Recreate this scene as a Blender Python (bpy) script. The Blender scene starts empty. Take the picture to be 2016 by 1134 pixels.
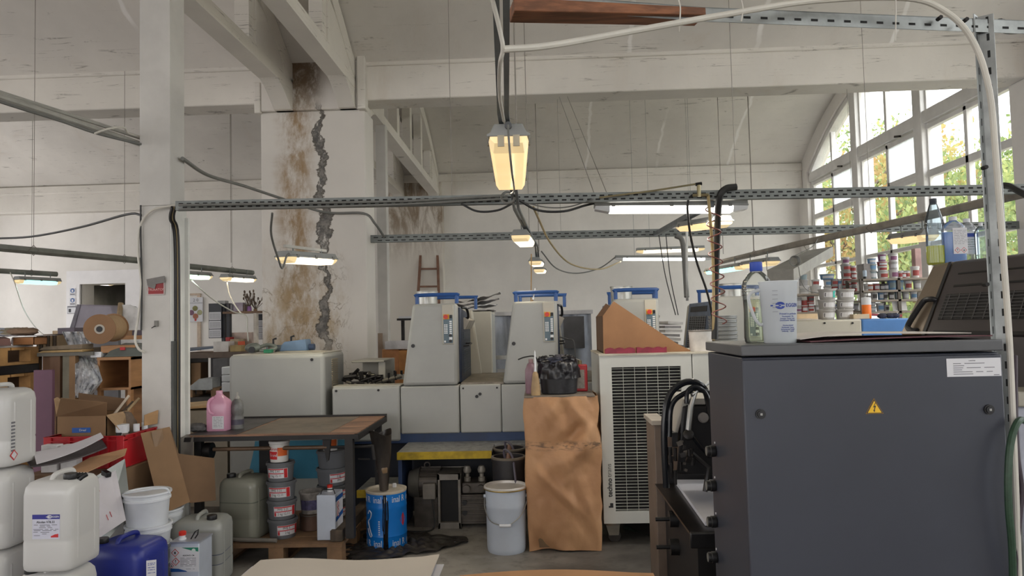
import bpy, bmesh, math, random
from mathutils import Vector as V, Matrix, Euler, noise as NZ
PI = math.pi
SC = bpy.context.scene
COL = SC.collection

# ---------------------------------------------------------------- camera
F, CX, CY = 1440.0, 1008.0, 567.0
EYE = V((0.0, 0.0, 1.6))
_Y = V((52.0, -67.0, -1440.0)).normalized()          # the hall's long axis as the camera sees it
_ro = 0.024
_X = V((math.cos(_ro), math.sin(_ro), 0.0))
_X = (_X - _Y * _X.dot(_Y)).normalized()
_Z = _X.cross(_Y)
cam_d = bpy.data.cameras.new('camera')
cam = bpy.data.objects.new('camera', cam_d)
COL.objects.link(cam)
cam.matrix_world = Matrix(((_X[0], _X[1], _X[2], EYE.x), (_Y[0], _Y[1], _Y[2], EYE.y), (_Z[0], _Z[1], _Z[2], EYE.z), (0, 0, 0, 1)))
cam_d.sensor_width = 36.0
cam_d.lens = F / 2016.0 * 36.0
cam_d.clip_start = 0.05
cam_d.clip_end = 300
SC.camera = cam
SC.view_settings.view_transform = 'Standard'
SC.view_settings.look = 'None'
SC.view_settings.gamma = 1.0
SC.view_settings.use_curve_mapping = False
SC.view_settings.exposure = 0.0

def ray(px, py):
    c = V((px - CX, -(py - CY), -F))
    return V((c.dot(_X), c.dot(_Y), c.dot(_Z)))
def P(px, py, d):                                    # point of the place seen at px,py and d metres down the hall
    r = ray(px, py); return EYE + r * (d / r.y)
def PZ(px, py, z):
    r = ray(px, py); return EYE + r * ((z - EYE.z) / r.z)
def PX(px, py, x):
    r = ray(px, py); return EYE + r * (x / r.x)

# ---------------------------------------------------------------- world: overcast daylight
SKY = 6.6
w = bpy.data.worlds.new('overcast_sky'); SC.world = w; w.use_nodes = True
wn = w.node_tree.nodes; wl = w.node_tree.links
wn['Background'].inputs[1].default_value = SKY
tc = wn.new('ShaderNodeTexCoord'); sx = wn.new('ShaderNodeSeparateXYZ'); cr = wn.new('ShaderNodeValToRGB')
wl.new(tc.outputs['Generated'], sx.inputs[0]); wl.new(sx.outputs['Z'], cr.inputs[0]); wl.new(cr.outputs[0], wn['Background'].inputs[0])
cr.color_ramp.elements[0].position = 0.0; cr.color_ramp.elements[0].color = (0.56, 0.55, 0.55, 1)
cr.color_ramp.elements[1].position = 0.6; cr.color_ramp.elements[1].color = (0.985, 0.98, 1.0, 1)

def portal(name, loc, rot, sx_, sy_):                # guides daylight sampling through a wall opening
    l = bpy.data.lights.new(name, 'AREA'); l.shape = 'RECTANGLE'; l.size = sx_; l.size_y = sy_
    l.cycles.is_portal = True
    o = bpy.data.objects.new(name, l); COL.objects.link(o); o.location = loc; o.rotation_euler = rot
XR, D1, D2, D0, XL = 5.36, 8.0, 15.0, 1.0, -12.0
for i, yc in enumerate((11.45, 4.45, -2.55)):
    portal('window_daylight', (XR + 0.62, yc, 3.2), (0, PI / 2, 0), 4.6, 6.4)
for yc, wy in ((12.4, 3.6), (4.3, 5.2), (-2.7, 5.2)): portal('window_daylight', (XL - 0.35, yc, 2.6), (0, -PI / 2, 0), 2.8, wy)  # left wall openings are unseen, added to brighten the left side
portal('window_daylight', (-3.0, -6.4, 2.6), (PI / 2, 0, 0), 12.0, 2.6)  # opening behind the viewer, added for its daylight

# ---------------------------------------------------------------- materials
def lin(c):
    return tuple(((v / 255.0) / 12.92 if v / 255.0 <= 0.04045 else ((v / 255.0 + 0.055) / 1.055) ** 2.4) for v in c)
class NT:
    def __init__(s, name):
        s.m = bpy.data.materials.new(name); s.m.use_nodes = True
        s.n = s.m.node_tree.nodes; s.l = s.m.node_tree.links
        s.b = s.n['Principled BSDF']; s._tc = None
    def put(s, sock, v):
        if isinstance(v, bpy.types.NodeSocket): s.l.new(v, sock)
        elif isinstance(v, tuple) and len(v) == 3 and sock.type == 'RGBA': sock.default_value = (*v, 1)
        else: sock.default_value = v
    def co(s, kind='Object', scale=None):
        if not s._tc: s._tc = s.n.new('ShaderNodeTexCoord')
        o = s._tc.outputs[kind]
        if scale:
            mp = s.n.new('ShaderNodeMapping'); mp.inputs['Scale'].default_value = scale; s.l.new(o, mp.inputs[0]); o = mp.outputs[0]
        return o
    def noise(s, scale, detail=4, co=None, rough=0.55, dist=0.0, col=False):
        t = s.n.new('ShaderNodeTexNoise'); t.inputs['Scale'].default_value = scale; t.inputs['Detail'].default_value = detail
        t.inputs['Roughness'].default_value = rough; t.inputs['Distortion'].default_value = dist
        s.l.new(co or s.co(), t.inputs['Vector']); return t.outputs['Color' if col else 'Fac']
    def math(s, op, a, b=0.0, c=None, clamp=False):
        t = s.n.new('ShaderNodeMath'); t.operation = op; t.use_clamp = clamp
        s.put(t.inputs[0], a); s.put(t.inputs[1], b)
        if c is not None: s.put(t.inputs[2], c)
        return t.outputs[0]
    def step(s, v, a, b):                             # smooth 0..1 between a and b
        t = s.n.new('ShaderNodeMapRange'); t.interpolation_type = 'SMOOTHSTEP'
        s.put(t.inputs[0], v); t.inputs[1].default_value = a; t.inputs[2].default_value = b; return t.outputs[0]
    def mix(s, f, a, b, mode='MIX'):
        t = s.n.new('ShaderNodeMix'); t.data_type = 'RGBA'; t.blend_type = mode
        s.put(t.inputs[0], f); s.put(t.inputs[6], a); s.put(t.inputs[7], b); return t.outputs[2]
    def xyz(s, co=None):
        t = s.n.new('ShaderNodeSeparateXYZ'); s.l.new(co or s.co(), t.inputs[0]); return t.outputs
    def bump(s, h, strength=0.3, dist=0.02):
        t = s.n.new('ShaderNodeBump'); t.inputs['Strength'].default_value = strength; t.inputs['Distance'].default_value = dist
        s.l.new(h, t.inputs['Height']); s.l.new(t.outputs[0], s.b.inputs['Normal'])
    def set(s, **k):
        for a, v in k.items(): s.put(s.b.inputs[a.replace('_', ' ')], v)
        return s.m
_mc = {}
def M(name, rgb, rough=0.5, metal=0.0, var=0.10, scale=6.0, bump=0.0, grime=0.0, grime_rgb=(40, 34, 28), stretch=None, **kw):
    if name in _mc: return _mc[name]
    t = NT(name); c = lin(rgb)
    co = t.co('Object', stretch) if stretch else t.co()
    n = t.noise(scale, 5, co)
    dark = tuple(v * (1 - 2.2 * var) for v in c); lite = tuple(min(1, v * (1 + 1.6 * var)) for v in c)
    col = t.mix(t.step(n, 0.3, 0.7), dark, lite)
    if grime:
        g = t.noise(scale * 0.55, 7, None, 0.68, 0.6)
        col = t.mix(t.math('MULTIPLY', t.step(g, 0.50, 0.72), grime), col, lin(grime_rgb))
    t.set(Base_Color=col, Roughness=rough, Metallic=metal)
    if kw: t.set(**kw)
    if bump: t.bump(t.noise(scale * 4, 5, co), bump, 0.01)
    _mc[name] = t.m
    return t.m
def glow(name, rgb, power):
    t = NT(name); t.set(Base_Color=lin(rgb), Emission_Color=lin(rgb), Emission_Strength=power, Roughness=0.3); _mc[name] = t.m; return t.m

# ---------------------------------------------------------------- mesh builder (all coordinates are places in the hall)
class B:
    def __init__(s): s.v = []; s.f = []
    def add(s, vs, fs):
        o = len(s.v); s.v += [V(p) for p in vs]; s.f += [[i + o for i in f] for f in fs]; return s
    def box(s, x0, x1, y0, y1, z0, z1):
        vs = [(x, y, z) for z in (z0, z1) for y in (y0, y1) for x in (x0, x1)]
        return s.add(vs, [(0, 2, 3, 1), (4, 5, 7, 6), (0, 1, 5, 4), (2, 6, 7, 3), (0, 4, 6, 2), (1, 3, 7, 5)])
    def obox(s, c, size, rot=(0, 0, 0)):
        m = Euler(rot).to_matrix(); h = [q / 2 for q in size]; c = V(c)
        vs = [c + m @ V((x * h[0], y * h[1], z * h[2])) for z in (-1, 1) for y in (-1, 1) for x in (-1, 1)]
        return s.add(vs, [(0, 2, 3, 1), (4, 5, 7, 6), (0, 1, 5, 4), (2, 6, 7, 3), (0, 4, 6, 2), (1, 3, 7, 5)])
    def hexa(s, lo, hi):                              # four lower corners and four upper corners, same winding
        return s.add(list(lo) + list(hi), [(3, 2, 1, 0), (4, 5, 6, 7), (0, 1, 5, 4), (1, 2, 6, 5), (2, 3, 7, 6), (3, 0, 4, 7)])
    def prism(s, pts, ax, a, b):
        mk = {'x': lambda p, q: (q, p[0], p[1]), 'y': lambda p, q: (p[0], q, p[1]), 'z': lambda p, q: (p[0], p[1], q)}[ax]
        n = len(pts); vs = [mk(p, a) for p in pts] + [mk(p, b) for p in pts]
        fs = [list(range(n))[::-1], list(range(n, 2 * n))] + [(i, (i + 1) % n, n + (i + 1) % n, n + i) for i in range(n)]
        return s.add(vs, fs)
    def cyl(s, p0, p1, r0, r1=None, n=16, caps=True):
        p0, p1 = V(p0), V(p1); r1 = r0 if r1 is None else r1
        d = (p1 - p0).normalized(); a = d.orthogonal().normalized(); b = d.cross(a)
        vs = []
        for p, r in ((p0, r0), (p1, r1)):
            vs += [p + (a * math.cos(2 * PI * i / n) + b * math.sin(2 * PI * i / n)) * r for i in range(n)]
        fs = [(i, (i + 1) % n, n + (i + 1) % n, n + i) for i in range(n)]
        if caps: fs += [list(range(n))[::-1], list(range(n, 2 * n))]
        return s.add(vs, fs)
    def tube(s, pts, r, n=8, closed=False):
        pts = [V(p) for p in pts]; m = len(pts); vs = []; a = None
        for i, p in enumerate(pts):
            if closed: d = pts[(i + 1) % m] - pts[i - 1]
            else: d = pts[min(i + 1, m - 1)] - pts[max(i - 1, 0)]
            if d.length < 1e-9: d = V((0, 0, 1))
            d.normalize()
            if a is None: a = d.orthogonal().normalized()
            else:
                a = a - d * a.dot(d)
                a = a.normalized() if a.length > 1e-6 else d.orthogonal().normalized()
            b = d.cross(a); rr = r[i] if isinstance(r, (list, tuple)) else r
            vs += [p + (a * math.cos(2 * PI * k / n) + b * math.sin(2 * PI * k / n)) * rr for k in range(n)]
        fs = []
        for i in range(m if closed else m - 1):
            j = (i + 1) % m
            fs += [(i * n + k, i * n + (k + 1) % n, j * n + (k + 1) % n, j * n + k) for k in range(n)]
        if not closed: fs += [list(range(n))[::-1], list(range((m - 1) * n, m * n))]
        return s.add(vs, fs)
    def lathe(s, prof, c=(0, 0, 0), n=28, sx=1.0, sy=1.0, rot=None, caps=True):
        c = V(c); vs = []; m = len(prof)
        mt = rot.to_matrix() if rot else Matrix.Identity(3)
        for r, z in prof:
            vs += [c + mt @ V((r * sx * math.cos(2 * PI * k / n), r * sy * math.sin(2 * PI * k / n), z)) for k in range(n)]
        fs = [(i * n + k, i * n + (k + 1) % n, (i + 1) * n + (k + 1) % n, (i + 1) * n + k) for i in range(m - 1) for k in range(n)]
        if caps and prof[0][0] > 1e-5: fs.append(list(range(n))[::-1])
        if caps and prof[-1][0] > 1e-5: fs.append(list(range((m - 1) * n, m * n)))
        return s.add(vs, fs)
    def ball(s, c, r, n=14, m=9, wob=0.0, rng=None):
        r = (r, r, r) if not isinstance(r, (tuple, list)) else r
        vs = []; c = V(c)
        for i in range(m + 1):
            t = PI * i / m
            for k in range(n):
                q = 1 + (rng.uniform(-wob, wob) if wob and 0 < i < m else 0)
                vs.append(c + V((r[0] * math.sin(t) * math.cos(2 * PI * k / n) * q, r[1] * math.sin(t) * math.sin(2 * PI * k / n) * q, r[2] * math.cos(t) * q)))
        return s.add(vs, [(i * n + k, (i + 1) * n + k, (i + 1) * n + (k + 1) % n, i * n + (k + 1) % n) for i in range(m) for k in range(n)])
    def sheet(s, fn, nu, nv, th=0.0):                 # surface fn(u,v) with real thickness th
        pt = [[V(fn(i / nu, j / nv)) for j in range(nv + 1)] for i in range(nu + 1)]
        vs = [p for r_ in pt for p in r_]; q = nv + 1
        fs = [(i * q + j, (i + 1) * q + j, (i + 1) * q + j + 1, i * q + j + 1) for i in range(nu) for j in range(nv)]
        if not th: return s.add(vs, fs)
        nn = []
        for i in range(nu + 1):
            for j in range(nv + 1):
                du = pt[min(i + 1, nu)][j] - pt[max(i - 1, 0)][j]; dv = pt[i][min(j + 1, nv)] - pt[i][max(j - 1, 0)]
                g = du.cross(dv); nn.append(g.normalized() if g.length > 1e-12 else V((0, 0, 1)))
        k = len(vs); vs = vs + [p - g * th for p, g in zip(vs, nn)]
        fs = fs + [tuple(k + a for a in reversed(f)) for f in fs]
        e = [(i * q, (i + 1) * q) for i in range(nu)] + [((i + 1) * q + nv, i * q + nv) for i in range(nu)]
        e += [(j + 1, j) for j in range(nv)] + [(nu * q + j, nu * q + j + 1) for j in range(nv)]
        fs += [(b_, a_, a_ + k, b_ + k) for a_, b_ in e]
        return s.add(vs, fs)
    def xf(s, mat, start=0):
        for i in range(start, len(s.v)): s.v[i] = mat @ s.v[i]
        return s
    def build(s, name, mat, parent=None, bevel=0.0, smooth=35, seg=2, sub=0):
        me = bpy.data.meshes.new(name); o = bpy.data.objects.new(name, me); COL.objects.link(o)
        if parent is not None:
            inv = wm(parent).inverted(); vs = [inv @ p for p in s.v]; o.parent = parent
        else:
            xs = [p.x for p in s.v]; ys = [p.y for p in s.v]; zs = [p.z for p in s.v]
            c = V(((min(xs) + max(xs)) / 2, (min(ys) + max(ys)) / 2, min(zs))); o.location = c; vs = [p - c for p in s.v]
        me.from_pydata([tuple(p) for p in vs], [], s.f)
        bm = bmesh.new(); bm.from_mesh(me); bmesh.ops.remove_doubles(bm, verts=bm.verts, dist=1e-6)
        bmesh.ops.recalc_face_normals(bm, faces=bm.faces); bm.to_mesh(me); bm.free()
        me.materials.append(mat)
        if smooth:
            me.polygons.foreach_set('use_smooth', [True] * len(me.polygons)); me.set_sharp_from_angle(angle=math.radians(smooth))
        if sub:
            md = o.modifiers.new('sub', 'SUBSURF'); md.levels = sub; md.render_levels = sub
        if bevel:
            md = o.modifiers.new('edge', 'BEVEL'); md.width = bevel; md.segments = seg; md.limit_method = 'ANGLE'; md.angle_limit = math.radians(40)
        return o
def wm(o):
    m = Matrix.LocRotScale(o.location, o.rotation_euler, o.scale)
    return (wm(o.parent) @ m) if o.parent else m
def tag(o, label, cat, group=None, kind=None):
    o['label'] = label; o['category'] = cat
    if group: o['group'] = group
    if kind: o['kind'] = kind
    return o
def thing(name, label, cat, loc=(0, 0, 0), rz=0.0, group=None):
    o = bpy.data.objects.new(name, None); COL.objects.link(o); o.empty_display_size = 0.1
    o.location = loc; o.rotation_euler = (0, 0, rz)
    return tag(o, label, cat, group)
def nz(x, y, z=0.0): return NZ.noise(V((x, y, z)))
def struct(o): o['kind'] = 'structure'; return o
def kids(o): return list(o.children)
def dup(root, loc, rz=None, label=None, group=None, scale=None):
    def rec(o, par):
        c = o.copy(); COL.objects.link(c); c.parent = par
        for ch in list(o.children): rec(ch, c)
        return c
    r = rec(root, None); r.location = loc
    if rz is not None: r.rotation_euler = (0, 0, rz)
    if label: r['label'] = label
    if group: r['group'] = group
    if scale: r.scale = scale if isinstance(scale, tuple) else (scale,) * 3
    return r
def place(root, loc, rz=None, rot=None):
    root.location = loc
    if rz is not None: root.rotation_euler = (0, 0, rz)
    if rot is not None: root.rotation_euler = rot
    return root
def spl(pts, n=8):                                    # smooth curve through points
    pts = [V(p) for p in pts]; q = [pts[0] * 2 - pts[1]] + pts + [pts[-1] * 2 - pts[-2]]; out = []
    for i in range(1, len(q) - 2):
        a, b, c, d = q[i - 1:i + 3]
        for k in range(n):
            t = k / n
            out.append(0.5 * ((2 * b) + (c - a) * t + (2 * a - 5 * b + 4 * c - d) * t * t + (3 * b - a - 3 * c + d) * t ** 3))
    return out + [pts[-1]]
def text(name, body, size, mat, parent, loc, rot, depth=0.0004, align='CENTER', sx=1.0, bold=0.0):   # lettering as a thin mesh; loc/rot in the hall
    cu = bpy.data.curves.new(name, 'FONT'); cu.body = body; cu.size = size; cu.extrude = depth; cu.align_x = align; cu.align_y = 'CENTER'; cu.offset = bold
    cu.resolution_u = 3
    to = bpy.data.objects.new(name, cu); COL.objects.link(to)
    bpy.context.view_layer.update()
    me = bpy.data.meshes.new_from_object(to.evaluated_get(bpy.context.evaluated_depsgraph_get()))
    bpy.data.objects.remove(to)
    mt = Matrix.LocRotScale(V(loc), Euler(rot), V((sx, 1, 1)))
    me.transform((wm(parent).inverted() if parent else Matrix.Identity(4)) @ mt)
    me.materials.clear(); me.materials.append(mat); me.name = name
    o = bpy.data.objects.new(name, me); COL.objects.link(o); o.parent = parent
    return o
ORD = ['first', 'second', 'third', 'fourth', 'fifth', 'sixth', 'seventh', 'eighth', 'ninth', 'tenth', 'eleventh', 'twelfth', 'thirteenth', 'fourteenth', 'fifteenth', 'sixteenth']
FRONT = (PI / 2, 0, 0)                                # lettering that faces down the hall to the viewer

# ================================================================ the hall itself
def plaster(name, rgb, stain=0.5, lines=True, seams=False):
    t = NT(name); c = lin(rgb); co = t.co()
    big = t.noise(0.55, 6, co, 0.6); fine = t.noise(7, 6, co, 0.6)
    col = t.mix(t.step(big, 0.3, 0.72), tuple(v * 0.86 for v in c), tuple(min(1, v * 1.05) for v in c))
    st = t.noise(0.9, 8, t.co('Object', (1, 1, 0.35)), 0.7, 1.0)
    col = t.mix(t.math('MULTIPLY', t.step(st, 0.55, 0.78), stain), col, tuple(a * b for a, b in zip(c, (0.78, 0.70, 0.62))))
    if lines:                                          # board marks and flaking left by the formwork
        ln = t.noise(6.0, 3, t.co('Object', (0.08, 0.08, 2.2)), 0.5)
        ch = t.noise(5.0, 8, t.co('Object', (0.6, 0.6, 1.6)), 0.75)
        crack = t.math('MULTIPLY', t.step(t.math('ABSOLUTE', t.math('SUBTRACT', ln, 0.5)), 0.011, 0.0), t.step(ch, 0.50, 0.60))
        col = t.mix(t.math('MULTIPLY', crack, 0.6), col, lin((96, 88, 80)))
        sp = t.noise(15, 6, t.co('Object', (0.8, 0.8, 2.0)), 0.72)
        spk = t.math('MULTIPLY', t.step(sp, 0.67, 0.73), t.step(t.noise(0.8, 3, co), 0.50, 0.62))
        col = t.mix(t.math('MULTIPLY', spk, 0.75), col, lin((60, 54, 48)))
    if seams:                                          # filled cracks running up the vault
        g = t.n.new('ShaderNodeNewGeometry'); px_, py_, pz_ = t.xyz(g.outputs['Position'])
        wb = t.math('MULTIPLY', t.math('SUBTRACT', t.noise(1.6, 4, g.outputs['Position']), 0.5), 0.16)
        br = t.step(t.noise(0.8, 2, g.outputs['Position']), 0.36, 0.5)
        for sx_ in (1.05, 2.45, 3.9, -4.2):
            dx = t.math('ABSOLUTE', t.math('SUBTRACT', t.math('ADD', px_, wb), sx_))
            col = t.mix(t.math('MULTIPLY', t.math('MULTIPLY', t.step(dx, 0.035, 0.012), br), 0.8), col, lin((246, 243, 240)))
    t.set(Base_Color=col, Roughness=0.85)
    t.bump(fine, 0.25, 0.015); _mc[name] = t.m
    return t.m
PLC = plaster('whitewashed_vault', (222, 217, 210), 0.4, True, True)
PLW = plaster('white_wall_paint', (232, 228, 222), 0.25, False)
PLB = plaster('whitewashed_beam', (224, 219, 211), 0.4)

def concrete():
    t = NT('worn_concrete'); co = t.co()
    a = t.noise(0.9, 7, co, 0.62, 0.4); b = t.noise(9, 7, co, 0.65); d = t.noise(0.35, 5, co, 0.6)
    col = t.mix(t.step(a, 0.32, 0.7), lin((84, 80, 76)), lin((158, 153, 146)))
    col = t.mix(t.math('MULTIPLY', t.step(b, 0.5, 0.72), 0.5), col, lin((78, 74, 70)))
    col = t.mix(t.math('MULTIPLY', t.step(d, 0.52, 0.66), 0.6), col, lin((52, 49, 46)))
    t.set(Base_Color=col, Roughness=t.math('MULTIPLY_ADD', b, 0.3, 0.45))
    t.bump(b, 0.12, 0.01); return t.m
FY0 = -6.0
struct(B().box(XL - 0.4, XR + 0.4, FY0 - 0.4, D2 + 4.0, -0.2, 0.0).build('floor', concrete()))

def vz(y):                                             # height of the barrel vaults, springing from the cross beams
    k = math.floor((y - D0) / 7.0); c = D0 + 7.0 * k + 3.5
    return 5.72 - 0.098 * (y - c) ** 2
vb = B()
for y0 in (FY0, D0, D1):
    vb.sheet(lambda u, v: (XL - 0.3 + (XR + 0.6 - XL) * v, y0 + 7.0 * u, min(vz(y0 + 0.001 + 6.998 * u), 9)), 36, 6, 0.18)
struct(vb.build('ceiling', PLC, smooth=60))

# cross beams (one behind the viewer, one by the big column, one along the far wall)
for i, (yb, dep) in enumerate(((D0, 0.36), (D1 + 0.18, 0.36), (D2 - 0.12, 0.26), (FY0 + 0.1, 0.26))):
    b = B()
    b.box(XL, XR, yb - dep / 2, yb + dep / 2, 4.12, 4.58)
    b.box(XL, XR, yb - dep / 2 - 0.03, yb + dep / 2 + 0.02, 4.50, 4.66)
    struct(b.build('ceiling_beam', PLB, bevel=0.015))

# far wall with its low doorway
dxl, dxr, dzt = P(159, 700, D2).x, P(249, 700, D2).x, 2.62
b = B(); b.box(XL, dxl, D2, D2 + 0.45, 0, 4.6).box(dxr, XR + 0.45, D2, D2 + 0.45, 0, 4.6).box(dxl, dxr, D2, D2 + 0.45, dzt, 4.6)
struct(b.build('wall_far', PLW))
sxl, sxr = P(133, 700, D2).x, P(283, 700, D2).x
b = B(); b.box(sxl, dxl, D2 - 0.05, D2 + 0.02, 0, 2.9).box(dxr, sxr, D2 - 0.05, D2 + 0.02, 0, 2.9).box(dxl, dxr, D2 - 0.05, D2 + 0.02, dzt, 2.9)
struct(b.build('trim_1', M('bright_white_paint', (232, 230, 230), 0.7, var=0.03, scale=2)))
# the store room seen through the doorway
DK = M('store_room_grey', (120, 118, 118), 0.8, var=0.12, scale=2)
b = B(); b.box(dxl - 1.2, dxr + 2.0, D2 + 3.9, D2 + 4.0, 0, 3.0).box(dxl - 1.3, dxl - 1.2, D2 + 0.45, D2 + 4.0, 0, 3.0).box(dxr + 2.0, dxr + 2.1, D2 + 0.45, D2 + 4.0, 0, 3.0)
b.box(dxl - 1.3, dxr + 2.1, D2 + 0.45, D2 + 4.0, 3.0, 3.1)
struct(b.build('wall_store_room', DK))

b = B(); b.box(XL - 0.3, XL, FY0 - 0.3, D2 + 0.4, 0, 1.2).box(XL - 0.3, XL, FY0 - 0.3, D2 + 0.4, 4.0, 6.2)
for ya, yb in ((FY0 - 0.3, -5.2), (-0.2, 1.8), (6.8, 10.6), (14.2, D2 + 0.4)): b.box(XL - 0.3, XL, ya, yb, 1.2, 4.0)  # piers between unseen window openings added for light from the left
struct(b.build('wall_left', PLW))

# wall behind the viewer, with an unseen band of windows added for daylight
b = B(); b.box(XL - 0.3, XR + 0.4, FY0 - 0.4, FY0, 0, 1.3).box(XL - 0.3, XR + 0.4, FY0 - 0.4, FY0, 3.9, 6.2)
b.box(XL - 0.3, -9.0, FY0 - 0.4, FY0, 1.3, 3.9).box(3.0, XR + 0.4, FY0 - 0.4, FY0, 1.3, 3.9)
for x in (-6.0, -3.0, 0.0): b.box(x - 0.2, x + 0.2, FY0 - 0.4, FY0, 1.3, 3.9)
struct(b.build('wall_near', PLW))

# right wall: each vault bay ends in a wide arched window
def az(y, yc): return 5.50 - 0.118 * (y - yc) ** 2     # window arch
SILL = 1.05
wr = B()
for k, y0 in enumerate((FY0, D0, D1)):
    yc = y0 + 3.5; wa, wb = yc - 3.07, yc + 3.07
    if k == 2: wb = 14.52; wa = 8.32
    x0, x1 = XR, XR + 0.30
    wr.box(x0, x1, y0, y0 + 7.0, -0.2, SILL)
    wr.box(x0, x1, y0, wa, SILL, 5.2).box(x0, x1, wb, y0 + 7.0, SILL, 5.2)
    n = 24
    for i in range(n):
        ya = wa + (wb - wa) * i / n; yb = wa + (wb - wa) * (i + 1) / n
        wr.hexa([(x0, ya, az(ya, yc)), (x1, ya, az(ya, yc)), (x1, yb, az(yb, yc)), (x0, yb, az(yb, yc))],
                [(x0, ya, 6.1), (x1, ya, 6.1), (x1, yb, 6.1), (x0, yb, 6.1)])
struct(wr.build('wall_right', PLW))

WP = M('window_white_paint', (226, 224, 221), 0.5, var=0.04, scale=3, grime=0.12)
def gmat(name, rough, tint, alpha):
    t = NT(name)
    tr = t.n.new('ShaderNodeBsdfTransparent'); gl = t.n.new('ShaderNodeBsdfGlossy'); mx = t.n.new('ShaderNodeMixShader')
    tr.inputs[0].default_value = (*tint, 1); gl.inputs['Roughness'].default_value = 0.03; mx.inputs[0].default_value = 0.05
    t.l.new(tr.outputs[0], mx.inputs[1]); t.l.new(gl.outputs[0], mx.inputs[2])
    t.l.new(mx.outputs[0], t.n['Material Output'].inputs[0]); return t.m
GLS = gmat('window_glass', 0.02, (0.96, 0.975, 0.97), 1)
def frosted():
    t = NT('frosted_glass')
    tr = t.n.new('ShaderNodeBsdfTransparent'); tl = t.n.new('ShaderNodeBsdfTranslucent'); mx = t.n.new('ShaderNodeMixShader')
    tr.inputs[0].default_value = (0.9, 0.92, 0.93, 1); tl.inputs[0].default_value = (0.75, 0.77, 0.8, 1)
    t.put(mx.inputs[0], t.math('MULTIPLY_ADD', t.step(t.noise(3, 4), 0.35, 0.65), 0.3, 0.62))
    t.l.new(tr.outputs[0], mx.inputs[1]); t.l.new(tl.outputs[0], mx.inputs[2]); t.l.new(mx.outputs[0], t.n['Material Output'].inputs[0]); return t.m
FRO = frosted()
def arch_window(idx, wa, wb, yc, posts):
    x = XR + 0.10
    root = struct(bpy.data.objects.new('window_%d' % idx, None)); COL.objects.link(root); root.location = (x, yc, SILL)
    top = lambda y: az(y, yc)
    e = [wa] + posts + [wb]
    fr = B()
    for p in posts:                                    # deep masonry posts between the lights
        fr.box(x - 0.08, x + 0.20, p - 0.11, p + 0.11, SILL, top(p) + 0.05)
    fr.box(x - 0.06, x + 0.12, wa, wb, 4.22, 4.40)     # main transom
    n = 30
    for i in range(n):                                 # arched head
        ya = wa + (wb - wa) * i / n; yb = wa + (wb - wa) * (i + 1) / n; t_ = 0.10
        fr.hexa([(x - 0.06, ya, top(ya) - t_), (x + 0.1, ya, top(ya) - t_), (x + 0.1, yb, top(yb) - t_), (x - 0.06, yb, top(yb) - t_)],
                [(x - 0.06, ya, top(ya)), (x + 0.1, ya, top(ya)), (x + 0.1, yb, top(yb)), (x - 0.06, yb, top(yb))])
    fr.box(x - 0.02, x + 0.06, wa, wa + 0.07, SILL, top(wa)).box(x - 0.02, x + 0.06, wb - 0.07, wb, SILL, top(wb))
    fr.box(x - 0.12, x + 0.3, wa, wb, SILL - 0.02, SILL + 0.06)
    fr.build('window_frame', WP, root, bevel=0.01)
    for i in range(len(e) - 1):
        a, c = e[i] + (0.11 if i else 0.07), e[i + 1] - (0.11 if i < len(e) - 2 else 0.07); mid = (a + c) / 2
        s = B()                                        # casement bars of this light
        for q in (a, c): s.box(x - 0.01, x + 0.05, q - 0.03, q + 0.03, SILL + 0.05, top(q) - 0.05)
        s.box(x - 0.02, x + 0.06, mid - 0.035, mid + 0.035, SILL + 0.05, top(mid) - 0.06)
        for z, hh in ((3.52, 0.05), (2.55, 0.03), (4.17, 0.03)): s.box(x - 0.02, x + 0.06, a, c, z - hh, z + hh)
        s.build('casement', WP, root, bevel=0.006)
        g = B(); g.box(x + 0.018, x + 0.024, a, c, SILL + 0.06, 4.2)
        gm = B(); m_ = 10
        for j in range(m_):
            ya, yb = a + (c - a) * j / m_, a + (c - a) * (j + 1) / m_
            g.hexa([(x + .018, ya, 4.38), (x + .024, ya, 4.38), (x + .024, yb, 4.38), (x + .018, yb, 4.38)],
                   [(x + .018, ya, max(top(ya) - .08, 4.4)), (x + .024, ya, max(top(ya) - .08, 4.4)), (x + .024, yb, max(top(yb) - .08, 4.4)), (x + .018, yb, max(top(yb) - .08, 4.4))])
        g.build('pane', GLS, root)
        if i >= 1:                                     # frosted vent sash in the upper half, nearer side
            B().box(x - 0.012, x - 0.004, a + 0.05, mid - 0.03, 3.58, 4.14).build('frosted_pane', FRO, root)
            h = B(); h.box(x - 0.03, x - 0.012, a + 0.02, a + 0.07, 3.55, 4.17).box(x - 0.03, x - 0.012, mid - 0.06, mid - 0.02, 3.55, 4.17)
            h.box(x - 0.03, x - 0.012, a + 0.02, mid - 0.02, 3.54, 3.60).box(x - 0.03, x - 0.012, a + 0.02, mid - 0.02, 4.12, 4.17)
            h.build('vent_sash', WP, root)
            B().obox((x - 0.07, (a + mid) / 2, 4.22), (0.03, 0.16, 0.03), (0.2, 0, 0)).build('vent_catch', M('dark_iron', (62, 58, 54), 0.5, 0.7), root)
arch_window(1, 8.32, 14.52, 11.5, [10.36, 12.42])
arch_window(2, 1.43, 7.57, 4.5, [3.45, 5.5])
arch_window(3, -5.57, 0.57, -2.5, [-3.5, -1.45])

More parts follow.
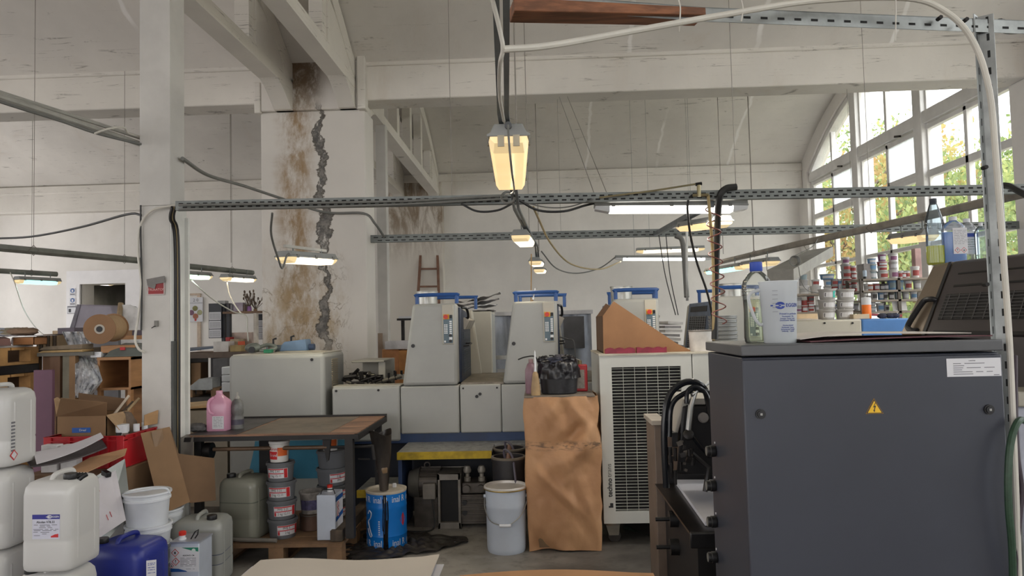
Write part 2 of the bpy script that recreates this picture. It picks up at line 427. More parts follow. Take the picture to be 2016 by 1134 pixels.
# big plastered column carrying two trusses
CXL, CXR = P(515, 500, D1).x, P(722, 500, D1).x
def column_mat():
    t = NT('stained_column'); co = t.co(); x, y, z = t.xyz(co)   # origin: middle of the column foot
    c = lin((222, 217, 210))
    big = t.noise(0.8, 6, co); col = t.mix(t.step(big, 0.3, 0.7), tuple(v * 0.88 for v in c), c)
    wob = t.math('MULTIPLY', t.math('SUBTRACT', t.noise(2.2, 5, t.co('Object', (0.25, 0.25, 1)), 0.6), 0.5), 0.55)
    xs = t.math('SUBTRACT', t.math('ADD', x, 0.20), wob)                 # rusty water streak
    wid = t.step(t.math('ABSOLUTE', xs), 0.30, 0.05)
    tex = t.noise(3.4, 9, t.co('Object', (1.3, 1.3, 0.6)), 0.74, 0.25)
    upper = t.step(z, 0.7, 2.2)
    st = t.math('MULTIPLY', t.math('MULTIPLY', wid, t.step(tex, 0.36, 0.62)), 0.95)
    col = t.mix(st, col, lin((152, 124, 88)))
    ed = t.noise(2.2, 7, t.co('Object', (1.0, 1.0, 0.8)), 0.62, 0.5)      # tide lines of damp lower down
    low = t.math('MULTIPLY', t.step(z, 2.7, 1.9), t.step(t.math('ABSOLUTE', t.math('ADD', x, 0.14)), 0.60, 0.36))
    ring = t.step(t.math('ABSOLUTE', t.math('SUBTRACT', ed, 0.5)), 0.013, 0.002)
    col = t.mix(t.math('MULTIPLY', t.math('MULTIPLY', ring, low), 0.6), col, lin((110, 94, 74)))
    col = t.mix(t.math('MULTIPLY', t.math('MULTIPLY', low, t.step(tex, 0.38, 0.68)), 0.8), col, lin((168, 146, 112)))
    wob2 = t.math('MULTIPLY', t.math('SUBTRACT', t.noise(1.7, 4, t.co('Object', (0.15, 0.15, 1)), 0.55), 0.5), 0.62)
    xc = t.math('SUBTRACT', t.math('SUBTRACT', x, 0.10), wob2)           # fallen plaster along the crack
    jag = t.math('MULTIPLY', t.math('SUBTRACT', t.noise(9, 7, co, 0.7), 0.5), 0.20)
    wc = t.math('MULTIPLY_ADD', t.noise(1.3, 3, t.co('Object', (0.05, 0.05, 1))), 0.34, -0.135)
    dd = t.math('SUBTRACT', t.math('ABSOLUTE', t.math('ADD', xc, jag)), wc)
    zlim = t.math('MULTIPLY', t.step(z, 1.15, 1.6), t.step(z, 4.15, 3.95))
    cr_ = t.math('MULTIPLY', t.math('MULTIPLY', t.step(dd, 0.012, -0.012), zlim), t.step(t.noise(7, 8, t.co('Object', (1, 1, .6)), 0.75), 0.36, 0.46))
    gr = t.mix(t.step(t.noise(11, 7, co, 0.7), 0.4, 0.6), lin((92, 90, 88)), lin((138, 134, 128)))
    col = t.mix(cr_, col, gr)
    rim = t.math('MULTIPLY', t.step(t.math('ABSOLUTE', dd), 0.016, 0.002), zlim)
    col = t.mix(t.math('MULTIPLY', rim, 0.75), col, lin((70, 62, 52)))
    topst = t.math('MULTIPLY', t.step(z, 3.85, 4.35), t.step(t.math('ABSOLUTE', t.math('ADD', x, 0.08)), 0.30, 0.1))
    col = t.mix(t.math('MULTIPLY', t.math('MULTIPLY', topst, t.step(tex, 0.3, 0.55)), 0.9), col, lin((96, 76, 54)))
    t.set(Base_Color=col, Roughness=0.88)
    h = t.math('SUBTRACT', t.math('MULTIPLY', t.noise(6, 6, co), 0.2), t.math('MULTIPLY', cr_, 0.8))
    t.bump(h, 0.5, 0.02); return t.m
b = B(); b.box(CXL, CXR, D1, D1 + 0.42, 0, 4.02).box(CXL + 0.02, CXR - 0.02, D1 - 0.05, D1 + 0.40, 4.02, 4.95)
struct(b.build('column', column_mat(), bevel=0.012))
b = B(); b.box(CXR - 0.06, CXR + 0.03, D1 - 0.1, D1 + 0.05, 4.0, 4.62)
b.box(CXL - 0.05, CXL + 0.02, D1 - 0.06, D1 + 0.05, 4.0, 4.35)
struct(b.build('trim_2', PLB, bevel=0.01))
# trusses: tie beam, arched top chord, hangers and haunches, in pairs down the hall
def truss(xa, xb, y0, y1):
    b = B(); yc = (y0 + y1) / 2
    b.box(xa, xb, y0, y1, 4.23, 4.36)
    arch = lambda y: vz(y) - 0.04
    n = 24
    for i in range(n):
        ya, yb = y0 + (y1 - y0) * i / n, y0 + (y1 - y0) * (i + 1) / n
        za, zb = max(arch(ya), 4.4), max(arch(yb), 4.4)
        b.hexa([(xa, ya, za - 0.22), (xb, ya, za - 0.22), (xb, yb, zb - 0.22), (xa, yb, zb - 0.22)], [(xa, ya, za), (xb, ya, za), (xb, yb, zb), (xa, yb, zb)])
    for k in range(1, 6):
        y = y0 + (y1 - y0) * k / 6; b.box(xa + 0.03, xb - 0.03, y - 0.09, y + 0.09, 4.3, arch(y) - 0.1)
    for ye, s in ((y0, 1), (y1, -1)):                  # curved haunch down to the bearing
        pts = [(ye, 4.24), (ye, 4.02)] + [(ye + s * (0.12 + 0.5 * q / 8), 4.02 + 0.215 * math.sin(q / 8 * PI / 2)) for q in range(9)]
        b.prism(pts, 'x', xa + .003, xb - .003)
        b.box(xa + .005, xb - .005, min(ye, ye + s * 0.35), max(ye, ye + s * 0.35), 4.3, 4.6).prism([(ye, 4.3), (ye + s * 1.1, 4.34), (ye + s * 1.1, 4.84), (ye, 4.5)], 'x', xa + .01, xb - .01)
    struct(b.build('roof_truss', PLB, smooth=0))
for xa, xb in ((-2.87, -2.67), (-2.15, -1.96)):
    truss(xa, xb, D0 + 0.18, D1 + 0.02); truss(xa, xb, D1 + 0.40, D2 - 0.02)
# bricked gutter strip closing the gap between the paired trusses
struct(B().box(-2.67, -2.15, D0 + 0.2, D2, 4.9, 4.98).build('trim_3', PLC))
# far pilaster under the trusses
def pil_mat():
    t = NT('stained_pilaster'); x, y, z = t.xyz(); c = lin((216, 210, 200))
    tex = t.noise(3, 8, t.co('Object', (1.4, 1.4, 0.4)), 0.7, 1.0)
    m = t.math('MULTIPLY', t.step(z, 2.6, 3.9), t.step(tex, 0.35, 0.62))
    t.set(Base_Color=t.mix(t.math('MULTIPLY', m, 0.85), c, lin((120, 98, 72))), Roughness=0.9); return t.m
struct(B().box(-3.0, -1.9, D2 - 0.26, D2 + 0.02, 0, 4.6).build('trim_4', pil_mat(), bevel=0.01))

# ================================================================ outside the windows: autumn trees and a bank of shrubs
GR = M('wild_grass', (128, 124, 104), 0.9, var=0.2, scale=1.5)
struct(B().box(XR + 0.29, 70, -20, 90, -0.6, -0.4).build('ground_outside', GR))
BK = M('tree_bark', (104, 92, 80), 0.9, var=0.15, scale=9)
def leaf_mat(name, a, b_):
    t = NT(name); n = t.noise(1.3, 5); oi = t.n.new('ShaderNodeObjectInfo')
    c = t.mix(t.step(n, 0.35, 0.65), lin(a), lin(b_)); t.set(Base_Color=c, Roughness=0.7)
    tl = t.n.new('ShaderNodeBsdfTranslucent'); t.l.new(c, tl.inputs[0]); mx = t.n.new('ShaderNodeMixShader'); mx.inputs[0].default_value = 0.45
    t.l.new(t.b.outputs[0], mx.inputs[1]); t.l.new(tl.outputs[0], mx.inputs[2]); t.l.new(mx.outputs[0], t.n['Material Output'].inputs[0]); return t.m
LG = leaf_mat('green_yellow_leaves', (96, 118, 70), (160, 168, 106))
LO = leaf_mat('autumn_leaves', (156, 124, 80), (164, 158, 96))
def leaves(rg, pts, size, n, spread):
    b = B()
    for _ in range(n):
        c = rg.choice(pts) + V((rg.gauss(0, 1), rg.gauss(0, 1), rg.gauss(0, 0.8))) * spread
        m = Euler((rg.uniform(0, 6.3), rg.uniform(0, 6.3), rg.uniform(0, 6.3))).to_matrix(); q = size * rg.uniform(0.6, 1.4)
        b.add([c + m @ V(p) * q for p in ((-1, 0, 0), (0, -.55, .1), (1, 0, 0), (0, .55, .1))], [(0, 1, 2, 3)])
    return b
def tree(x, y, h, seed, mat, label, nl, grp='trees outside the arched window'):
    rg = random.Random(seed); t = thing('tree', label, 'tree', (x, y, -0.4), 0, grp)
    b = B(); tips = []
    b.tube([(x, y, -0.5), (x + .1, y, h * .3), (x + rg.uniform(-.4, .4), y, h * .62), (x, y, h * .95)], [.17, .14, .09, .02], 7)
    for k in range(17):
        z0 = h * rg.uniform(.18, .8); a = rg.uniform(0, 6.28); L = h * rg.uniform(.16, .34)
        p1 = V((x, y, z0)); p2 = p1 + V((math.cos(a) * L, math.sin(a) * L, L * .65)); b.tube([p1, p1.lerp(p2, .5) + V((0, 0, .1)), p2], [.055, .035, .012], 5)
        tips += [p2, p1.lerp(p2, .7)]
        for j in range(3):
            a2 = a + rg.uniform(-1, 1); q0 = p1.lerp(p2, rg.uniform(.4, .9)); q = q0 + V((math.cos(a2), math.sin(a2), rg.uniform(.2, .9))) * L * .45
            b.tube([q0, q], [.02, .007], 4); tips.append(q)
    b.build('trunk', BK, t)
    leaves(rg, tips, .085, int(nl * 3), .5).build('foliage', mat, t, smooth=0)
spots = [(9.4, 21.0, 6.6, LO, 1500, 'autumn tree with thin russet leaves seen through the middle lights of the window'),
         (8.6, 27.5, 7.0, LG, 2600, 'green tree seen through the far lights of the arched window'),
         (14.6, 24.5, 7.2, LG, 2600, 'bushy green tree seen through the nearest lights of the arched window'),
         (17.5, 33.0, 8.0, LO, 2000, 'smaller russet tree standing behind the other trees outside'),
         (12.0, 38.0, 8.5, LG, 2600, 'green tree seen beside the far jamb of the arched window'),
         (14.5, 30.0, 8.4, LG, 2600, 'tall yellowing tree behind the russet one outside the window'),
         (24.0, 42.0, 10.0, LG, 2400, 'furthest green tree seen low in the far lights of the window')]
for i, (x, y, h, m, nl, lb) in enumerate(spots): tree(x, y, h, 40 + i, m, lb, nl)
rg = random.Random(3)
for i in range(7):
    x, y = 10.0 + 1.9 * i + rg.uniform(-.4, .4), 18.0 + (i * 4.6) % 17
    t = thing('shrub', '%s shrub from the right in the leafy bank below the trees outside' % ORD[i], 'shrub', (x, y, -0.4), 0, 'shrubs on the bank outside')
    pts = [V((x + rg.gauss(0, .9), y + rg.gauss(0, 1.9), rg.uniform(0, 5.2))) for _ in range(46)]
    leaves(rg, pts, .075, 9000, .6).build('foliage', LO if i == 4 else LG, t, smooth=0)
    b = B()
    for k in range(5): b.tube([(x, y, -.5), pts[k] * .6 + V((x, y, 0)) * .4, pts[k]], [.05, .03, .01], 5)
    b.build('stem', BK, t)

# ================================================================ the sheet-fed printing press
PG = M('press_light_grey', (162, 163, 160), 0.42, var=0.03, scale=2, grime=0.10, grime_rgb=(110, 104, 94))
PC = M('press_cream', (184, 180, 168), 0.45, var=0.03, scale=2, grime=0.15, grime_rgb=(120, 110, 92))
PB = M('press_blue', (40, 80, 142), 0.4, var=0.06, scale=5)
PBD = M('press_base_blue', (38, 60, 98), 0.5, var=0.08, scale=4, grime=0.3)
BLK = M('black_plastic', (24, 24, 27), 0.45, var=0.05)
DKM = M('oily_dark_metal', (44, 42, 42), 0.42, 0.6, var=0.15, scale=10, grime=0.3, grime_rgb=(14, 12, 12))
STL = M('bright_steel', (176, 176, 174), 0.3, 0.9, var=0.06)
TREAD = M('tread_plate', (128, 120, 108), 0.5, 0.4, var=0.12, scale=12, bump=0.4, grime=0.4)
YEL = M('yellow_edge', (176, 148, 14), 0.55, var=0.12, scale=14, grime=0.35)
RED = M('red_plastic', (196, 44, 30), 0.4, var=0.05)
ORY = M('stop_yellow', (222, 168, 34), 0.45, var=0.04)
PAN = M('control_panel_slate', (92, 112, 124), 0.45, var=0.03)
WHT = M('white_plastic', (226, 228, 230), 0.4, var=0.03)
NAVY = M('inking_unit_navy', (40, 50, 72), 0.45, var=0.08, grime=0.2)
press = thing('printing_press', 'long grey four tower sheet fed printing press behind the plate bench', 'printing press', (P(1000, 700, 6.2).x, 6.2, 0))
YF, YB_ = 6.2, 7.42
def pxX(px, d=6.2): return P(px, 690, d).x
PITCH = pxX(985) - pxX(787)
# delivery end box
x0, x1 = pxX(449), pxX(638)
B().box(x0, x1, 6.2, 6.85, 0.02, 1.375).build('end_housing', PG, press, bevel=0.035, seg=3)
o = B().box(x0 + .03, x1 - .02, 6.23, 6.83, 1.372, 1.381).build('end_housing_top', PC, press)
g = B()
for i in range(17): g.box(x1 - .002, x1 + .008, 6.42, 6.60, 1.02 + i * .018, 1.030 + i * .018)
g.build('vent', M('vent_beige', (168, 156, 132), 0.6), press)
B().cyl((pxX(614), 6.205, P(614, 708, 6.2).z), (pxX(614), 6.19, P(614, 708, 6.2).z), .012, n=14).build('lock', BLK, press)
# low section with grippers beside the box
xa, xb = pxX(652), pxX(787)
zb = 1.085
B().box(xa, xb - .006, 6.2, 6.45, .62, zb).build('low_cover', PG, press, bevel=0.02)
B().box(xa, xb - .006, 6.24, 6.44, zb - .002, zb + .006).build('low_cover_top', PC, press)
for px in (661, 744): B().cyl((pxX(px), 6.2, 1.055), (pxX(px), 6.192, 1.055), .010, n=12).build('screw', DKM, press)
B().box(xa, xb, 6.45, 7.4, .1, 1.0).build('gripper_bed', M('bed_dark', (40, 36, 36), 0.6), press)
rg = random.Random(5)
WST = M('worn_steel', (150, 144, 132), 0.4, 0.7, grime=0.5)
for i in range(46):                                    # tangle of gripper bars, chains and rollers
    x = rg.uniform(xa + .03, xb - .25); y = rg.uniform(6.48, 7.2); z = 1.02 + rg.uniform(0, .16) * (1 - (x - xa) / (xb - xa))
    a = rg.uniform(0, 6.28); L = rg.uniform(.03, .09)
    gb = B(); gb.cyl((x - L * math.cos(a), y - L * math.sin(a) * .5, z), (x + L * math.cos(a), y + L * math.sin(a) * .5, z + rg.uniform(-.03, .06)), rg.uniform(.008, .022), n=8)
    gb.build('gripper_bar' if i % 3 else 'roller', DKM if i % 3 else WST, press)
for i in range(7):
    t_ = i / 6; c = V((xa + .12 + .33 * t_, 6.5 + .2 * t_, 1.05 + .07 * t_))
    B().cyl(c, c + V((.05, .02, .015)), .018, n=8).build('roller', WST, press); B().cyl(c + V((0, 0, -.02)), c + V((0, 0, .06)), .011, n=8).build('stud', DKM, press)
B().box(xb - .36, xb - .02, 7.30, 7.36, 1.06, 1.11).build('stop_rail', PC, press)
for i in range(5): B().cyl((xb - .33 + i * .068, 7.29, 1.11), (xb - .33 + i * .068, 7.29, 1.15), .012, n=8).build('knob', BLK, press)
cx0, cx1 = pxX(668), pxX(722)
b = B(); b.box(cx0 - .08, cx1, 7.32, 7.40, .98, 1.27); b.box(cx1 - .07, cx1, 6.95, 7.40, .98, 1.27); b.box(cx0 - .08, cx1, 6.9, 7.40, 1.255, 1.275)
b.build('rear_guard', PC, press, bevel=.008)
# printing towers
def blk_tower(k):
    xl, xr = pxX(787) + k * PITCH, pxX(903) + k * PITCH
    zt = 1.778
    B().box(xl, xr - .005, 6.2, YB_, .68, 1.08).build('lower_cover', PG, press, bevel=.012)
    pr = [(xl + .015, 1.083), (xr - .012, 1.083), (xr - .012, zt), (xl + .115, zt)]
    B().prism(pr, 'y', 6.2, 6.36).build('tower_front', PG, press, bevel=.03, seg=3)
    B().prism([(xl + .13, 1.2), (xr - .05, 1.2), (xr - .05, zt - .03), (xl + .16, zt - .03)], 'y', 6.36, YB_ - .10).build('tower_core', PC, press)
    B().prism([(xl + .03, 1.083), (xr + .10, 1.083), (xr + .02, zt - .04), (xl + .12, zt - .04)], 'y', YB_ - .10, YB_ + .02).build('tower_rear', PC, press, bevel=.02)
    # control panel
    q0, q1 = xr - .135, xr - .038
    B().box(q0, q1, 6.19, 6.205, 1.43, 1.765).build('panel_frame', PC, press, bevel=.004)
    pn = B().box(q0 + .012, q1 - .008, 6.184, 6.192, 1.440, 1.675).build('control_panel', PAN, press)
    B().box(q0 + .012, q1 - .035, 6.180, 6.186, 1.642, 1.684).build('stop_plate', ORY, pn)
    B().cyl((q0 + .035, 6.182, 1.663), (q0 + .035, 6.155, 1.663), .017, .019, n=16).build('emergency_stop', RED, pn)
    B().box(q1 - .03, q1 - .012, 6.178, 6.186, 1.65, 1.678).build('key_switch', DKM, pn)
    bb = B()
    for r_ in range(7):
        bb.box(q1 - .034, q1 - .014, 6.180, 6.185, 1.515 + r_ * .017, 1.526 + r_ * .017)
    for r_ in range(6):
        for c_ in range(2): bb.box(q0 + .018 + c_ * .016, q0 + .030 + c_ * .016, 6.180, 6.185, 1.520 + r_ * .014, 1.529 + r_ * .014)
    bb.box(q1 - .038, q1 - .012, 6.180, 6.185, 1.468, 1.49); bb.box(q0 + .016, q0 + .03, 6.180, 6.185, 1.446, 1.462)
    bb.build('button_print', WHT, pn)
    for z in (1.458, 1.505): B().cyl((q1 - .027, 6.188, z), (q1 - .027, 6.165, z), .012, n=14).build('dial', BLK, pn)
    zl = P(815, 681, 6.2).z
    B().cyl((xl + .115, 6.205, zl), (xl + .115, 6.19, zl), .016, n=16).build('lock', BLK, press)
    # inking unit on the delivery side of the tower, with vented doors
    B().prism([(6.37, 1.09), (7.25, 1.09), (7.25, 1.60), (7.12, 1.70), (6.37, 1.745)], 'x', xr - .05, xr + .005).build('inking_unit', NAVY, press, bevel=.01)
    v = B()
    for i in range(15): v.box(xr + .004, xr + .012, 6.55, 7.15, 1.16 + i * .0145, 1.167 + i * .0145)
    for i in range(5): v.box(xr + .004, xr + .012, 6.55, 7.15, 1.46 + i * .014, 1.467 + i * .014)
    v.build('vent_slat', M('vent_slate', (88, 96, 110), 0.5), press)
    B().hexa([(xr, 6.6, 1.55), (xr + .02, 6.6, 1.55), (xr + .02, 7.2, 1.55), (xr, 7.2, 1.55)], [(xr, 6.6, 1.66), (xr + .06, 6.6, 1.63), (xr + .06, 7.2, 1.63), (xr, 7.2, 1.66)]).build('duct_cover', M('duct_beige', (176, 170, 160), 0.6), press)
    B().tube([(xr, 6.55, 1.40), (xr + .05, 6.56, 1.405), (xr + .06, 6.75, 1.42), (xr, 6.76, 1.42)], .007, 6).build('door_handle', BLK, press)
    B().tube(spl([(xr, 6.5, 1.745), (xr + .035, 6.6, 1.735), (xr + .04, 6.68, 1.66), (xr, 6.7, 1.64)]), .012, 6).build('hose', BLK, press)
    # the other flank carries a sloping vented guard
    gp = lambda y, z: (xl + .035 + (z - 1.083) * .135 - .012, y, z)
    fr = B(); fr.hexa([gp(6.37, 1.09), gp(7.3, 1.09), V(gp(7.3, 1.09)) + V((.02, 0, 0)), V(gp(6.37, 1.09)) + V((.02, 0, 0))],
                      [gp(6.37, 1.745), gp(7.3, 1.745), V(gp(7.3, 1.745)) + V((.02, 0, 0)), V(gp(6.37, 1.745)) + V((.02, 0, 0))])
    fr.build('guard_frame', M('guard_slate_blue', (84, 100, 126), 0.5), press, bevel=.006)
    dk = B(); o_ = V((-.004, 0, 0))
    for za, zc in ((1.30, 1.62), (1.66, 1.71), (1.12, 1.26)):
        dk.hexa([V(gp(6.5, za)) + o_, V(gp(7.2, za)) + o_, gp(7.2, za), gp(6.5, za)], [V(gp(6.5, zc)) + o_, V(gp(7.2, zc)) + o_, gp(7.2, zc), gp(6.5, zc)])
    dk.build('guard_opening', M('guard_dark', (26, 26, 30), 0.6), press)
    gr = B()
    for i in range(15):
        z = 1.31 + i * .0215; gr.hexa([V(gp(6.5, z)) + o_ * 2, V(gp(7.2, z)) + o_ * 2, gp(7.2, z), gp(6.5, z)], [V(gp(6.5, z + .005)) + o_ * 2, V(gp(7.2, z + .005)) + o_ * 2, gp(7.2, z + .005), gp(6.5, z + .005)])
    for i in range(8):
        y = 6.52 + i * .094; gr.hexa([V(gp(y, 1.3)) + o_ * 2, V(gp(y + .008, 1.3)) + o_ * 2, gp(y + .008, 1.3), gp(y, 1.3)], [V(gp(y, 1.62)) + o_ * 2, V(gp(y + .008, 1.62)) + o_ * 2, gp(y + .008, 1.62), gp(y, 1.62)])
    gr.build('guard_mesh', M('guard_wire', (120, 122, 126), 0.45, 0.5), press)
    # blue guard rails on top
    zr = 1.855
    xa_, xb_ = xl + .14, xr - .02
    B().tube(spl([(xa_, 6.30, zt), (xa_, 6.30, zr - .012), (xa_ + .012, 6.30, zr), (xb_ - .012, 6.30, zr), (xb_, 6.30, zr - .012), (xb_, 6.30, zt)], 5), .017, 10).build('guard_rail', PB, press)
    B().tube(spl([(xa_ + .02, 7.05, zt - .04), (xa_ + .02, 7.05, zr - .012), (xa_ + .032, 7.05, zr), (xb_ + .088, 7.05, zr), (xb_ + .10, 7.05, zr - .012), (xb_ + .10, 7.05, zt - .04)], 5), .016, 10).build('guard_rail', PB, press)
for k in range(4): blk_tower(k)
# walkway boxes between the towers
for k in range(3):
    xl, xr = pxX(903) + k * PITCH, pxX(985) + k * PITCH
    B().box(xl + .003, xr - .003, 6.2, 6.32, .68, 1.085).build('lower_cover', PG, press, bevel=.012)
    B().box(xl + .003, xr + .01, 6.3, YB_, .68, 1.08).build('walkway_box', PC, press)
    B().box(xl + .01, xr + .02, 6.24, YB_, 1.08, 1.10).build('walkway_tread', TREAD, press)
    for px in (.09, .9): B().cyl((xl + (xr - xl) * px, 6.2, 1.055), (xl + (xr - xl) * px, 6.192, 1.055), .008, n=10).build('screw', DKM, press)
    if k == 0:
        for dx, dz in ((.41, .985), (.49, 1.005)): B().cyl((xl + (xr - xl) * dx, 6.203, dz), (xl + (xr - xl) * dx, 6.19, dz), .013, n=14).build('port', BLK, press)
# blue base and running board
xe = pxX(787) + 3.7 * PITCH
B().box(xa, xe, 6.215, YB_, .60, .69).build('base_strip', PBD, press, bevel=.006)
B().box(pxX(449), xe, 6.35, YB_ - .1, .0, .62).build('base', M('base_shadow_navy', (34, 38, 50), 0.6), press)  # base in its own dark navy
# feeder end beyond the last tower: cream hood with a blue panel
fx0, fx1, fx2 = P(1566, 640, 6.9).x, P(1697, 640, 6.9).x, P(1795, 640, 6.9).x
fz = P(1660, 629, 6.9).z
hood = B().box(fx0, fx1, 6.9, 8.3, .1, fz).build('feeder_hood', PC, press, bevel=.015)
for px in (1623, 1678): B().cyl((P(px, 636, 6.9).x, 6.905, P(px, 636, 6.9).z), (P(px, 636, 6.9).x, 6.89, P(px, 636, 6.9).z), .009, n=12).build('lock', DKM, hood)
B().box(fx1 + .002, fx2, 6.9, 8.3, .1, fz - .002).build('feeder_panel', M('feeder_blue', (70, 122, 186), 0.45, var=.04), press, bevel=.015)

# running board
XU = P(968, 890, 5.72).x
rb = thing('running_board', 'tread plate running board with a yellow front edge along the press', 'step', (pxX(980), 5.95, 0))
ra, rbx = P(782, 890, 5.72).x, XU
B().box(ra, rbx, 5.72, 6.21, .585, .61).build('tread', M('worn_tread', (150, 150, 148), 0.45, 0.5, var=0.12, scale=20, bump=0.5, grime=0.35), rb)
B().box(ra, rbx, 5.705, 5.722, .555, .612).build('edge_strip', YEL, rb)
B().box(XU, P(1165, 850, 5.3).x, 6.03, 6.21, .585, .61).build('tread', M('worn_tread', (150, 150, 148)), rb)
B().box(ra, ra + .03, 5.75, 6.2, .0, .585).build('end_plate', PBD, rb)
B().box(ra + .03, rbx, 6.30, 6.33, .0, .56).build('kick_plate', M('kick_dark', (26, 28, 36), 0.6), rb)
lb = thing('low_step', 'low step with a yellow edge under the press end box', 'step', (P(700, 945, 5.85).x, 5.95, 0))
B().box(P(708, 940, 5.8).x, ra - .02, 5.72, 6.19, .30, .325).build('tread', M('worn_tread', (150, 150, 148)), lb)
B().box(P(708, 940, 5.8).x, ra - .02, 5.70, 5.722, .27, .327).build('edge_strip', YEL, lb)
B().box(P(708, 940, 5.8).x, ra - .02, 6.0, 6.19, 0, .30).build('riser', PBD, lb)

# ---- things on the press
def tin(name, label, cat, c, r, h, mat, lidmat=None, grp=None, taper=.06, band=None):
    t = thing(name, label, cat, c, 0, grp); c = V(c)
    B().lathe([(r * (1 - taper) - .004, 0), (r * (1 - taper), .004), (r, h * .86), (r, h * .88), (r * 1.045, h * .885), (r * 1.045, h * .93), (r * .99, h * .94)], c).build('body', mat, t)
    B().lathe([(r * 1.05, h * .93), (r * 1.06, h * .945), (r * 1.06, h * .99), (r * 1.03, h), (r * .95, h), (r * .93, h * .97), (.0001, h * .97)], c).build('lid', lidmat or mat, t)
    return t
TINM = M('tin_bright', (176, 176, 172), 0.32, 0.75, var=0.06, scale=12)
TING = M('tub_grey', (120, 120, 122), 0.5, var=0.04, scale=8)
q = P(840, 596, 6.62)
tin('ink_tin', 'bright metal ink tin on top of the leftmost press tower', 'tin', (q.x, 6.66, 1.750), .093, .155, TINM)
B_ = pxX
q = P(1225, 586, 6.6); tin('ink_tin', 'bright metal ink tin on the press tower behind the die cut carton', 'tin', (q.x, 6.66, 1.750), .097, .155, TINM)
q = P(1443, 580, 6.6); tin('ink_tin', 'metal ink tin on the press tower nearest the blue capped bottle', 'tin', (q.x, 6.66, 1.750), .097, .155, TINM)
q = P(1047, 588, 6.5)
t = thing('palette_knife', 'thin palette knife standing on the second press tower', 'knife', (q.x, 6.5, 1.748))
B().tube([(q.x - .02, 6.5, 1.749), (q.x + .01, 6.5, 1.80)], .008, 7).build('handle', M('knife_wood', (140, 116, 88), 0.6), t)
B().hexa([(q.x + .004, 6.498, 1.80), (q.x + .018, 6.498, 1.80), (q.x + .018, 6.502, 1.80), (q.x + .004, 6.502, 1.80)], [(q.x + .028, 6.498, 1.90), (q.x + .036, 6.498, 1.90), (q.x + .036, 6.502, 1.90), (q.x + .028, 6.502, 1.90)]).build('blade', STL, t)
# grey cabinet behind the walkway with crumpled sheets on top
q0, q1 = P(930, 690, 7.9), P(969, 690, 7.9)
t = thing('metal_cabinet', 'plain cream cabinet behind the gap between the first two towers', 'cabinet', ((q0.x + q1.x) / 2, 8.1, 0))
cz = P(950, 613, 7.9).z
B().box(q0.x - .25, q1.x, 7.9, 8.5, 0.05, cz).build('body', PC, t, bevel=.012)
B().box(q0.x - .22, q1.x - .03, 7.93, 8.47, 0, .05).build('plinth', DKM, t)
B().box(q1.x - .012, q1.x + .004, 7.92, 8.46, .1, cz - .03).build('door', PG, t, bevel=.004)
rg = random.Random(11)
PAPW = M('waste_paper', (206, 202, 198), 0.7, var=.06); 
for i, (lb_, dz, mt) in enumerate((('lowest crumpled dark sheet on the cream cabinet', 0, M('plate_grey', (118, 114, 112), 0.5)), ('creased foil sheet in the pile on the cream cabinet', .035, M('foil_sheet', (200, 200, 204), 0.35, .4)),
                         ('grey proof sheet in the pile on the cream cabinet', .07, M('proof_grey', (150, 146, 146), .6)), ('curled top sheet of the pile on the cream cabinet', .11, PAPW))):
    B().sheet(lambda u, v: (q0.x - .22 + (q1.x - q0.x + .24) * u + .02 * i, 7.93 + .5 * v, cz + .012 + dz + .03 * u * u * i + .010 * math.sin(9 * u + 4 * v + i) * (1 if i else .2) + .006 * math.sin(23 * u - 11 * v)), 14, 8, .005).build('crumpled_sheet', mt, None); o = COL.objects[-1] if False else None
    tag([ob for ob in COL.objects if ob.name.startswith('crumpled_sheet')][-1], lb_, 'paper', 'crumpled sheets on the cream cabinet')

# ================================================================ post, rails, lamps and cables overhead
ZINC = M('galvanised_steel', (150, 153, 152), 0.4, 0.75, var=0.10, scale=9, grime=0.15)
ZIND = M('galvanised_rail_dull', (122, 126, 124), 0.5, 0.5, var=0.08, scale=9, grime=0.2)
SLOT = M('slot_shadow_black', (22, 22, 22), 0.8, var=0.0)
LAMPG = M('lamp_housing_grey', (150, 152, 150), 0.5, var=0.04, scale=8)
CABW = M('white_cable', (200, 196, 186), 0.5, var=0.03)
CABG = M('grey_cable', (112, 112, 108), 0.5, var=0.04)
CABK = M('black_cable', (36, 36, 36), 0.5, var=0.04)
CABT = M('tan_cable', (168, 148, 104), 0.5, var=0.04)
PIPE = M('painted_conduit', (158, 156, 148), 0.45, var=0.06, grime=0.2)
WIRE = M('steel_wire', (128, 122, 114), 0.5, 0.5, var=0.02)

# free-standing timber post, boxed in white, with trunking down its right face
pa, pb = P(279, 500, 4.9), P(335, 500, 4.9)
PXL, PXR, PY0, PY1 = pa.x, pb.x, 4.9, 5.10
b = B().box(PXL, PXR, PY0, PY1, 0, 2.462)
b.box(PXL - .012, PXR + .004, PY0 - .006, PY1, 2.462, 5.7)
struct(b.build('post', M('post_white', (200, 197, 192), 0.65, var=0.05, scale=2.5, grime=0.12, grime_rgb=(150, 142, 130)), bevel=.004))
t = thing('cable_trunking', 'white cable channel with black and tan cables on the right flank of the post', 'cable channel', (PXR + .02, 5.0, 0))
B().box(PXR + .001, PXR + .006, PY0, PY1 + .02, .2, 2.46).box(PXR + .006, PXR + .03, PY1 - .005, PY1 + .02, .2, 2.40).build('channel', M('channel_white', (222, 222, 218), 0.6, var=.03), t)
for i, (dx, m, r_) in enumerate(((.018, CABK, .013), (.032, CABT, .006), (.040, CABK, .008))):
    B().tube(spl([(PXR + dx + .05, 4.80, 2.43), (PXR + dx + .012, 4.85, 2.36), (PXR + dx - .002, 4.94, 2.24), (PXR + dx - .002, 4.95, 1.6), (PXR + dx - .004, 4.95, .9), (PXR + dx, 4.95, .3)], 6), r_, 7).build('cable', m, t)
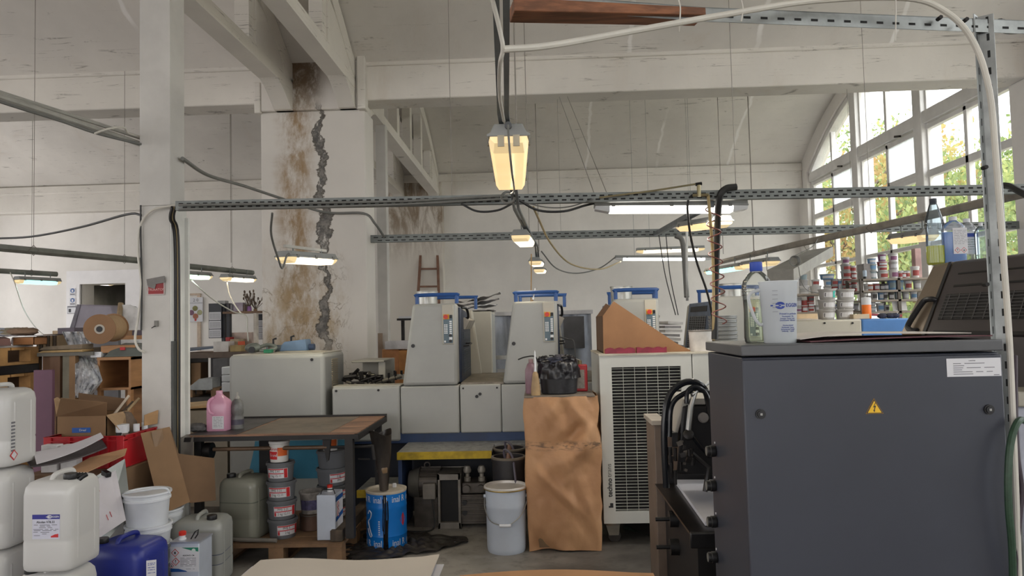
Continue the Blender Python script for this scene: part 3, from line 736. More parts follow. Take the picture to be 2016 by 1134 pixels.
B().box(PXR + .004, PXR + .02, 4.90, 4.97, .3, 1.53).build('cover_strip', M('cover_grey', (84, 86, 84), .6), t)
# red notice half covered by grey tape
q = P(308, 566, 4.893)
t = thing('red_sign', 'small red sign half hidden by grey tape on the post', 'sign', q)
rt = Matrix.Translation(q)
B().box(q.x - .058, q.x + .058, 4.888, 4.892, q.z - .05, q.z + .045).build('border', M('sign_border', (205, 190, 188), .5), t, bevel=.001)
B().box(q.x - .053, q.x + .052, 4.886, 4.889, q.z - .044, q.z + .040).build('plate', M('sign_red', (140, 16, 24), .45), t)
text('lettering', 'STRUnATOM', .023, M('sign_letter', (210, 170, 165), .5), t, (q.x - .002, 4.8855, q.z - .015), FRONT)
b = B().obox((q.x + .002, 4.883, q.z + .045), (.125, .003, .045), (0, -.16, 0)).obox((q.x - .025, 4.882, q.z + .012), (.05, .003, .03), (0, .3, 0)); b.build('tape', M('duct_tape', (112, 108, 104), .4), t)
q = P(308, 637, 4.893)
t = thing('wall_plug', 'small broken bracket on the post below the red sign', 'bracket', q)
B().box(q.x - .012, q.x + .012, 4.885, 4.899, q.z - .02, q.z + .02).build('plate', M('bracket_grey', (120, 118, 112), .5), t)
B().tube([(q.x - .03, 4.886, q.z - .03), (q.x - .01, 4.88, q.z - .02), (q.x, 4.885, q.z - .018)], .003, 5).build('hook', DKM, t)

def slotted(name, label, p0, p1, h=.062, dep=.045, pitch=.055, sl=.030, mat=None, grp=None, wires=()):
    p0, p1 = V(p0), V(p1); t = thing(name, label, 'rail', p0.lerp(p1, .5), 0, grp)
    d = p1 - p0; L = d.length; d.normalize(); up = V((0, 0, 1)); n = d.cross(up).normalized()
    if n.y > 0: n = -n
    def bar(b, a0, a1, z0, z1, y0, y1):
        b.hexa([p0 + d * a + up * z0 + n * y for a, y in ((a0, y0), (a1, y0), (a1, y1), (a0, y1))], [p0 + d * a + up * z1 + n * y for a, y in ((a0, y0), (a1, y0), (a1, y1), (a0, y1))])
    b = B(); bar(b, 0, L, -h / 2, h / 2, 0, .004); bar(b, 0, L, -h / 2, -h / 2 + .004, -dep, 0); bar(b, 0, L, h / 2 - .004, h / 2, -dep, 0)
    b.build('channel', mat or ZIND, t)
    s = B(); k = 0; a = pitch * .4
    while a < L - pitch:
        bar(s, a, a + sl, h * .10, h * .10 + .010, .0035, .0048); bar(s, a + pitch * .5, a + pitch * .5 + sl, -h * .30, -h * .30 + .010, .0035, .0048); a += pitch
    s.build('slot_pattern', SLOT, t)
    for w_ in wires:
        c = p0 + d * (L * w_); B().cyl(c, V((c.x, c.y, vz(c.y) - .02)), .002, n=5).build('hanger_wire', WIRE, t)
    return t
nr = slotted('slotted_rail', 'nearer slotted cable rail running from the post to the right wall', P(346, 405, 4.78), P(346, 405, 4.78).lerp(P(2040, 371, 4.78), (XR - .03 - P(346, 405, 4.78).x) / (P(2040, 371, 4.78).x - P(346, 405, 4.78).x)), wires=(.24, .48, .9))
slotted('slotted_rail', 'further slotted cable rail running from the big column to the window wall', V((CXR, 8.2, P(742, 470, 8.2).z)), V((XR - .05, 8.2, P(1500, 457, 8.2).z)), h=.085, pitch=.09, sl=.05, wires=(.3, .75))
b = B(); 
for k in range(2): b.tube([P(352, 412 - 8 * k, 4.72), P(600, 408 - 8 * k, 4.74), P(800, 402 - 6 * k, 4.74), P(1000, 391 - 6 * k, 4.72)], .008, 7)
tag(b.build('cable_bundle', CABG), 'grey cables tied along the nearer slotted rail left of the hanging lamps', 'cable')
# lamp trunk down the hall
TR = [(-.062, 1.55, 2.42), (-.112, 2.7, 2.39), (-.125, 4.75, 2.345), (-.09, 6.1, 2.40), (0.0, 8.0, 2.43), (.02, 10.6, 2.44)]
t = thing('lamp_trunk', 'steel channel hung down the hall carrying the row of lamps', 'lamp rail', TR[2])
for off in (-.013, .013):
    B().tube([V(p) + V((off, 0, 0)) for p in TR], .0125, 4).build('channel', M('trunk_steel', (112, 118, 122), .45, .3, grime=.3), t)
for i, (x, y, z) in enumerate(((-.10, 3.0, 2.36), (-.09, 6.4, 2.40), (.0, 8.6, 2.43))):
    B().cyl((x + .03, y, z), (x + .03, y, vz(y) - .02), .003, n=5).build('hanger_wire', WIRE, t)

GLW = {}
def lampmat(name, rgb, p):
    t = NT(name); x, y, z = t.xyz()
    wv = t.math('MULTIPLY_ADD', t.math('SINE', t.math('MULTIPLY', x, 900)), .06, .94)
    n = t.noise(9, 3); e = t.math('MULTIPLY', t.math('MULTIPLY_ADD', n, .35, .82), t.math('MULTIPLY', wv, p))
    t.set(Base_Color=lin(rgb), Emission_Color=lin(rgb), Emission_Strength=e, Roughness=.25); return t.m
WARM = lampmat('lit_diffuser_warm', (255, 222, 160), .92)
WARM2 = lampmat('lit_diffuser_bright', (255, 240, 214), 2.0)
TEAL = lampmat('lit_diffuser_teal', (176, 255, 240), 1.6)
MINT = lampmat('lit_diffuser_mint', (222, 255, 226), 1.8)
CLR = glow('clear_end', (255, 226, 170), .55)
TUBE = glow('lit_tube', (255, 250, 240), 5.0)
TUBEC = glow('lit_tube_cool', (245, 252, 255), 3.0)
def lamp(name, label, p0, p1, wd, mat, power=0, col=(1, .86, .62), hang=.05, group='hanging waterproof lamps', wires=True, tube=None, ht=None):
    """sealed batten lamp: tray housing, ribbed cover with clipped ends, hung from two straps"""
    p0, p1 = V(p0), V(p1); c = (p0 + p1) / 2; t = thing(name, label, 'lamp', c, 0, group)
    d = p1 - p0; L = d.length; d.normalize(); up = V((0, 0, 1)); n = d.cross(up).normalized(); up = n.cross(d).normalized()
    h = ht or wd * .62
    def sec(b, a0, a1, prof):                          # prof: (half width, z) top->bottom, tapering ends
        vs = []
        for a in (a0, a1): vs += [p0 + d * a + n * x + up * z for x, z in prof]
        k = len(prof); b.add(vs, [list(range(k)), list(range(k, 2 * k))[::-1]] + [(i, (i + 1) % k, k + (i + 1) % k, k + i) for i in range(k)])
    hb = B(); w2 = wd / 2
    sec(hb, 0.0, L, [(-w2, 0), (-w2 * 1.03, h * .10), (-w2 * .86, h * .16), (-w2 * .66, h * .48), (w2 * .66, h * .48), (w2 * .86, h * .16), (w2 * 1.03, h * .10), (w2, 0)])
    hb.build('housing', LAMPG, t, bevel=.004)
    cv = B(); prof = [(-w2 * .97, 0), (w2 * .97, 0), (w2 * .93, -h * .22), (w2 * .74, -h * .46), (-w2 * .74, -h * .46), (-w2 * .93, -h * .22)]
    e = min(.10, L * .1)
    sec(cv, e, L - e, prof); cv.build('diffuser', mat, t, bevel=.004)
    for a0, a1, sgn in ((0.004, e, 1), (L - e, L - .004, 0)):
        eb = B(); vs = []
        small = [(x * .9, z * .55) for x, z in prof]
        pa_, pb_ = (small, prof) if sgn else (prof, small)
        for a, pr in ((a0, pa_), (a1, pb_)): vs += [p0 + d * a + n * x + up * z for x, z in pr]
        k = 6; eb.add(vs, [list(range(k)), list(range(k, 2 * k))[::-1]] + [(i, (i + 1) % k, k + (i + 1) % k, k + i) for i in range(k)])
        eb.build('end_cap', CLR if tube is None else WHT, t)
    for a in (.12, .5, .88):
        for s in (-1, 1):
            q = p0 + d * (L * a) + n * (s * w2 * .98); B().hexa([q + d * i + n * j + up * -h * .06 for i, j in ((-.012, -.006), (.012, -.006), (.012, .006), (-.012, .006))], [q + d * i + n * j + up * h * .2 for i, j in ((-.012, -.006), (.012, -.006), (.012, .006), (-.012, .006))]).build('clip', M('clip_grey', (122, 122, 118), .5), t)
    for a in (.2, .8):
        q = p0 + d * (L * a) + up * h * .46; B().cyl(q, q + V((0, 0, hang)), .006 if hang < 1 else .002, n=6).build('strap', ZIND, t)
    if power:
        l = bpy.data.lights.new('lamp_light', 'AREA'); l.shape = 'RECTANGLE'; l.size = L * .9; l.size_y = wd * .8; l.energy = power; l.color = col
        lo = bpy.data.objects.new('lamp_light', l); COL.objects.link(lo); lo.parent = t
        q = c - up * (h * .5 + .012) - c; lo.location = q
        lo.rotation_euler = Matrix((d, n, d.cross(n))).transposed().to_euler()
        m3 = Matrix((d, n, d.cross(n))).transposed()
        if (m3 @ V((0, 0, -1))).z > 0: lo.rotation_euler = Matrix((d, -n, d.cross(-n))).transposed().to_euler()
    return t
big = lamp('batten_lamp', 'largest hanging lamp, seen end on above the middle of the hall', P(1001, 268, 2.80), P(1005, 362, 4.0), .165, WARM, 6, hang=.06)
q = P(1001, 262, 2.795)
for s in (-1, 1): B().box(q.x + s * .030 - .013, q.x + s * .030 + .013, q.y - .004, q.y + .002, q.z - .052, q.z - .008).build('lamp_holder', M('holder_white', (190, 180, 156), .5), big)
B().cyl((q.x, q.y + .004, q.z + .028), (q.x, q.y - .015, q.z + .028), .014, n=12).build('cable_gland', M('gland_grey', (96, 98, 100), .5), big)
lamp('batten_lamp', 'second lamp of the row down the hall, just beyond the nearer slotted rail', P(1024, 463, 6.0), P(1037, 478, 7.05), .165, WARM2, 4, hang=.1)
lamp('batten_lamp', 'third lamp of the row down the hall, below the further slotted rail', P(1053, 514, 8.7), P(1060, 519, 9.7), .16, WARM2, 3, hang=.1)
lamp('batten_lamp', 'smallest and furthest lamp of the row down the hall', P(1061, 530, 10.3), P(1066, 533, 11.3), .16, WARM2, 3, hang=.1)
lamp('batten_lamp', 'long bright lamp hung crosswise under the nearer slotted rail', P(1170, 408, 4.95), P(1469, 407, 4.95), .13, TUBE, 8, (1, .93, .82), ht=.085, tube=1, hang=.05)
lamp('batten_lamp', 'slanting lamp hung behind the long crosswise lamp', P(1424, 436, 4.98), P(1346, 447, 6.0), .15, WARM, 4, ht=.085, hang=.06)
lamp('batten_lamp', 'lamp hung crosswise just above the bare tube by the far wall', P(1253, 494, 11.6), P(1386, 489, 11.6), .15, WARM2, 4, hang=2.95)
lamp('tube_lamp', 'long bare fluorescent tube near the far wall', P(1211, 508, 9.6), P(1402, 508, 9.6), .10, TUBEC, 5, (.95, .98, 1), ht=.07, tube=1, hang=2.92)
lamp('batten_lamp', 'teal glowing lamp under the sloping conduit on the window side', P(1462, 524, 9.6), P(1395, 535, 11.0), .16, TEAL, 2, (.7, 1, .95), hang=.09)
lamp('batten_lamp', 'warm lamp behind the blue capped bottle', P(1524, 514, 8.4), P(1467, 522, 9.6), .16, WARM, 2, hang=.08)
lamp('batten_lamp', 'warm lamp on the window side behind the yellow bottle', P(1832, 462, 5.95), P(1762, 471, 6.6), .16, WARM, 3, hang=.1)
t = lamp('batten_lamp', 'tilted lamp hung in front of the stained column', P(557, 506, 5.6), P(650, 512, 6.2), .17, WARM2, 4, (1, .92, .68), ht=.10, hang=.05)
B().tube([P(560, 484, 5.62), P(641, 494, 6.15)], .016, 4).build('hanger_bar', M('hanger_white', (196, 192, 184), .5), t)
lamp('batten_lamp', 'teal glowing lamp at the far left near the doorway', P(32, 551, 9.2), P(115, 555, 9.7), .16, TEAL, 3, (.7, 1, .95), hang=.06)
lamp('batten_lamp', 'mint glowing lamp just right of the white post', P(345, 540, 8.3), P(409, 544, 9.0), .16, MINT, 3, (.85, 1, .9), hang=.08)
lamp('batten_lamp', 'warm lamp at the end of the conduit left of the stained column', P(441, 546, 9.5), P(497, 550, 10.1), .16, WARM2, 3, hang=.08)
q = P(207, 558, D2 + 2.2)
lamp('batten_lamp', 'lamp lit inside the store room beyond the doorway', P(166, 557, D2 + 1.3), P(222, 559, D2 + 1.3), .14, TUBE, 40, (1, .93, .7), hang=.1)

# conduits and pipes carrying the side lamps
def conduit(name, label, pts, r, mat, n=9, wires=(), sm=1):
    t = thing(name, label, 'conduit', V(pts[0]))
    B().tube(spl(pts, 6) if sm else pts, r, n).build('pipe', mat, t)
    for c in wires:
        c = V(c); B().cyl(c, V((c.x, c.y, vz(c.y) - .02)), .0025, n=5).build('hanger_wire', WIRE, t)
        B().tube([c + V((-r * 1.3, 0, 0)), c + V((0, 0, r * 1.3)), c + V((r * 1.3, 0, 0)), c - V((0, 0, r * 1.3))], .004, 5, True).build('clamp', WIRE, t)
    return t
conduit('conduit', 'trunking crossing the left wall from the frame edge to behind the post', [P(-40, 484, 6.4), P(275, 513, 8.1), P(350, 522, 8.7), P(497, 537, 10.2)], .038, M('conduit_grey_green', (122, 124, 116), .5), 6, [P(66, 493, 6.75), P(245, 510, 7.95), P(457, 532, 9.75)])
conduit('conduit', 'short conduit holding the teal lamp at the far left', [P(-60, 530, 8.9), P(112, 540, 9.8)], .035, M('conduit_grey_green', (122, 124, 116)), 7, [P(62, 537, 9.5)])
conduit('conduit', 'sloping conduit on the window side carrying two warm lamps and a teal lamp', [P(1405, 519, 11.3), P(1560, 483, 8.1), P(1830, 424, 6.0), P(2040, 374, 4.75)], .035, M('conduit_brown_grey', (150, 143, 132), .5, grime=.3), 9, [P(1485, 499, 9.4), P(1715, 449, 6.7)])
conduit('conduit', 'dark channel slanting between the two slotted rails', [P(1400, 402, 4.85), P(1290, 461, 8.15)], .03, M('trunk_steel', (88, 94, 98)), 4, sm=0)
pq = conduit('ceiling_pipe', 'pair of pale pipes sloping from the upper left to the post', [P(-60, 168, 3.9), P(0, 190, 4.05), P(150, 240, 4.5), P(278, 284, 4.98)], .019, PIPE)
B().tube(spl([P(-60, 160, 3.95), P(0, 182, 4.1), P(150, 230, 4.55), P(278, 272, 5.0)], 6), .014, 8).build('pipe', PIPE, pq)
B().tube(spl([P(-60, 176, 3.88), P(0, 200, 4.0), P(120, 238, 4.4), P(190, 262, 4.6), P(278, 284, 4.9)], 6), .010, 8).build('pipe', CABG, pq)
conduit('cable', 'pale cable looping between the sloping pipes and the post', [P(186, 263, 4.58), P(212, 254, 4.6), P(243, 251, 4.7), P(252, 262, 4.8), P(278, 270, 4.95)], .007, CABW)
conduit('cable', 'grey cable swinging from the post past the column to the rail', [P(359, 312, 5.0), P(410, 345, 5.6), P(480, 366, 6.5), P(555, 391, 7.4), P(640, 418, 7.9), P(715, 420, 7.9), P(738, 440, 7.9), P(756, 466, 8.15)], .014, CABG)
conduit('cable', 'dark cable drooping across the left wall to the post', [P(-30, 470, 6.5), P(60, 466, 6.3), P(160, 447, 5.8), P(250, 422, 5.2), P(280, 424, 5.0)], .009, CABK)
conduit('cable', 'white cable hanging down the left edge of the post in a loop', [P(345, 404, 4.85), P(300, 414, 4.86), P(276, 445, 4.88), P(272, 500, 4.88), P(278, 560, 4.88), P(272, 625, 4.88), P(266, 665, 4.86), P(272, 686, 4.85), P(284, 694, 4.88)], .008, CABW)
conduit('cable', 'thin dark cable pinned along the left edge of the post', [P(277, 404, 4.88), P(277, 470, 4.88), P(279, 560, 4.88), P(278, 650, 4.88)], .006, CABK)
conduit('wall_conduit', 'thin double conduit clipped along the far beam left of the column', [P(-40, 380, 14.8), P(300, 371, 14.8), P(516, 368, 14.8)], .03, PIPE, 6)
conduit('wall_conduit', 'lower thin conduit clipped along the far beam left of the column', [P(-40, 388, 14.8), P(300, 379, 14.8), P(516, 375, 14.8)], .02, PIPE, 6)
conduit('cable', 'thick white cable arching along the frame above the dark cabinet', [P(990, 97, 1.88), P(1080, 90, 1.95), P(1240, 62, 2.1), P(1420, 30, 2.2), P(1600, 2, 2.3), P(1780, -4, 2.33), P(1860, 22, 2.35), P(1915, 80, 2.36), P(1948, 180, 2.36), P(1962, 330, 2.36), P(1975, 500, 2.38), P(1987, 670, 2.38), P(1994, 830, 2.38), P(2001, 1000, 2.4), P(2006, 1150, 2.4)], .0095, CABW)
conduit('cable', 'white cable rising beside the lamp trunk at the top', [P(960, -40, 1.75), P(984, 60, 1.85), P(990, 97, 1.88), P(984, 130, 1.95), P(984, 190, 2.3), P(992, 238, 2.75)], .006, CABW)
conduit('cable', 'black flex drooping from the lamp row to the long crosswise lamp', [P(1018, 392, 4.7), P(1060, 414, 4.8), P(1110, 416, 4.85), P(1150, 405, 4.93), P(1171, 400, 4.95)], .008, CABK)
conduit('cable', 'black flex drooping left of the lamp row below the nearer rail', [P(908, 401, 4.7), P(940, 416, 4.7), P(980, 414, 4.7), P(1010, 400, 4.72)], .007, CABK)
conduit('cable', 'thin grey flex hanging just above the black flex by the long lamp', [P(1020, 395, 4.74), P(1075, 408, 4.82), P(1120, 407, 4.86), P(1168, 392, 4.74)], .004, CABG)
conduit('cable', 'pale flex sagging from the lamp row to the bare tube', [P(1050, 408, 5.2), P(1085, 480, 6.8), P(1125, 520, 8.0), P(1180, 530, 9.0), P(1222, 515, 9.6)], .009, CABT)
conduit('cable', 'grey flex sagging from the third lamp to the bare tube', [P(1066, 495, 8.4), P(1095, 528, 8.8), P(1135, 538, 9.2), P(1180, 528, 9.5), P(1212, 506, 9.6)], .008, CABG)
conduit('cable', 'coil of grey flex looped round the lamp trunk at the end of the largest lamp', [P(1000 + 13 * math.cos(a * .55), 389 + 11 * math.sin(a * .55), 4.2 + .012 * a) for a in range(13)] + [P(1010, 400, 4.5), P(1024, 430, 4.6), P(1016, 412, 4.65)], .007, CABG)
conduit('cable', 'flex hanging down the face of the largest lamp', [P(1000, 246, 2.77), P(1003, 290, 2.76), P(1008, 340, 2.9), P(1012, 375, 3.6), P(1004, 382, 4.05)], .0045, CABG)
conduit('cable', 'grey flex hanging in a loop from the rail to the tilted lamp', [P(536, 420, 4.9), P(534, 462, 5.1), P(548, 510, 5.4), P(556, 528, 5.5), P(564, 505, 5.55), P(572, 497, 5.6)], .008, CABG)
conduit('cable', 'orange pull cord hanging below the third lamp', [P(1046, 500, 8.4), P(1046, 545, 8.4), P(1045, 600, 8.4)], .006, M('cord_orange', (190, 150, 96), .6))
conduit('cable', 'white cable sweeping from the mint lamp down to the workbench', [P(372, 545, 8.6), P(385, 560, 8.7), P(420, 590, 9.0), P(460, 614, 9.2), P(484, 621, 9.3), P(487, 650, 9.3), P(489, 672, 9.3)], .008, CABW)
conduit('cable', 'white cable curving down from the warm lamp to the workbench', [P(446, 545, 9.55), P(450, 575, 9.6), P(462, 600, 9.5), P(476, 618, 9.35), P(484, 621, 9.3)], .008, CABW)
conduit('cable', 'white flex hanging from the teal lamp down to the paper heap', [P(20, 536, 9.2), P(30, 560, 9.2), P(45, 605, 9.0), P(62, 635, 8.4), P(80, 655, 7.6), P(95, 664, 7.3)], .007, CABW)
conduit('cable', 'black cable hanging over the fourth press tower', [P(1402, 386, 4.77), P(1358, 388, 4.78), P(1356, 440, 4.85), P(1370, 510, 5.0), P(1392, 575, 5.1), P(1402, 625, 5.2), V((P(1406, 690, 5.45).x, 5.45, 1.345))], .008, CABK)
conduit('hose', 'thick black cable bundle dropping from the nearer rail behind the cabinet', [P(1450, 368, 4.74), P(1428, 372, 4.74), P(1416, 392, 4.76), P(1412, 460, 4.9), P(1409, 560, 5.0), P(1407, 668, 5.0)], .022, CABK)
conduit('pipe', 'thin tan pipe dropping beside the black bundle', [P(1394, 384, 4.74), P(1398, 430, 4.8), P(1404, 520, 4.95), P(1405, 670, 5.0)], .010, CABT)
cp = [P(1402 + 14 * math.cos(a * .44) + a * .13, 398 + a * 2.05, 4.82 + .04 * math.sin(a * .44)) for a in range(0, 118)]
conduit('coiled_hose', 'red brown spiral air hose hanging beside the black bundle', cp, .0045, M('hose_red_brown', (122, 70, 62), .4), 6, sm=0)
t = thing('air_valve', 'small brass air valve fitted on top of the nearer rail', 'valve', P(1376, 385, 4.74))
q = P(1376, 378, 4.73); b = B(); b.cyl(q + V((0, 0, -.03)), q + V((0, 0, .045)), .013, n=10).cyl(q + V((-.04, 0, -.02)), q + V((.06, 0, -.02)), .009, n=8); b.build('body', M('valve_brass', (150, 140, 108), .35, .7, grime=.2), t)
B().tube([P(1180, 389, 4.73), P(1290, 375, 4.73), P(1372, 362, 4.73)], .006, 6).build('air_pipe', M('valve_brass', (150, 140, 108)), t)
B().cyl(q + V((-.02, 0, .05)), q + V((.02, 0, .055)), .011, n=8).build('nut', DKM, t)
conduit('duct', 'grey pipe bending down from the further rail to the press', [P(1330, 464, 8.1), P(1343, 474, 8.1), P(1348, 520, 8.1), P(1352, 585, 8.0)], .028, CABG)
conduit('pipe', 'bare steel pipe dropping to the fourth press tower', [P(1352, 432, 6.9), P(1352, 520, 6.95), P(1353, 592, 7.0)], .012, STL, sm=0)
for a_, b_, lb in (((1297, 462, 8.1), (1330, 620, 7.6), 'thin black wire sloping from the further rail behind the carton, left one'), ((1311, 462, 8.1), (1335, 620, 7.6), 'thin black wire sloping from the further rail behind the carton, right one')):
    conduit('cable', lb, [P(*a_), P((a_[0] + b_[0]) / 2 - 4, (a_[1] + b_[1]) / 2, 7.9), P(*b_)], .005, CABK)
for px, py, d, lb in ((1101, 190, 7.8, 'thin steel wire slanting from the beam to the crosswise lamp, left one'), (1117, 190, 7.8, 'thin steel wire slanting from the beam to the crosswise lamp, right one')):
    conduit('wire', lb, [P(px, py, d), P(px + 72 + (px - 1101) * .6, 390, 4.8)], .0025, WIRE, 4, sm=0)
for px, lb in ((1061, 'steel wire hanging straight down just right of the largest lamp'), (1424, 'steel wire hanging from the vault right of the spiral hose'), (1484, 'steel wire hanging from the vault above the blue capped bottle'), (455, 'steel wire hanging on the wall between post and column')):
    d = 8.6 if px != 455 else 9.7; p1 = P(px, 500, d); conduit('wire', lb, [V((p1.x, p1.y, p1.z if px > 1400 else 2.5)), V((p1.x, p1.y, min(vz(d), 4.9)))], .004, WIRE, 4, sm=0)

# sheet-metal deflector tray hung by the window
t = thing('metal_tray', 'tilted grey sheet metal tray hung in front of the window', 'tray', P(1580, 510, 7.4))
c = [P(1512, 537, 7.0), P(1562, 530, 7.0), P(1637, 486, 8.4), P(1600, 490, 8.6)]
TRM = M('tray_grey', (150, 148, 142), .5, .3, var=.06, grime=.2)
cL, cR, fR, fL = P(1510, 533, 7.2), P(1562, 531, 6.9), P(1640, 486, 8.0), P(1590, 494, 8.6)
up_ = V((0, 0, .10)); th = V((0, 0, .006))
B().hexa([cL, cR, fR, fL], [p + th for p in (cL, cR, fR, fL)]).build('tray_floor', TRM, t)
for a, b_ in ((cL, cR), (cR, fR), (fR, fL), (fL, cL)):
    n_ = V((0, 0, 1)).cross(b_ - a).normalized() * .006
    B().hexa([a, b_, b_ + n_, a + n_], [p - up_ for p in (a, b_, b_ + n_, a + n_)]).build('tray_side', TRM, t)
for a, px, py in ((fR, 1632, 467), (cL, 1508, 503), (fL, 1580, 480)): B().tube([a, P(px, py, (a.y + 7.4) / 2)], .004, 5).build('hanger_wire', WIRE, t)
q = P(1565, 514, 6.9)
t = thing('wire_coil', 'coil of thin cable hung below the sloping conduit by the window', 'cable coil', q)
b = B()
for k in range(4): b.tube([q + V((math.cos(a * .4) * (.05 - .004 * k), .01 * k, math.sin(a * .4) * (.05 - .003 * k))) for a in range(16)], .004, 5, True)
b.build('coil', CABG, t)
B().tube(spl([q + V((0, 0, .05)), P(1600, 485, 7.1), P(1610, 470, 7.3)], 5), .004, 5).build('tail', CABG, t)
B().tube(spl([q + V((.03, 0, -.05)), P(1580, 560, 6.9), P(1600, 575, 7.2), P(1650, 575, 7.4), P(1660, 540, 7.4)], 5), .004, 5).build('tail', CABG, t)

# slotted-angle frame beside the dark cabinet
def angle_slots(b, s, base, d, L, u, v_, w=.042, pitch=.058, sl=.024):
    """angle iron: two flanges along u and v_, slots cut as dark inlays"""
    e = .003
    for fl, nn in ((u, v_), (v_, u)):
        b.hexa([base, base + fl * w, base + fl * w + nn * e, base + nn * e], [q_ + d * L for q_ in (base, base + fl * w, base + fl * w + nn * e, base + nn * e)])
        a = pitch * .3
        while a < L - sl:
            for sgn in (1, -1):
                o_ = nn * (e + .0006 if sgn > 0 else -.0006); q0 = base + d * a + fl * (w * .52) + o_
                s.add([q0, q0 + d * sl, q0 + d * sl + fl * .008, q0 + fl * .008], [(0, 1, 2, 3)])
            a += pitch
t = thing('slotted_angle_rack', 'galvanised slotted angle frame standing at the right of the dark cabinet', 'frame', (P(1945, 500, 2.45).x, 2.46, 0))
pq = P(1944, 300, 2.45)
b = B(); s = B(); base = V((pq.x + .022, 2.50, 0))
angle_slots(b, s, base, V((0, 0, 1)), 2.60, V((-.72, -.69, 0)).normalized(), V((.80, -.60, 0)).normalized(), .046)
b.build('upright', ZINC, t); s.build('slot_pattern', SLOT, t)
p0, p1 = P(1385, 14, 2.30), P(2060, 42, 2.52)
d_ = (p1 - p0).normalized(); b = B(); s = B()
angle_slots(b, s, p0, d_, (p1 - p0).length, V((0, 0, -1)), V((0, -1, -.0)).cross(d_).cross(d_).normalized() * -1 if False else (V((0, 0, 1)).cross(d_)).normalized(), .046)
b.build('top_rail', ZINC, t); s.build('slot_pattern', SLOT, t)
p2 = P(1020, -14, 2.18); b = B(); s = B(); d_ = (p0 - p2).normalized()
angle_slots(b, s, p2, d_, (p0 - p2).length, V((0, 0, -1)), (V((0, 0, 1)).cross(d_)).normalized(), .046)
b.build('top_rail', ZINC, t); s.build('slot_pattern', SLOT, t)
for px, py in ((1849, 36), (1900, 40), (1938, 330), (1940, 560)): q = P(px, py, 2.42); B().cyl(q + V((0, .01, 0)), q + V((0, -.012, 0)), .007, n=6).build('bolt', DKM, t)
a0, a1 = P(1012, 2, 2.16), P(1390, 18, 2.28)
d_ = (a1 - a0).normalized(); n_ = V((0, 0, 1)).cross(d_).normalized()
t = B().hexa([a0 - V((0, 0, .03)) , a1 - V((0, 0, .018)), a1 - V((0, 0, .018)) + n_ * .09, a0 - V((0, 0, .03)) + n_ * .09], [a0 + V((0, 0, .012)), a1 + V((0, 0, .006)), a1 + n_ * .09 + V((0, 0, .006)), a0 + n_ * .09 + V((0, 0, .012))]).build('wooden_plank', M('plank_brown', (128, 82, 54), .6, var=.2, scale=5, stretch=(1, 8, 8), grime=.25), bevel=.003)
tag(t, 'brown wooden plank tied under the top rail of the slotted angle frame', 'plank')
for i, (px, py, L) in enumerate(((1334, 18, .06), (1456, 16, .03), (1754, 4, .11))):
    q = P(px, py, 2.24); conduit('cable_tie', 'plastic cable tie hanging from the top rail, %s from the left' % ORD[i], [q + V((0, -.02, .02)), q + V((.004, -.022, -.01)), q + V((-.002, -.02, -.02 - L))], .0022, CABW, 5)
conduit('hose', 'black corrugated hose curving behind the upright at the right edge', [P(1965, 48, 2.6), P(1990, 55, 2.62), P(2040, 50, 2.7)], .022, CABG)
conduit('hose', 'dark hose curving out behind the upright above the black machine', [P(1960, 366, 4.6), P(1985, 366, 4.5), P(2005, 376, 4.4), P(2040, 394, 4.3)], .020, CABK)

# ================================================================ dark cabinet and the things on and around it
CAB = M('cabinet_anthracite', (54, 57, 67), 0.42, var=0.04, scale=2.2, grime=0.12, grime_rgb=(48, 48, 52))
CABT_ = M('cabinet_lid_grey', (84, 85, 88), 0.45, var=0.05, scale=3, grime=0.15)
LBL = M('label_white', (208, 208, 212), 0.5, var=.01)
INK = M('print_black', (40, 40, 44), 0.6, var=0)
INKG = M('print_grey', (112, 112, 118), 0.6, var=0)
INKB = M('print_blue', (44, 66, 150), 0.5, var=0)
REDP = M('print_red', (190, 40, 44), 0.5, var=0)
def card(name, m, par, p, w, h, th=.0008, rz=0.0, tilt=0.0, bev=0):
    """flat label facing the viewer (turned rz about the vertical), centre p"""
    b = B().box(-w / 2, w / 2, -th, 0, -h / 2, h / 2); b.xf(Matrix.Translation(V(p)) @ Matrix.Rotation(rz, 4, 'Z') @ Matrix.Rotation(tilt, 4, 'Y')); return b.build(name, m, par, bevel=bev)
def rows(m, par, p, w, rws, rz=0.0, h=.0022, rg=None, name='small_print'):
    """rows: list of (dz, x0 fraction, x1 fraction): small unreadable print as broken dashes"""
    rg = rg or random.Random(1); b = B()
    for dz, f0, f1 in rws:
        x = f0 * w
        while x < f1 * w:
            L = min(rg.uniform(.012, .05) * w / .12, f1 * w - x); b.box(x, x + L, -.0016, -.0006, dz - h / 2, dz + h / 2); x += L + .008 * w / .12
    b.xf(Matrix.Translation(V(p)) @ Matrix.Rotation(rz, 4, 'Z')); return b.build(name, m, par, smooth=0)
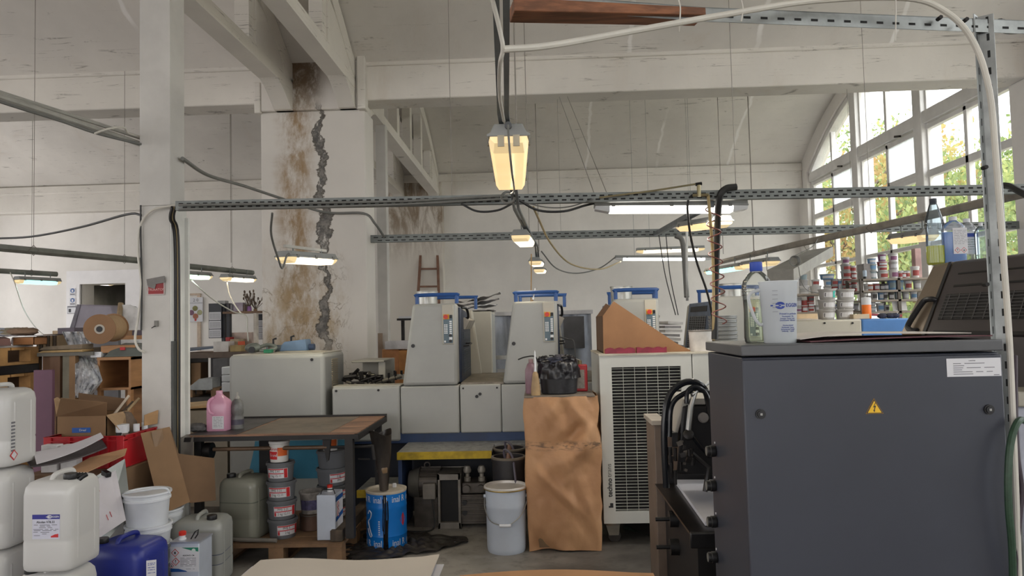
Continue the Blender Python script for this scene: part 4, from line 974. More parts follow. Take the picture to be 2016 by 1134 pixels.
def hazard(par, p, s, sym, rz=0.0):
    d = B(); 
    for q, mm, k in ((s, REDP, 0), (s * .80, LBL, .0004)):
        b = B().prism([(0, -q), (q, 0), (0, q), (-q, 0)], 'y', -.0012 - k, -.0004); b.xf(Matrix.Translation(V(p)) @ Matrix.Rotation(rz, 4, 'Z')); o = b.build('hazard_diamond' if mm is REDP else 'hazard_field', mm, par, smooth=0)
    b = B()
    if sym == '!': b.prism([(-s * .05, -s * .12), (s * .05, -s * .12), (s * .11, s * .45), (-s * .11, s * .45)], 'y', -.0022, -.0014).prism([(s * .08 * math.cos(a), -s * .32 + s * .08 * math.sin(a)) for a in [i * PI / 4 for i in range(8)]], 'y', -.0022, -.0014)
    elif sym == 'f': b.prism([(-s * .22, -s * .2), (s * .22, -s * .2), (s * .25, s * .05), (s * .08, s * .2), (0, s * .5), (-s * .1, s * .2), (-s * .27, s * .1)], 'y', -.0022, -.0014).box(-s * .25, s * .25, -.0022, -.0014, -s * .36, -s * .29)
    else: b.prism([(-s * .4, s * .1), (-s * .05, s * .1), (s * .3, -s * .2), (s * .3, -s * .32), (-s * .3, -s * .32), (-s * .1, -s * .1)], 'y', -.0022, -.0014).box(-s * .1, s * .35, -.0022, -.0014, s * .12, s * .22)
    b.xf(Matrix.Translation(V(p)) @ Matrix.Rotation(rz, 4, 'Z')); b.build('hazard_symbol', INK, par, smooth=0)

CY0, CY1 = 2.35, 2.84
cl, crr = P(1461, 700, CY0).x, P(1973, 700, CY0).x
cz1 = P(1461, 680, CY0).z; cz0 = cz1 - .040
cab_ = thing('electrical_cabinet', 'large dark grey electrical cabinet with a yellow warning triangle on its door', 'cabinet', ((cl + crr) / 2, 2.6, 0))
B().box(cl - .004, crr + .003, CY0 - .006, CY1, cz0 + .006, cz1).build('lid', CABT_, cab_, bevel=.004)
B().box(cl + .002, crr, CY0 + .018, CY1 - .01, .06, cz0).build('body', CAB, cab_, bevel=.004)
B().box(cl + .01, crr - .01, CY0 + .03, CY1 - .03, 0, .06).build('plinth', BLK, cab_)
door = B().box(cl, crr - .001, CY0, CY0 + .016, .08, cz0 - .006).build('door', CAB, cab_, bevel=.004)
for px, py in ((1497, 815), (1946, 806)):
    q = P(px, py, CY0); lk = B().cyl(q, q + V((0, -.006, 0)), .0155, n=24).cyl(q, q + V((0, -.010, 0)), .011, n=20).build('lock', BLK, door)
    B().obox(q + V((0, -.0105, 0)), (.007, .003, .007)).build('lock_core', STL, lk)
q = P(1721, 800, CY0); s_ = .0275
b = B().prism([(-s_, -s_ * .84), (s_, -s_ * .84), (0, s_ * .92)], 'y', -.0012, 0); b.xf(Matrix.Translation(q)); ws = b.build('warning_border', M('warning_orange', (150, 110, 30), .5), door)
b = B().prism([(-s_ * .93, -s_ * .80), (s_ * .93, -s_ * .80), (0, s_ * .82)], 'y', -.0016, -.0010); b.xf(Matrix.Translation(q)); b.build('warning_edge', INK, door)
b = B().prism([(-s_ * .78, -s_ * .72), (s_ * .78, -s_ * .72), (0, s_ * .64)], 'y', -.0020, -.0014); b.xf(Matrix.Translation(q)); b.build('warning_triangle', M('warning_yellow', (228, 182, 36), .45, var=.02), door)
b = B().prism([(.10, .42), (-.17, -.12), (.02, -.06), (-.10, -.44), (-.19, -.40), (-.02, -.66), (.05, -.36), (-.01, -.41), (.19, .10), (-.02, .03), (.17, .42)], 'y', -.0026, -.0018)
b.xf(Matrix.Translation(q) @ Matrix.Diagonal((s_, 1, s_, 1))); b.build('lightning_bolt', INK, door, smooth=0)
q = P(1917, 723, CY0); w_, h_ = 102 / F * CY0, 35 / F * CY0
ns = card('notice', LBL, door, q, w_, h_, .001, bev=.0006)
text('notice_title', 'CAUTION', .0045, INKG, door, q + V((-.005, -.0014, h_ * .36)), FRONT)
rows(INKG, door, q - V((w_ / 2, 0, 0)), w_, [(h_ * .22, .12, .72), (h_ * .10, .12, .32), (-.001, .12, .88), (-h_ * .13, .12, .28), (-h_ * .24, .12, .86), (-h_ * .36, .12, .48), (-h_ * .43, .86, .96)], h=.0021)
KN = M('knob_black', (20, 20, 22), .5, var=.03)
for i, (px, py) in enumerate(((1408, 888), (1408, 956), (1410, 1027), (1411, 1097))):
    q = PX(px, py, cl); kb = B().lathe([(.020, 0), (.0215, .004), (.0215, .018), (.019, .020), (.019, .030), (.0165, .033)], q, 20, rot=Euler((0, -PI / 2, 0))).build('knob', KN, cab_)
    B().lathe([(.0163, 0.0332), (.0001, .0335)], q, 20, rot=Euler((0, -PI / 2, 0))).build('knob_face', M('knob_face_grey', (110, 110, 106), .5), kb)
    B().box(q.x - .002, q.x + .001, q.y - .002, q.y + .002, q.z + .027, q.z + .034).build('tick', LBL, kb)
# green hose and a dark one hanging by the upright
conduit('hose', 'green garden hose looped down the right edge beside the cabinet', [P(2040, 850, 2.40), P(2018, 829, 2.36), P(2003, 832, 2.32), P(1990, 870, 2.30), P(1985, 930, 2.29), P(1986, 1000, 2.29), P(1992, 1070, 2.30), P(1995, 1160, 2.32)], .0105, M('hose_green', (40, 66, 48), .45, var=.08, scale=60))
conduit('hose', 'dark hose hanging behind the green one at the right edge', [P(1999, 700, 2.46), P(2000, 820, 2.42), P(2004, 900, 2.40), P(2012, 970, 2.40), P(2004, 1060, 2.40), P(2000, 1160, 2.40)], .007, M('hose_plum', (58, 46, 56), .5))
t = thing('machine_cover', 'pale grey machine cover at the far right edge beyond the upright', 'machine', P(2030, 900, 2.75))
B().box(P(2006, 900, 2.70).x, P(2006, 900, 2.70).x + .2, 2.70, 2.85, .55, P(2010, 800, 2.70).z).build('cover', M('cover_lilac', (170, 172, 184), .5), t, bevel=.01)
B().box(P(2003, 900, 2.70).x, P(2003, 900, 2.70).x + .2, 2.68, 2.85, P(2010, 800, 2.70).z, P(2010, 770, 2.70).z).build('ledge', M('ledge_beige', (176, 170, 156), .5), t, bevel=.005)
B().box(P(2006, 900, 2.70).x, P(2006, 900, 2.70).x + .2, 2.70, 2.85, 0, .53).build('base', PBD, t)

# transparent plastics
def plastic(name, tint, fac=.22, rough=.12):
    t = NT(name); tr = t.n.new('ShaderNodeBsdfTransparent'); gl = t.n.new('ShaderNodeBsdfGlossy'); df = t.n.new('ShaderNodeBsdfDiffuse'); fr = t.n.new('ShaderNodeFresnel')
    m1 = t.n.new('ShaderNodeMixShader'); m2 = t.n.new('ShaderNodeMixShader'); fr.inputs[0].default_value = 1.4
    tr.inputs[0].default_value = (*lin(tint), 1); df.inputs[0].default_value = (*lin(tint), 1); gl.inputs['Roughness'].default_value = rough
    m1.inputs[0].default_value = fac; t.l.new(tr.outputs[0], m1.inputs[1]); t.l.new(df.outputs[0], m1.inputs[2])
    t.l.new(fr.outputs[0], m2.inputs[0]); t.l.new(m1.outputs[0], m2.inputs[1]); t.l.new(gl.outputs[0], m2.inputs[2]); t.l.new(m2.outputs[0], t.n['Material Output'].inputs[0]); return t.m
PET = plastic('clear_bottle_plastic', (248, 250, 248), .05, .05)
PETB = plastic('bluish_bottle_plastic', (226, 236, 242), .07, .06)
WATER = plastic('water', (240, 244, 230), .03, .03)
def milky(name, rgb, tr_=.35, mixt=.12):
    t = NT(name); df = t.n.new('ShaderNodeBsdfDiffuse'); tl = t.n.new('ShaderNodeBsdfTranslucent'); tp = t.n.new('ShaderNodeBsdfTransparent'); gl = t.n.new('ShaderNodeBsdfGlossy')
    a, b_, c_ = (t.n.new('ShaderNodeMixShader') for _ in range(3))
    for s_ in (df, tl): s_.inputs[0].default_value = (*lin(rgb), 1)
    gl.inputs['Roughness'].default_value = .25; a.inputs[0].default_value = tr_; b_.inputs[0].default_value = mixt; c_.inputs[0].default_value = .05
    t.l.new(df.outputs[0], a.inputs[1]); t.l.new(tl.outputs[0], a.inputs[2]); t.l.new(a.outputs[0], b_.inputs[1]); t.l.new(tp.outputs[0], b_.inputs[2])
    t.l.new(b_.outputs[0], c_.inputs[1]); t.l.new(gl.outputs[0], c_.inputs[2]); t.l.new(c_.outputs[0], t.n['Material Output'].inputs[0]); return t.m
YLQ = milky('yellow_liquid', (252, 244, 0), .5, .1)
BLQ = milky('blue_liquid', (84, 186, 255), .5, .05)
JUG = milky('measuring_jug_plastic', (226, 230, 234), .40, .16)
CAPB = M('cap_blue', (36, 70, 168), .4, var=.03)
def bottle(name, label, c, prof, mat, capprof, capmat, liq=None, liqmat=None, grp=None, n=28, **k):
    t = thing(name, label, 'bottle', c, 0, grp)
    B().lathe(prof, c, n, **k).build('body', mat, t)
    B().lathe(capprof, c, 20).build('cap', capmat, t)
    if liq: B().lathe(liq, c, n, **k).build('liquid', liqmat, t)
    return t
def pxr(px, d): return px / F * d
q = P(1494, 671, 2.56); q.z = cz1; u = 2.56 / F
bt = bottle('plastic_bottle', 'clear plastic bottle with a blue cap standing on the dark cabinet', q,
       [(24 * u, 0), (26 * u, 3 * u), (27 * u, 12 * u), (26 * u, 60 * u), (27 * u, 86 * u), (28 * u, 112 * u), (26 * u, 120 * u), (17 * u, 133 * u), (11 * u, 138 * u), (11 * u, 150 * u)], PET,
       [(11.5 * u, 139 * u), (12 * u, 140 * u), (12 * u, 156 * u), (11 * u, 157 * u), (.0001, 157 * u)], CAPB,
       [(23 * u, 2 * u), (25.5 * u, 12 * u), (25 * u, 60 * u), (26 * u, 84 * u), (.0001, 84 * u)], WATER)
b = B()
for z in (100, 105, 110, 93): b.tube([q + V((28 * u * math.cos(a * PI / 12), 28 * u * math.sin(a * PI / 12), z * u)) for a in range(24)], .0012, 5, True)
b.build('grip_ribs', PET, bt)
q = P(1536, 676, 2.50); q.z = cz1; u = 2.50 / F
jg = thing('measuring_jug', 'milky plastic measuring jug with blue lettering on the dark cabinet', 'jug', q)
ro = [(29 * u, 0), (30 * u, 2 * u), (35.5 * u, 116 * u), (37 * u, 118 * u), (36.5 * u, 119.5 * u), (34.5 * u, 118 * u), (29 * u, 4 * u), (.0001, 3 * u)]
B().lathe(ro, q, 36).build('body', JUG, jg)
B().lathe([(28 * u, 4 * u), (28.4 * u, 12 * u), (.0001, 12 * u)], q, 28).build('residue', M('residue_green', (176, 200, 150), .4), jg)
B().tube(spl([q + V((-33 * u, 0, 104 * u)), q + V((-52 * u, .004, 98 * u)), q + V((-56 * u, .006, 84 * u)), q + V((-46 * u, .006, 50 * u)), q + V((-36 * u, .004, 36 * u)), q + V((-31 * u, 0, 38 * u))], 6), .0055, 8).build('handle', JUG, jg)
def bent(par, name, mat, pts2, c, r0, k, ang0=0.0):     # flat print wrapped on a slightly conical side: pts2 polygons of (arc, height)
    b = B()
    for poly in pts2:
        vs = [];
        for lay in (.0003, .0009):
            for a, z in poly:
                r = r0 + k * z + lay; th_ = -PI / 2 + ang0 + a / r; vs.append((c.x + r * math.cos(th_), c.y + r * math.sin(th_), c.z + z))
        n = len(poly); b.add(vs, [list(range(n)), list(range(n, 2 * n))[::-1]] + [(i, (i + 1) % n, n + (i + 1) % n, n + i) for i in range(n)])
    return b.build(name, mat, par, smooth=0)
def wrap_text(body, size, mat, par, c, r0, k, a0, z0, sx=1.0, bold=0.0, name='lettering'):
    cu = bpy.data.curves.new(name, 'FONT'); cu.body = body; cu.size = size; cu.align_x = 'CENTER'; cu.align_y = 'CENTER'; cu.resolution_u = 3; cu.offset = bold; cu.extrude = .0003
    to = bpy.data.objects.new(name, cu); COL.objects.link(to); bpy.context.view_layer.update()
    me = bpy.data.meshes.new_from_object(to.evaluated_get(bpy.context.evaluated_depsgraph_get())); bpy.data.objects.remove(to)
    inv = wm(par).inverted()
    for v in me.vertices:
        a, z = v.co.x * sx + a0, v.co.y + z0; r = r0 + k * z + .0009 + v.co.z; th_ = -PI / 2 + a / r
        v.co = inv @ V((c.x + r * math.cos(th_), c.y + r * math.sin(th_), c.z + z))
    me.materials.clear(); me.materials.append(mat); me.name = name
    o = bpy.data.objects.new(name, me); COL.objects.link(o); o.parent = par; return o
kk = 6 / 116; lz = 72 * u
def lens_logo(par, c, r0, k, a, z, s, mat):              # round mark with a bar running through it to the left
    top = [(a + s * math.cos(t_) * 1.0, z + s * .16 + s * .66 * math.sin(t_)) for t_ in [PI * i / 10 for i in range(11)]]
    bot = [(a + s * math.cos(t_), z - s * .16 - s * .66 * math.sin(t_)) for t_ in [PI * i / 10 for i in range(11)]]
    bent(par, 'logo', mat, [top, bot, [(a - s * 2.1, z - s * .16), (a + s * .2, z - s * .16), (a + s * .2, z + s * .16), (a - s * 2.1, z + s * .16)]], c, r0, k)
lens_logo(jg, q, 30 * u, kk, -8 * u, lz, 8.5 * u, INKB)
wrap_text('EGGEN', 10 * u, INKB, jg, q, 30 * u, kk, 17 * u, lz, .9, .0002)
wrap_text('Printed in perfection', 5.0 * u, INKB, jg, q, 30 * u, kk, 9 * u, 56 * u, .9)
for i, (z, s_) in enumerate(((51, 'Feuchtmittel   Öle'), (47, 'Reiniger  Pasten  Lacke'), (43.5, 'Druckchemie  Hilfsmittel'), (34, 'Druckereibedarf'), (30, 'Fachhandel   Service'), (26.5, 'Beratung und Technik'), (23, 'Lieferung    Logistik'))):
    wrap_text(s_, 3.8 * u, INKB, jg, q, 30 * u, kk, 7 * u, z * u, .85)
bent(jg, 'scale_mark', INKG, [[(-22 * u, z * u), (-12 * u, z * u), (-12 * u, (z + .6) * u), (-22 * u, (z + .6) * u)] for z in (100, 92, 84, 76, 68, 60)], q, 30 * u, kk)
# sheets lying on the cabinet
def sheetobj(name, label, fn, mat, th=.003, nu=16, nv=10, cat='paper', grp=None): return tag(B().sheet(fn, nu, nv, th).build(name, mat), label, cat, grp)
SHW = M('paper_warm_white', (208, 200, 192), .7, var=.04, scale=3)
MAR = M('maroon_card', (92, 52, 58), .6, var=.06)
x0, x1 = P(1566, 668, 2.5).x, P(1925, 660, 2.5).x
sheetobj('card_sheet', 'dark maroon card lying under the pale sheet on the cabinet', lambda u_, v_: (x0 + .02 + (x1 - x0 - .02) * u_, 2.42 + .38 * v_, cz1 + .006 + .004 * math.sin(3 * u_) + .006 * u_ * (1 - v_)), MAR, .004)
sheetobj('paper_sheet', 'pale curling sheet lying on top of the dark cabinet', lambda u_, v_: (x0 - .005 + (x1 - x0 - .05) * u_, 2.44 + .36 * v_, cz1 + .013 + .012 * math.sin(PI * u_) + .006 * u_ + .003 * math.sin(7 * u_)), SHW, .002)

# black machine hood with louvres behind the cabinet
HB = M('machine_hood_bronze', (132, 116, 98), .34, .4, var=.08, scale=3, grime=.25, grime_rgb=(52, 46, 44))  # brownish metal reflection on the end panel put into this colour
HD = M('machine_hood_dark', (72, 66, 66), .38, .3, var=.06, scale=3, grime=.2)
t = thing('machine_hood', 'dark machine hood with louvres and a black handle behind the cabinet', 'machine', P(1850, 800, 3.6))
A0, B0, A1, B1 = P(1768, 660, 3.62), P(1818, 660, 3.42), P(1836, 521, 3.78), P(1872, 515, 3.60)
A1.z = B1.z = P(1850, 517, 3.66).z
dr = V((.18, -1, 0)).normalized(); C0, C1 = B0 + dr * .8, B1 + dr * .8
bk = V((1.0, .25, 0))
zl = .35
def dn(p, z): return V((p.x, p.y, z))
b = B().hexa([A0, B0, B0 + bk, A0 + bk], [A1, B1, B1 + bk * .9, A1 + bk * .9]); b.build('end_panel', HB, t, bevel=.02, seg=3)
B().hexa([B0, C0, C0 + bk, B0 + bk], [B1, C1, C1 + bk * .9, B1 + bk * .9]).build('hood', HD, t, bevel=.02, seg=3)
B().hexa([dn(A0, 0), dn(B0, 0), dn(B0 + bk, 0), dn(A0 + bk, 0)], [A0, B0, B0 + bk, A0 + bk]).build('lower_end', HB, t)
B().hexa([dn(B0, 0), dn(C0, 0), dn(C0 + bk, 0), dn(B0 + bk, 0)], [B0, C0, C0 + bk, B0 + bk]).build('lower_body', HD, t)
fn_ = (C0 - B0).cross(B1 - B0).normalized()
if fn_.x > 0: fn_ = -fn_
def fp(u_, v_, o_=0): return B0.lerp(C0, u_).lerp(B1.lerp(C1, u_), v_) + fn_ * o_
def fq(b, u0, u1, v0, v1, o0, o1): b.hexa([fp(u0, v0, o0), fp(u1, v0, o0), fp(u1, v1, o0), fp(u0, v1, o0)], [fp(u0, v0, o1), fp(u1, v0, o1), fp(u1, v1, o1), fp(u0, v1, o1)])
b = B(); fq(b, -.012, .012, -.0, .99, -.001, .003); b.build('seam', BLK, t)
b = B(); fq(b, .10, .98, .80, .82, 0, .002); fq(b, .10, .98, .63, .655, 0, .002); fq(b, .07, .98, .20, .53, 0, .002); fq(b, .07, .98, .02, .06, 0, .002); b.build('louvre', M('louvre_black', (14, 13, 14), .6), t)
b = B()
for i in range(8): fq(b, .07, .98, .225 + i * .04, .232 + i * .04, .002, .005)
for i in range(12): fq(b, .10 + i * .075, .105 + i * .075, .20, .53, .002, .005)
b.build('grille_wire', M('grille_wire_grey', (92, 90, 90), .5, .4), t)
ep = lambda u_, v_, o_: A0.lerp(B0, u_).lerp(A1.lerp(B1, u_), v_) + V((-.5, -.86, 0)) * o_
B().tube(spl([ep(.98, .46, .0), ep(.80, .48, .035), ep(.52, .47, .045), ep(.40, .40, .05), ep(.26, .18, .05), ep(.30, .10, .045), ep(.55, .06, .04), ep(.70, .06, .0)], 5), .013, 10).build('handle', BLK, t)
ztop = A1.z
q = P(1843, 516, 3.84); q.z = ztop; u = 3.84 / F
bottle('plastic_bottle', 'tall dark capped bottle half full of yellow liquid on the machine hood', q,
       [(13 * u, 0), (16 * u, 4 * u), (16.5 * u, 30 * u), (15.5 * u, 62 * u), (17 * u, 80 * u), (16 * u, 88 * u), (9 * u, 112 * u), (5.5 * u, 124 * u)], PETB,
       [(6 * u, 118 * u), (6.6 * u, 119 * u), (6.6 * u, 129 * u), (.0001, 130 * u)], M('cap_navy', (32, 38, 52), .4),
       [(12.5 * u, 1 * u), (15.5 * u, 4 * u), (16 * u, 30 * u), (15.6 * u, 37 * u), (.0001, 37 * u)], YLQ)
CAPW = M('cap_white', (214, 216, 220), .5, var=.02)
def flat_bottle(label, px, d, wpx, hpx, fillpx, mat, lmat, grp=None):
    q = P(px, 515, d); q.z = ztop; u = d / F; w = wpx / 2 * u; h = hpx * u; k = .62
    t = thing('chemical_bottle', label, 'bottle', q, 0, grp)
    prof = [(w * .95, 0), (w, .006), (w, h * .72), (w * .93, h * .80), (w * .6, h * .88), (w * .28, h * .92), (w * .28, h * .95)]
    B().lathe(prof, q, 28, 1, k).build('body', mat, t)
    B().lathe([(w * .32, h * .92), (w * .32, h), (.0001, h)], q, 18).build('cap', CAPW, t)
    if fillpx: B().lathe([(w * .93, .004), (w * .97, .008), (w * .97, fillpx * u), (.0001, fillpx * u)], q, 28, 1, k * .97).build('liquid', lmat, t)
    return t, q, u, w
BOT = plastic('clear_grey_plastic', (240, 242, 246), .16, .12)
tb, q, u, w = flat_bottle('flat bottle of bright blue liquid with a white label on the machine hood', 1880, 3.82, 45, 92, 62, BOT, BLQ)
p = q + V((4 * u, -w * .64, 44 * u)); card('label', LBL, tb, p, 27 * u, 50 * u)
rows(INKG, tb, p - V((13 * u, 0, 0)), 27 * u, [((20 - i * 3.2) * u, .06, .94 - .2 * (i % 3 == 2)) for i in range(9)], h=.0016)
hazard(tb, p + V((-6 * u, 0, -18 * u)), 5.6 * u, '!'); hazard(tb, p + V((6 * u, 0, -18 * u)), 5.6 * u, 'c')
tb, q, u, w = flat_bottle('clear bottle with a blue striped label beside the blue liquid on the hood', 1907, 3.92, 38, 90, 24, BOT, WATER)
p = q + V((2 * u, -w * .64, 42 * u)); card('label', LBL, tb, p, 22 * u, 44 * u); card('label_band', INKB, tb, p + V((0, -.001, 15 * u)), 22 * u, 7 * u)
rows(M('print_green', (90, 130, 90), .5), tb, p - V((11 * u, 0, 0)), 22 * u, [((6 - i * 4.5) * u, .08, .9) for i in range(5)], h=.002)
flat_bottle('clear bottle partly hidden behind the slotted upright on the hood', 1934, 3.86, 24, 80, 18, PETB, WATER)

# ---- cooling unit with a louvred front
TY = 5.30
tx0, tx1, tx2 = P(1184, 850, TY).x, P(1366, 850, TY).x, P(1480, 850, TY).x
tz1, tz0 = P(1200, 700, TY).z, P(1200, 1031, TY).z
t = thing('cooling_unit', 'white cooling unit on castors with a tall black louvred grille', 'cooling unit', ((tx0 + tx1) / 2, TY + .4, 0))
TW = M('unit_off_white', (196, 197, 192), .45, var=.03, scale=2, grime=.12, grime_rgb=(130, 122, 108))
gx0, gx1 = P(1208, 860, TY).x, P(1345, 860, TY).x; gz1, gz0 = P(1270, 722, TY).z, P(1270, 1006, TY).z
b = B(); b.box(tx0, gx0, TY, TY + .03, tz0, tz1).box(gx1, tx1, TY, TY + .03, tz0, tz1).box(gx0, gx1, TY, TY + .03, gz1, tz1).box(gx0, gx1, TY, TY + .03, tz0, gz0)
fp_ = b.build('front_panel', TW, t, bevel=.0)
B().box(tx0, tx2, TY + .03, 6.12, tz0 - .005, tz1).build('body', TW, t, bevel=.006)
B().box(tx0 - .004, tx2, TY - .006, 6.12, tz1 - .002, tz1 + .010).build('top', M('unit_top_beige', (184, 178, 164), .5, grime=.3), t)
B().box(tx1 + .008, tx2, TY, TY + .03, tz0, tz1).build('side_panel', TW, t, bevel=.004)
B().box(gx0, gx1, TY + .028, TY + .034, gz0, gz1).build('grille_back', M('grille_black', (18, 17, 18), .7), t)
g = B(); n = 46
for i in range(n): z = gz0 + (gz1 - gz0) * (i + .5) / n; g.obox(((gx0 + gx1) / 2, TY + .008, z), (gx1 - gx0, .006, .0018), (.3, 0, 0))
for i in range(1, 6): x = gx0 + (gx1 - gx0) * i / 6; g.box(x - .0012, x + .0012, TY + .002, TY + .012, gz0, gz1)
g.build('grille', M('grille_white', (190, 190, 184), .45), t)
q = P(1202, 910, TY)
text('brand_lettering', 'techno', .048, INK, t, P(1201, 960, TY) + V((0, -.001, 0)), (PI / 2, -PI / 2, 0), sx=.98, bold=.0012)
text('brand_lettering', 'trans', .048, INKG if False else INK, t, P(1199.5, 926, TY) + V((0, -.001, 0)), (PI / 2, -PI / 2, 0), sx=.98, bold=-.0004)
q = P(1203, 995, TY); b = B().prism([(-.016, -.016), (.016, -.016), (.016, .016), (-.006, .016), (-.006, -.004), (-.016, -.004)], 'y', -.002, 0); b.xf(Matrix.Translation(q)); b.build('brand_mark', INK, t, smooth=0)
for x, y in ((tx0 + .07, TY + .10), (tx1 - .05, TY + .1), (tx0 + .07, 6.0), (tx1 - .05, 6.0)):
    cs = B().cyl((x, y, tz0 - .03), (x, y, tz0), .055, .06, n=16).hexa([(x - .03, y - .02, .05), (x + .04, y - .02, .05), (x + .04, y + .02, .05), (x - .03, y + .02, .05)], [(x - .05, y - .02, tz0 - .03), (x + .05, y - .02, tz0 - .03), (x + .05, y + .02, tz0 - .03), (x - .05, y + .02, tz0 - .03)]).build('castor', M('castor_zinc', (150, 146, 136), .4, .5), t)
    B().cyl((x + .01, y - .016, .045), (x + .01, y + .016, .045), .045, n=18).build('wheel', M('castor_wheel', (52, 48, 46), .6), cs)
conduit('hose', 'fat dark green hose lying on the floor under the cooling unit', [P(1232, 1040, 5.75), P(1260, 1055, 5.62), P(1300, 1062, 5.50), P(1380, 1056, 5.55)], .028, M('hose_dark_green', (58, 70, 60), .5))
# die-cut carton, maroon strips, pot and trays on top of the unit
zt = tz1 + .011
KR = M('carton_kraft', (144, 105, 72), .75, var=.05, scale=4, grime=.12, grime_rgb=(96, 66, 42))
KRD = M('carton_inside_brown', (92, 66, 46), .8, var=.08)  # shade on side, back and bottom put into a darker brown
Yf, Yb = 5.44, 6.06
tc_ = thing('carton', 'open brown die cut carton with a slanting edge on the cooling unit', 'carton', (P(1260, 690, Yf).x, 5.7, zt))
def face(y, pts): return [(P(px, py, y).x, P(px, py, y).z) for px, py in pts]
fpts = [(P(1188, 690, Yf).x, zt), (P(1364, 696, Yf).x, zt), (P(1332, 676, Yf).x, P(1332, 676, Yf).z), (P(1208, 593, Yf).x, P(1208, 593, Yf).z), (P(1187, 622, Yf).x, P(1187, 622, Yf).z)]
B().prism(fpts, 'y', Yf, Yf + .005).build('front_flap', KR, tc_)
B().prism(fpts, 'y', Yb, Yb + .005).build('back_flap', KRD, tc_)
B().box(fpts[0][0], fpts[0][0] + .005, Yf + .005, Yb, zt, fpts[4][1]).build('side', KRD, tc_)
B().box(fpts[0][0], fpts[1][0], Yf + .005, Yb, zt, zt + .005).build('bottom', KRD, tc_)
MRS = M('maroon_strip', (126, 34, 56), .5, var=.1, scale=20)
for i, (pa_, pb_) in enumerate(((1191, 1250), (1253, 1312))):
    xa, xb = P(pa_, 695, 5.38).x, P(pb_, 695, 5.38).x; pts = [(xa, zt), (xb, zt)]
    for k in range(13): f = 1 - k / 12; pts.append((xa + (xb - xa) * f, zt + .030 + .012 * abs(math.sin(f * PI * 3 + i))))
    tag(B().prism(pts, 'y', 5.36, 5.40).build('scalloped_strip', MRS), ('left' if i == 0 else 'right') + ' maroon scalloped strip at the foot of the die cut carton', 'strip', 'maroon strips')
q = P(1381, 697, 5.42); u = 5.42 / F
pot = thing('plastic_pot', 'plain off white pot at the right end of the cooling unit', 'pot', V((q.x, 5.44, zt)))
q = V((q.x, 5.44, zt)); B().lathe([(20 * u, 0), (21 * u, 2 * u), (22 * u, 38 * u), (23 * u, 39 * u), (23 * u, 41 * u), (21.5 * u, 41 * u), (20 * u, 4 * u), (.0001, 3 * u)], q).build('body', M('pot_white', (206, 202, 198), .5), pot)
B().tube([q + V((22.6 * u * math.cos(a * PI / 14), 22.6 * u * math.sin(a * PI / 14), 40 * u)) for a in range(28)], .004, 6, True).build('rim', M('rim_dark', (70, 66, 66), .5), pot)
q = V((P(1432, 665, 5.5).x, 5.62, zt)); u = 5.6 / F
for i in range(8):
    z = zt + .02 + i * .030
    tag(B().lathe([(24 * u, 0), (26.5 * u, .004), (27 * u, .022), (28 * u, .024), (28 * u, .027), (25 * u, .024), (.0001, .006)], V((q.x, q.y, z - (.02 if i == 0 else 0))) if i else V((q.x, q.y, zt)), 30).build('metal_tray', M('aluminium', (140, 142, 142), .4, .6, var=.04)), '%s round aluminium tray in the stack behind the cabinet corner, counting upward' % ORD[i], 'tray', 'round aluminium trays')

# ---- kraft covered stand with a tub of rags and bottles
sx0, sx1 = P(1038, 900, 5.18).x, P(1178, 900, 5.18).x; sz = P(1100, 781, 5.18).z
t = thing('kraft_wrapped_stand', 'tall stand wrapped in creased brown kraft paper left of the cooling unit', 'stand', ((sx0 + sx1) / 2, 5.4, 0))
rg = random.Random(2); cr_ = [(rg.random(), rg.random(), rg.uniform(-1, 1), rg.uniform(-1, 1)) for _ in range(12)]
def dent(u_, v_):
    s = .006 * math.sin(5 * u_ + 3 * v_) + .014 * abs(nz(3 * u_ + 2, 4 * v_)) + .007 * abs(nz(9 * u_, 10 * v_, 3))
    for a, b_, c_, d_ in cr_:
        k = (u_ - a) * c_ * 3 + (v_ - b_) * d_ * 3; s += .020 * max(0, 1 - 5 * abs(k)) * math.exp(-((u_ - a) ** 2 + (v_ - b_) ** 2) * 6) * (1 if c_ > 0 else -1)
    fold = abs(u_ - (.45 + .25 * (.8 - v_))); s += .016 * math.exp(-(fold * 9) ** 2) * math.exp(-((v_ - .5) * 2.2) ** 2)
    return s
per = [(sx0, 5.60), (sx0 + .0, 5.20), (sx0 + .01, 5.185), (sx1 - .01, 5.185), (sx1, 5.20), (sx1, 5.60)]
def wrapf(u_, v_):
    xf_ = u_ * 3
    bul = .018 * math.sin(PI * v_ * .9)
    if xf_ < 1: return (sx0 - bul * .4 - dent(u_, v_) * .5, 5.62 - .435 * xf_, sz * v_ + .002)
    if xf_ < 2: f = xf_ - 1; return (sx0 + (sx1 - sx0) * f, 5.185 - bul * math.sin(PI * f) - 1.9 * dent(f, v_) * min(1, 6 * f, 6 * (1 - f)) + .012 * (1 - v_) * (f - .2) * -1, sz * v_ + .002 + (.010 * math.sin(PI * f) if v_ < .01 else 0))
    return (sx1 + bul * .4 * (1 if v_ < .8 else -1) + dent(u_, v_) * .8, 5.185 + .435 * (xf_ - 2), sz * v_ + .002)
kt = NT('kraft_scuffed'); zz = kt.xyz()[2]
kc = kt.mix(kt.step(kt.noise(3, 5), .3, .7), lin((170, 126, 90)), lin((190, 146, 106)))
km = kt.math('MULTIPLY', kt.step(kt.math('ABSOLUTE', kt.math('SUBTRACT', zz, .735)), .045, .004), kt.step(kt.noise(16, 7, kt.co('Object', (1, 1, 3))), .46, .6))
kt.set(Base_Color=kt.mix(kt.math('MULTIPLY', km, .75), kc, lin((74, 62, 54))), Roughness=.6); kt.bump(kt.noise(7, 6), .35, .02)
B().sheet(wrapf, 96, 60, -.002).build('paper_wrap', kt.m, t, smooth=60)
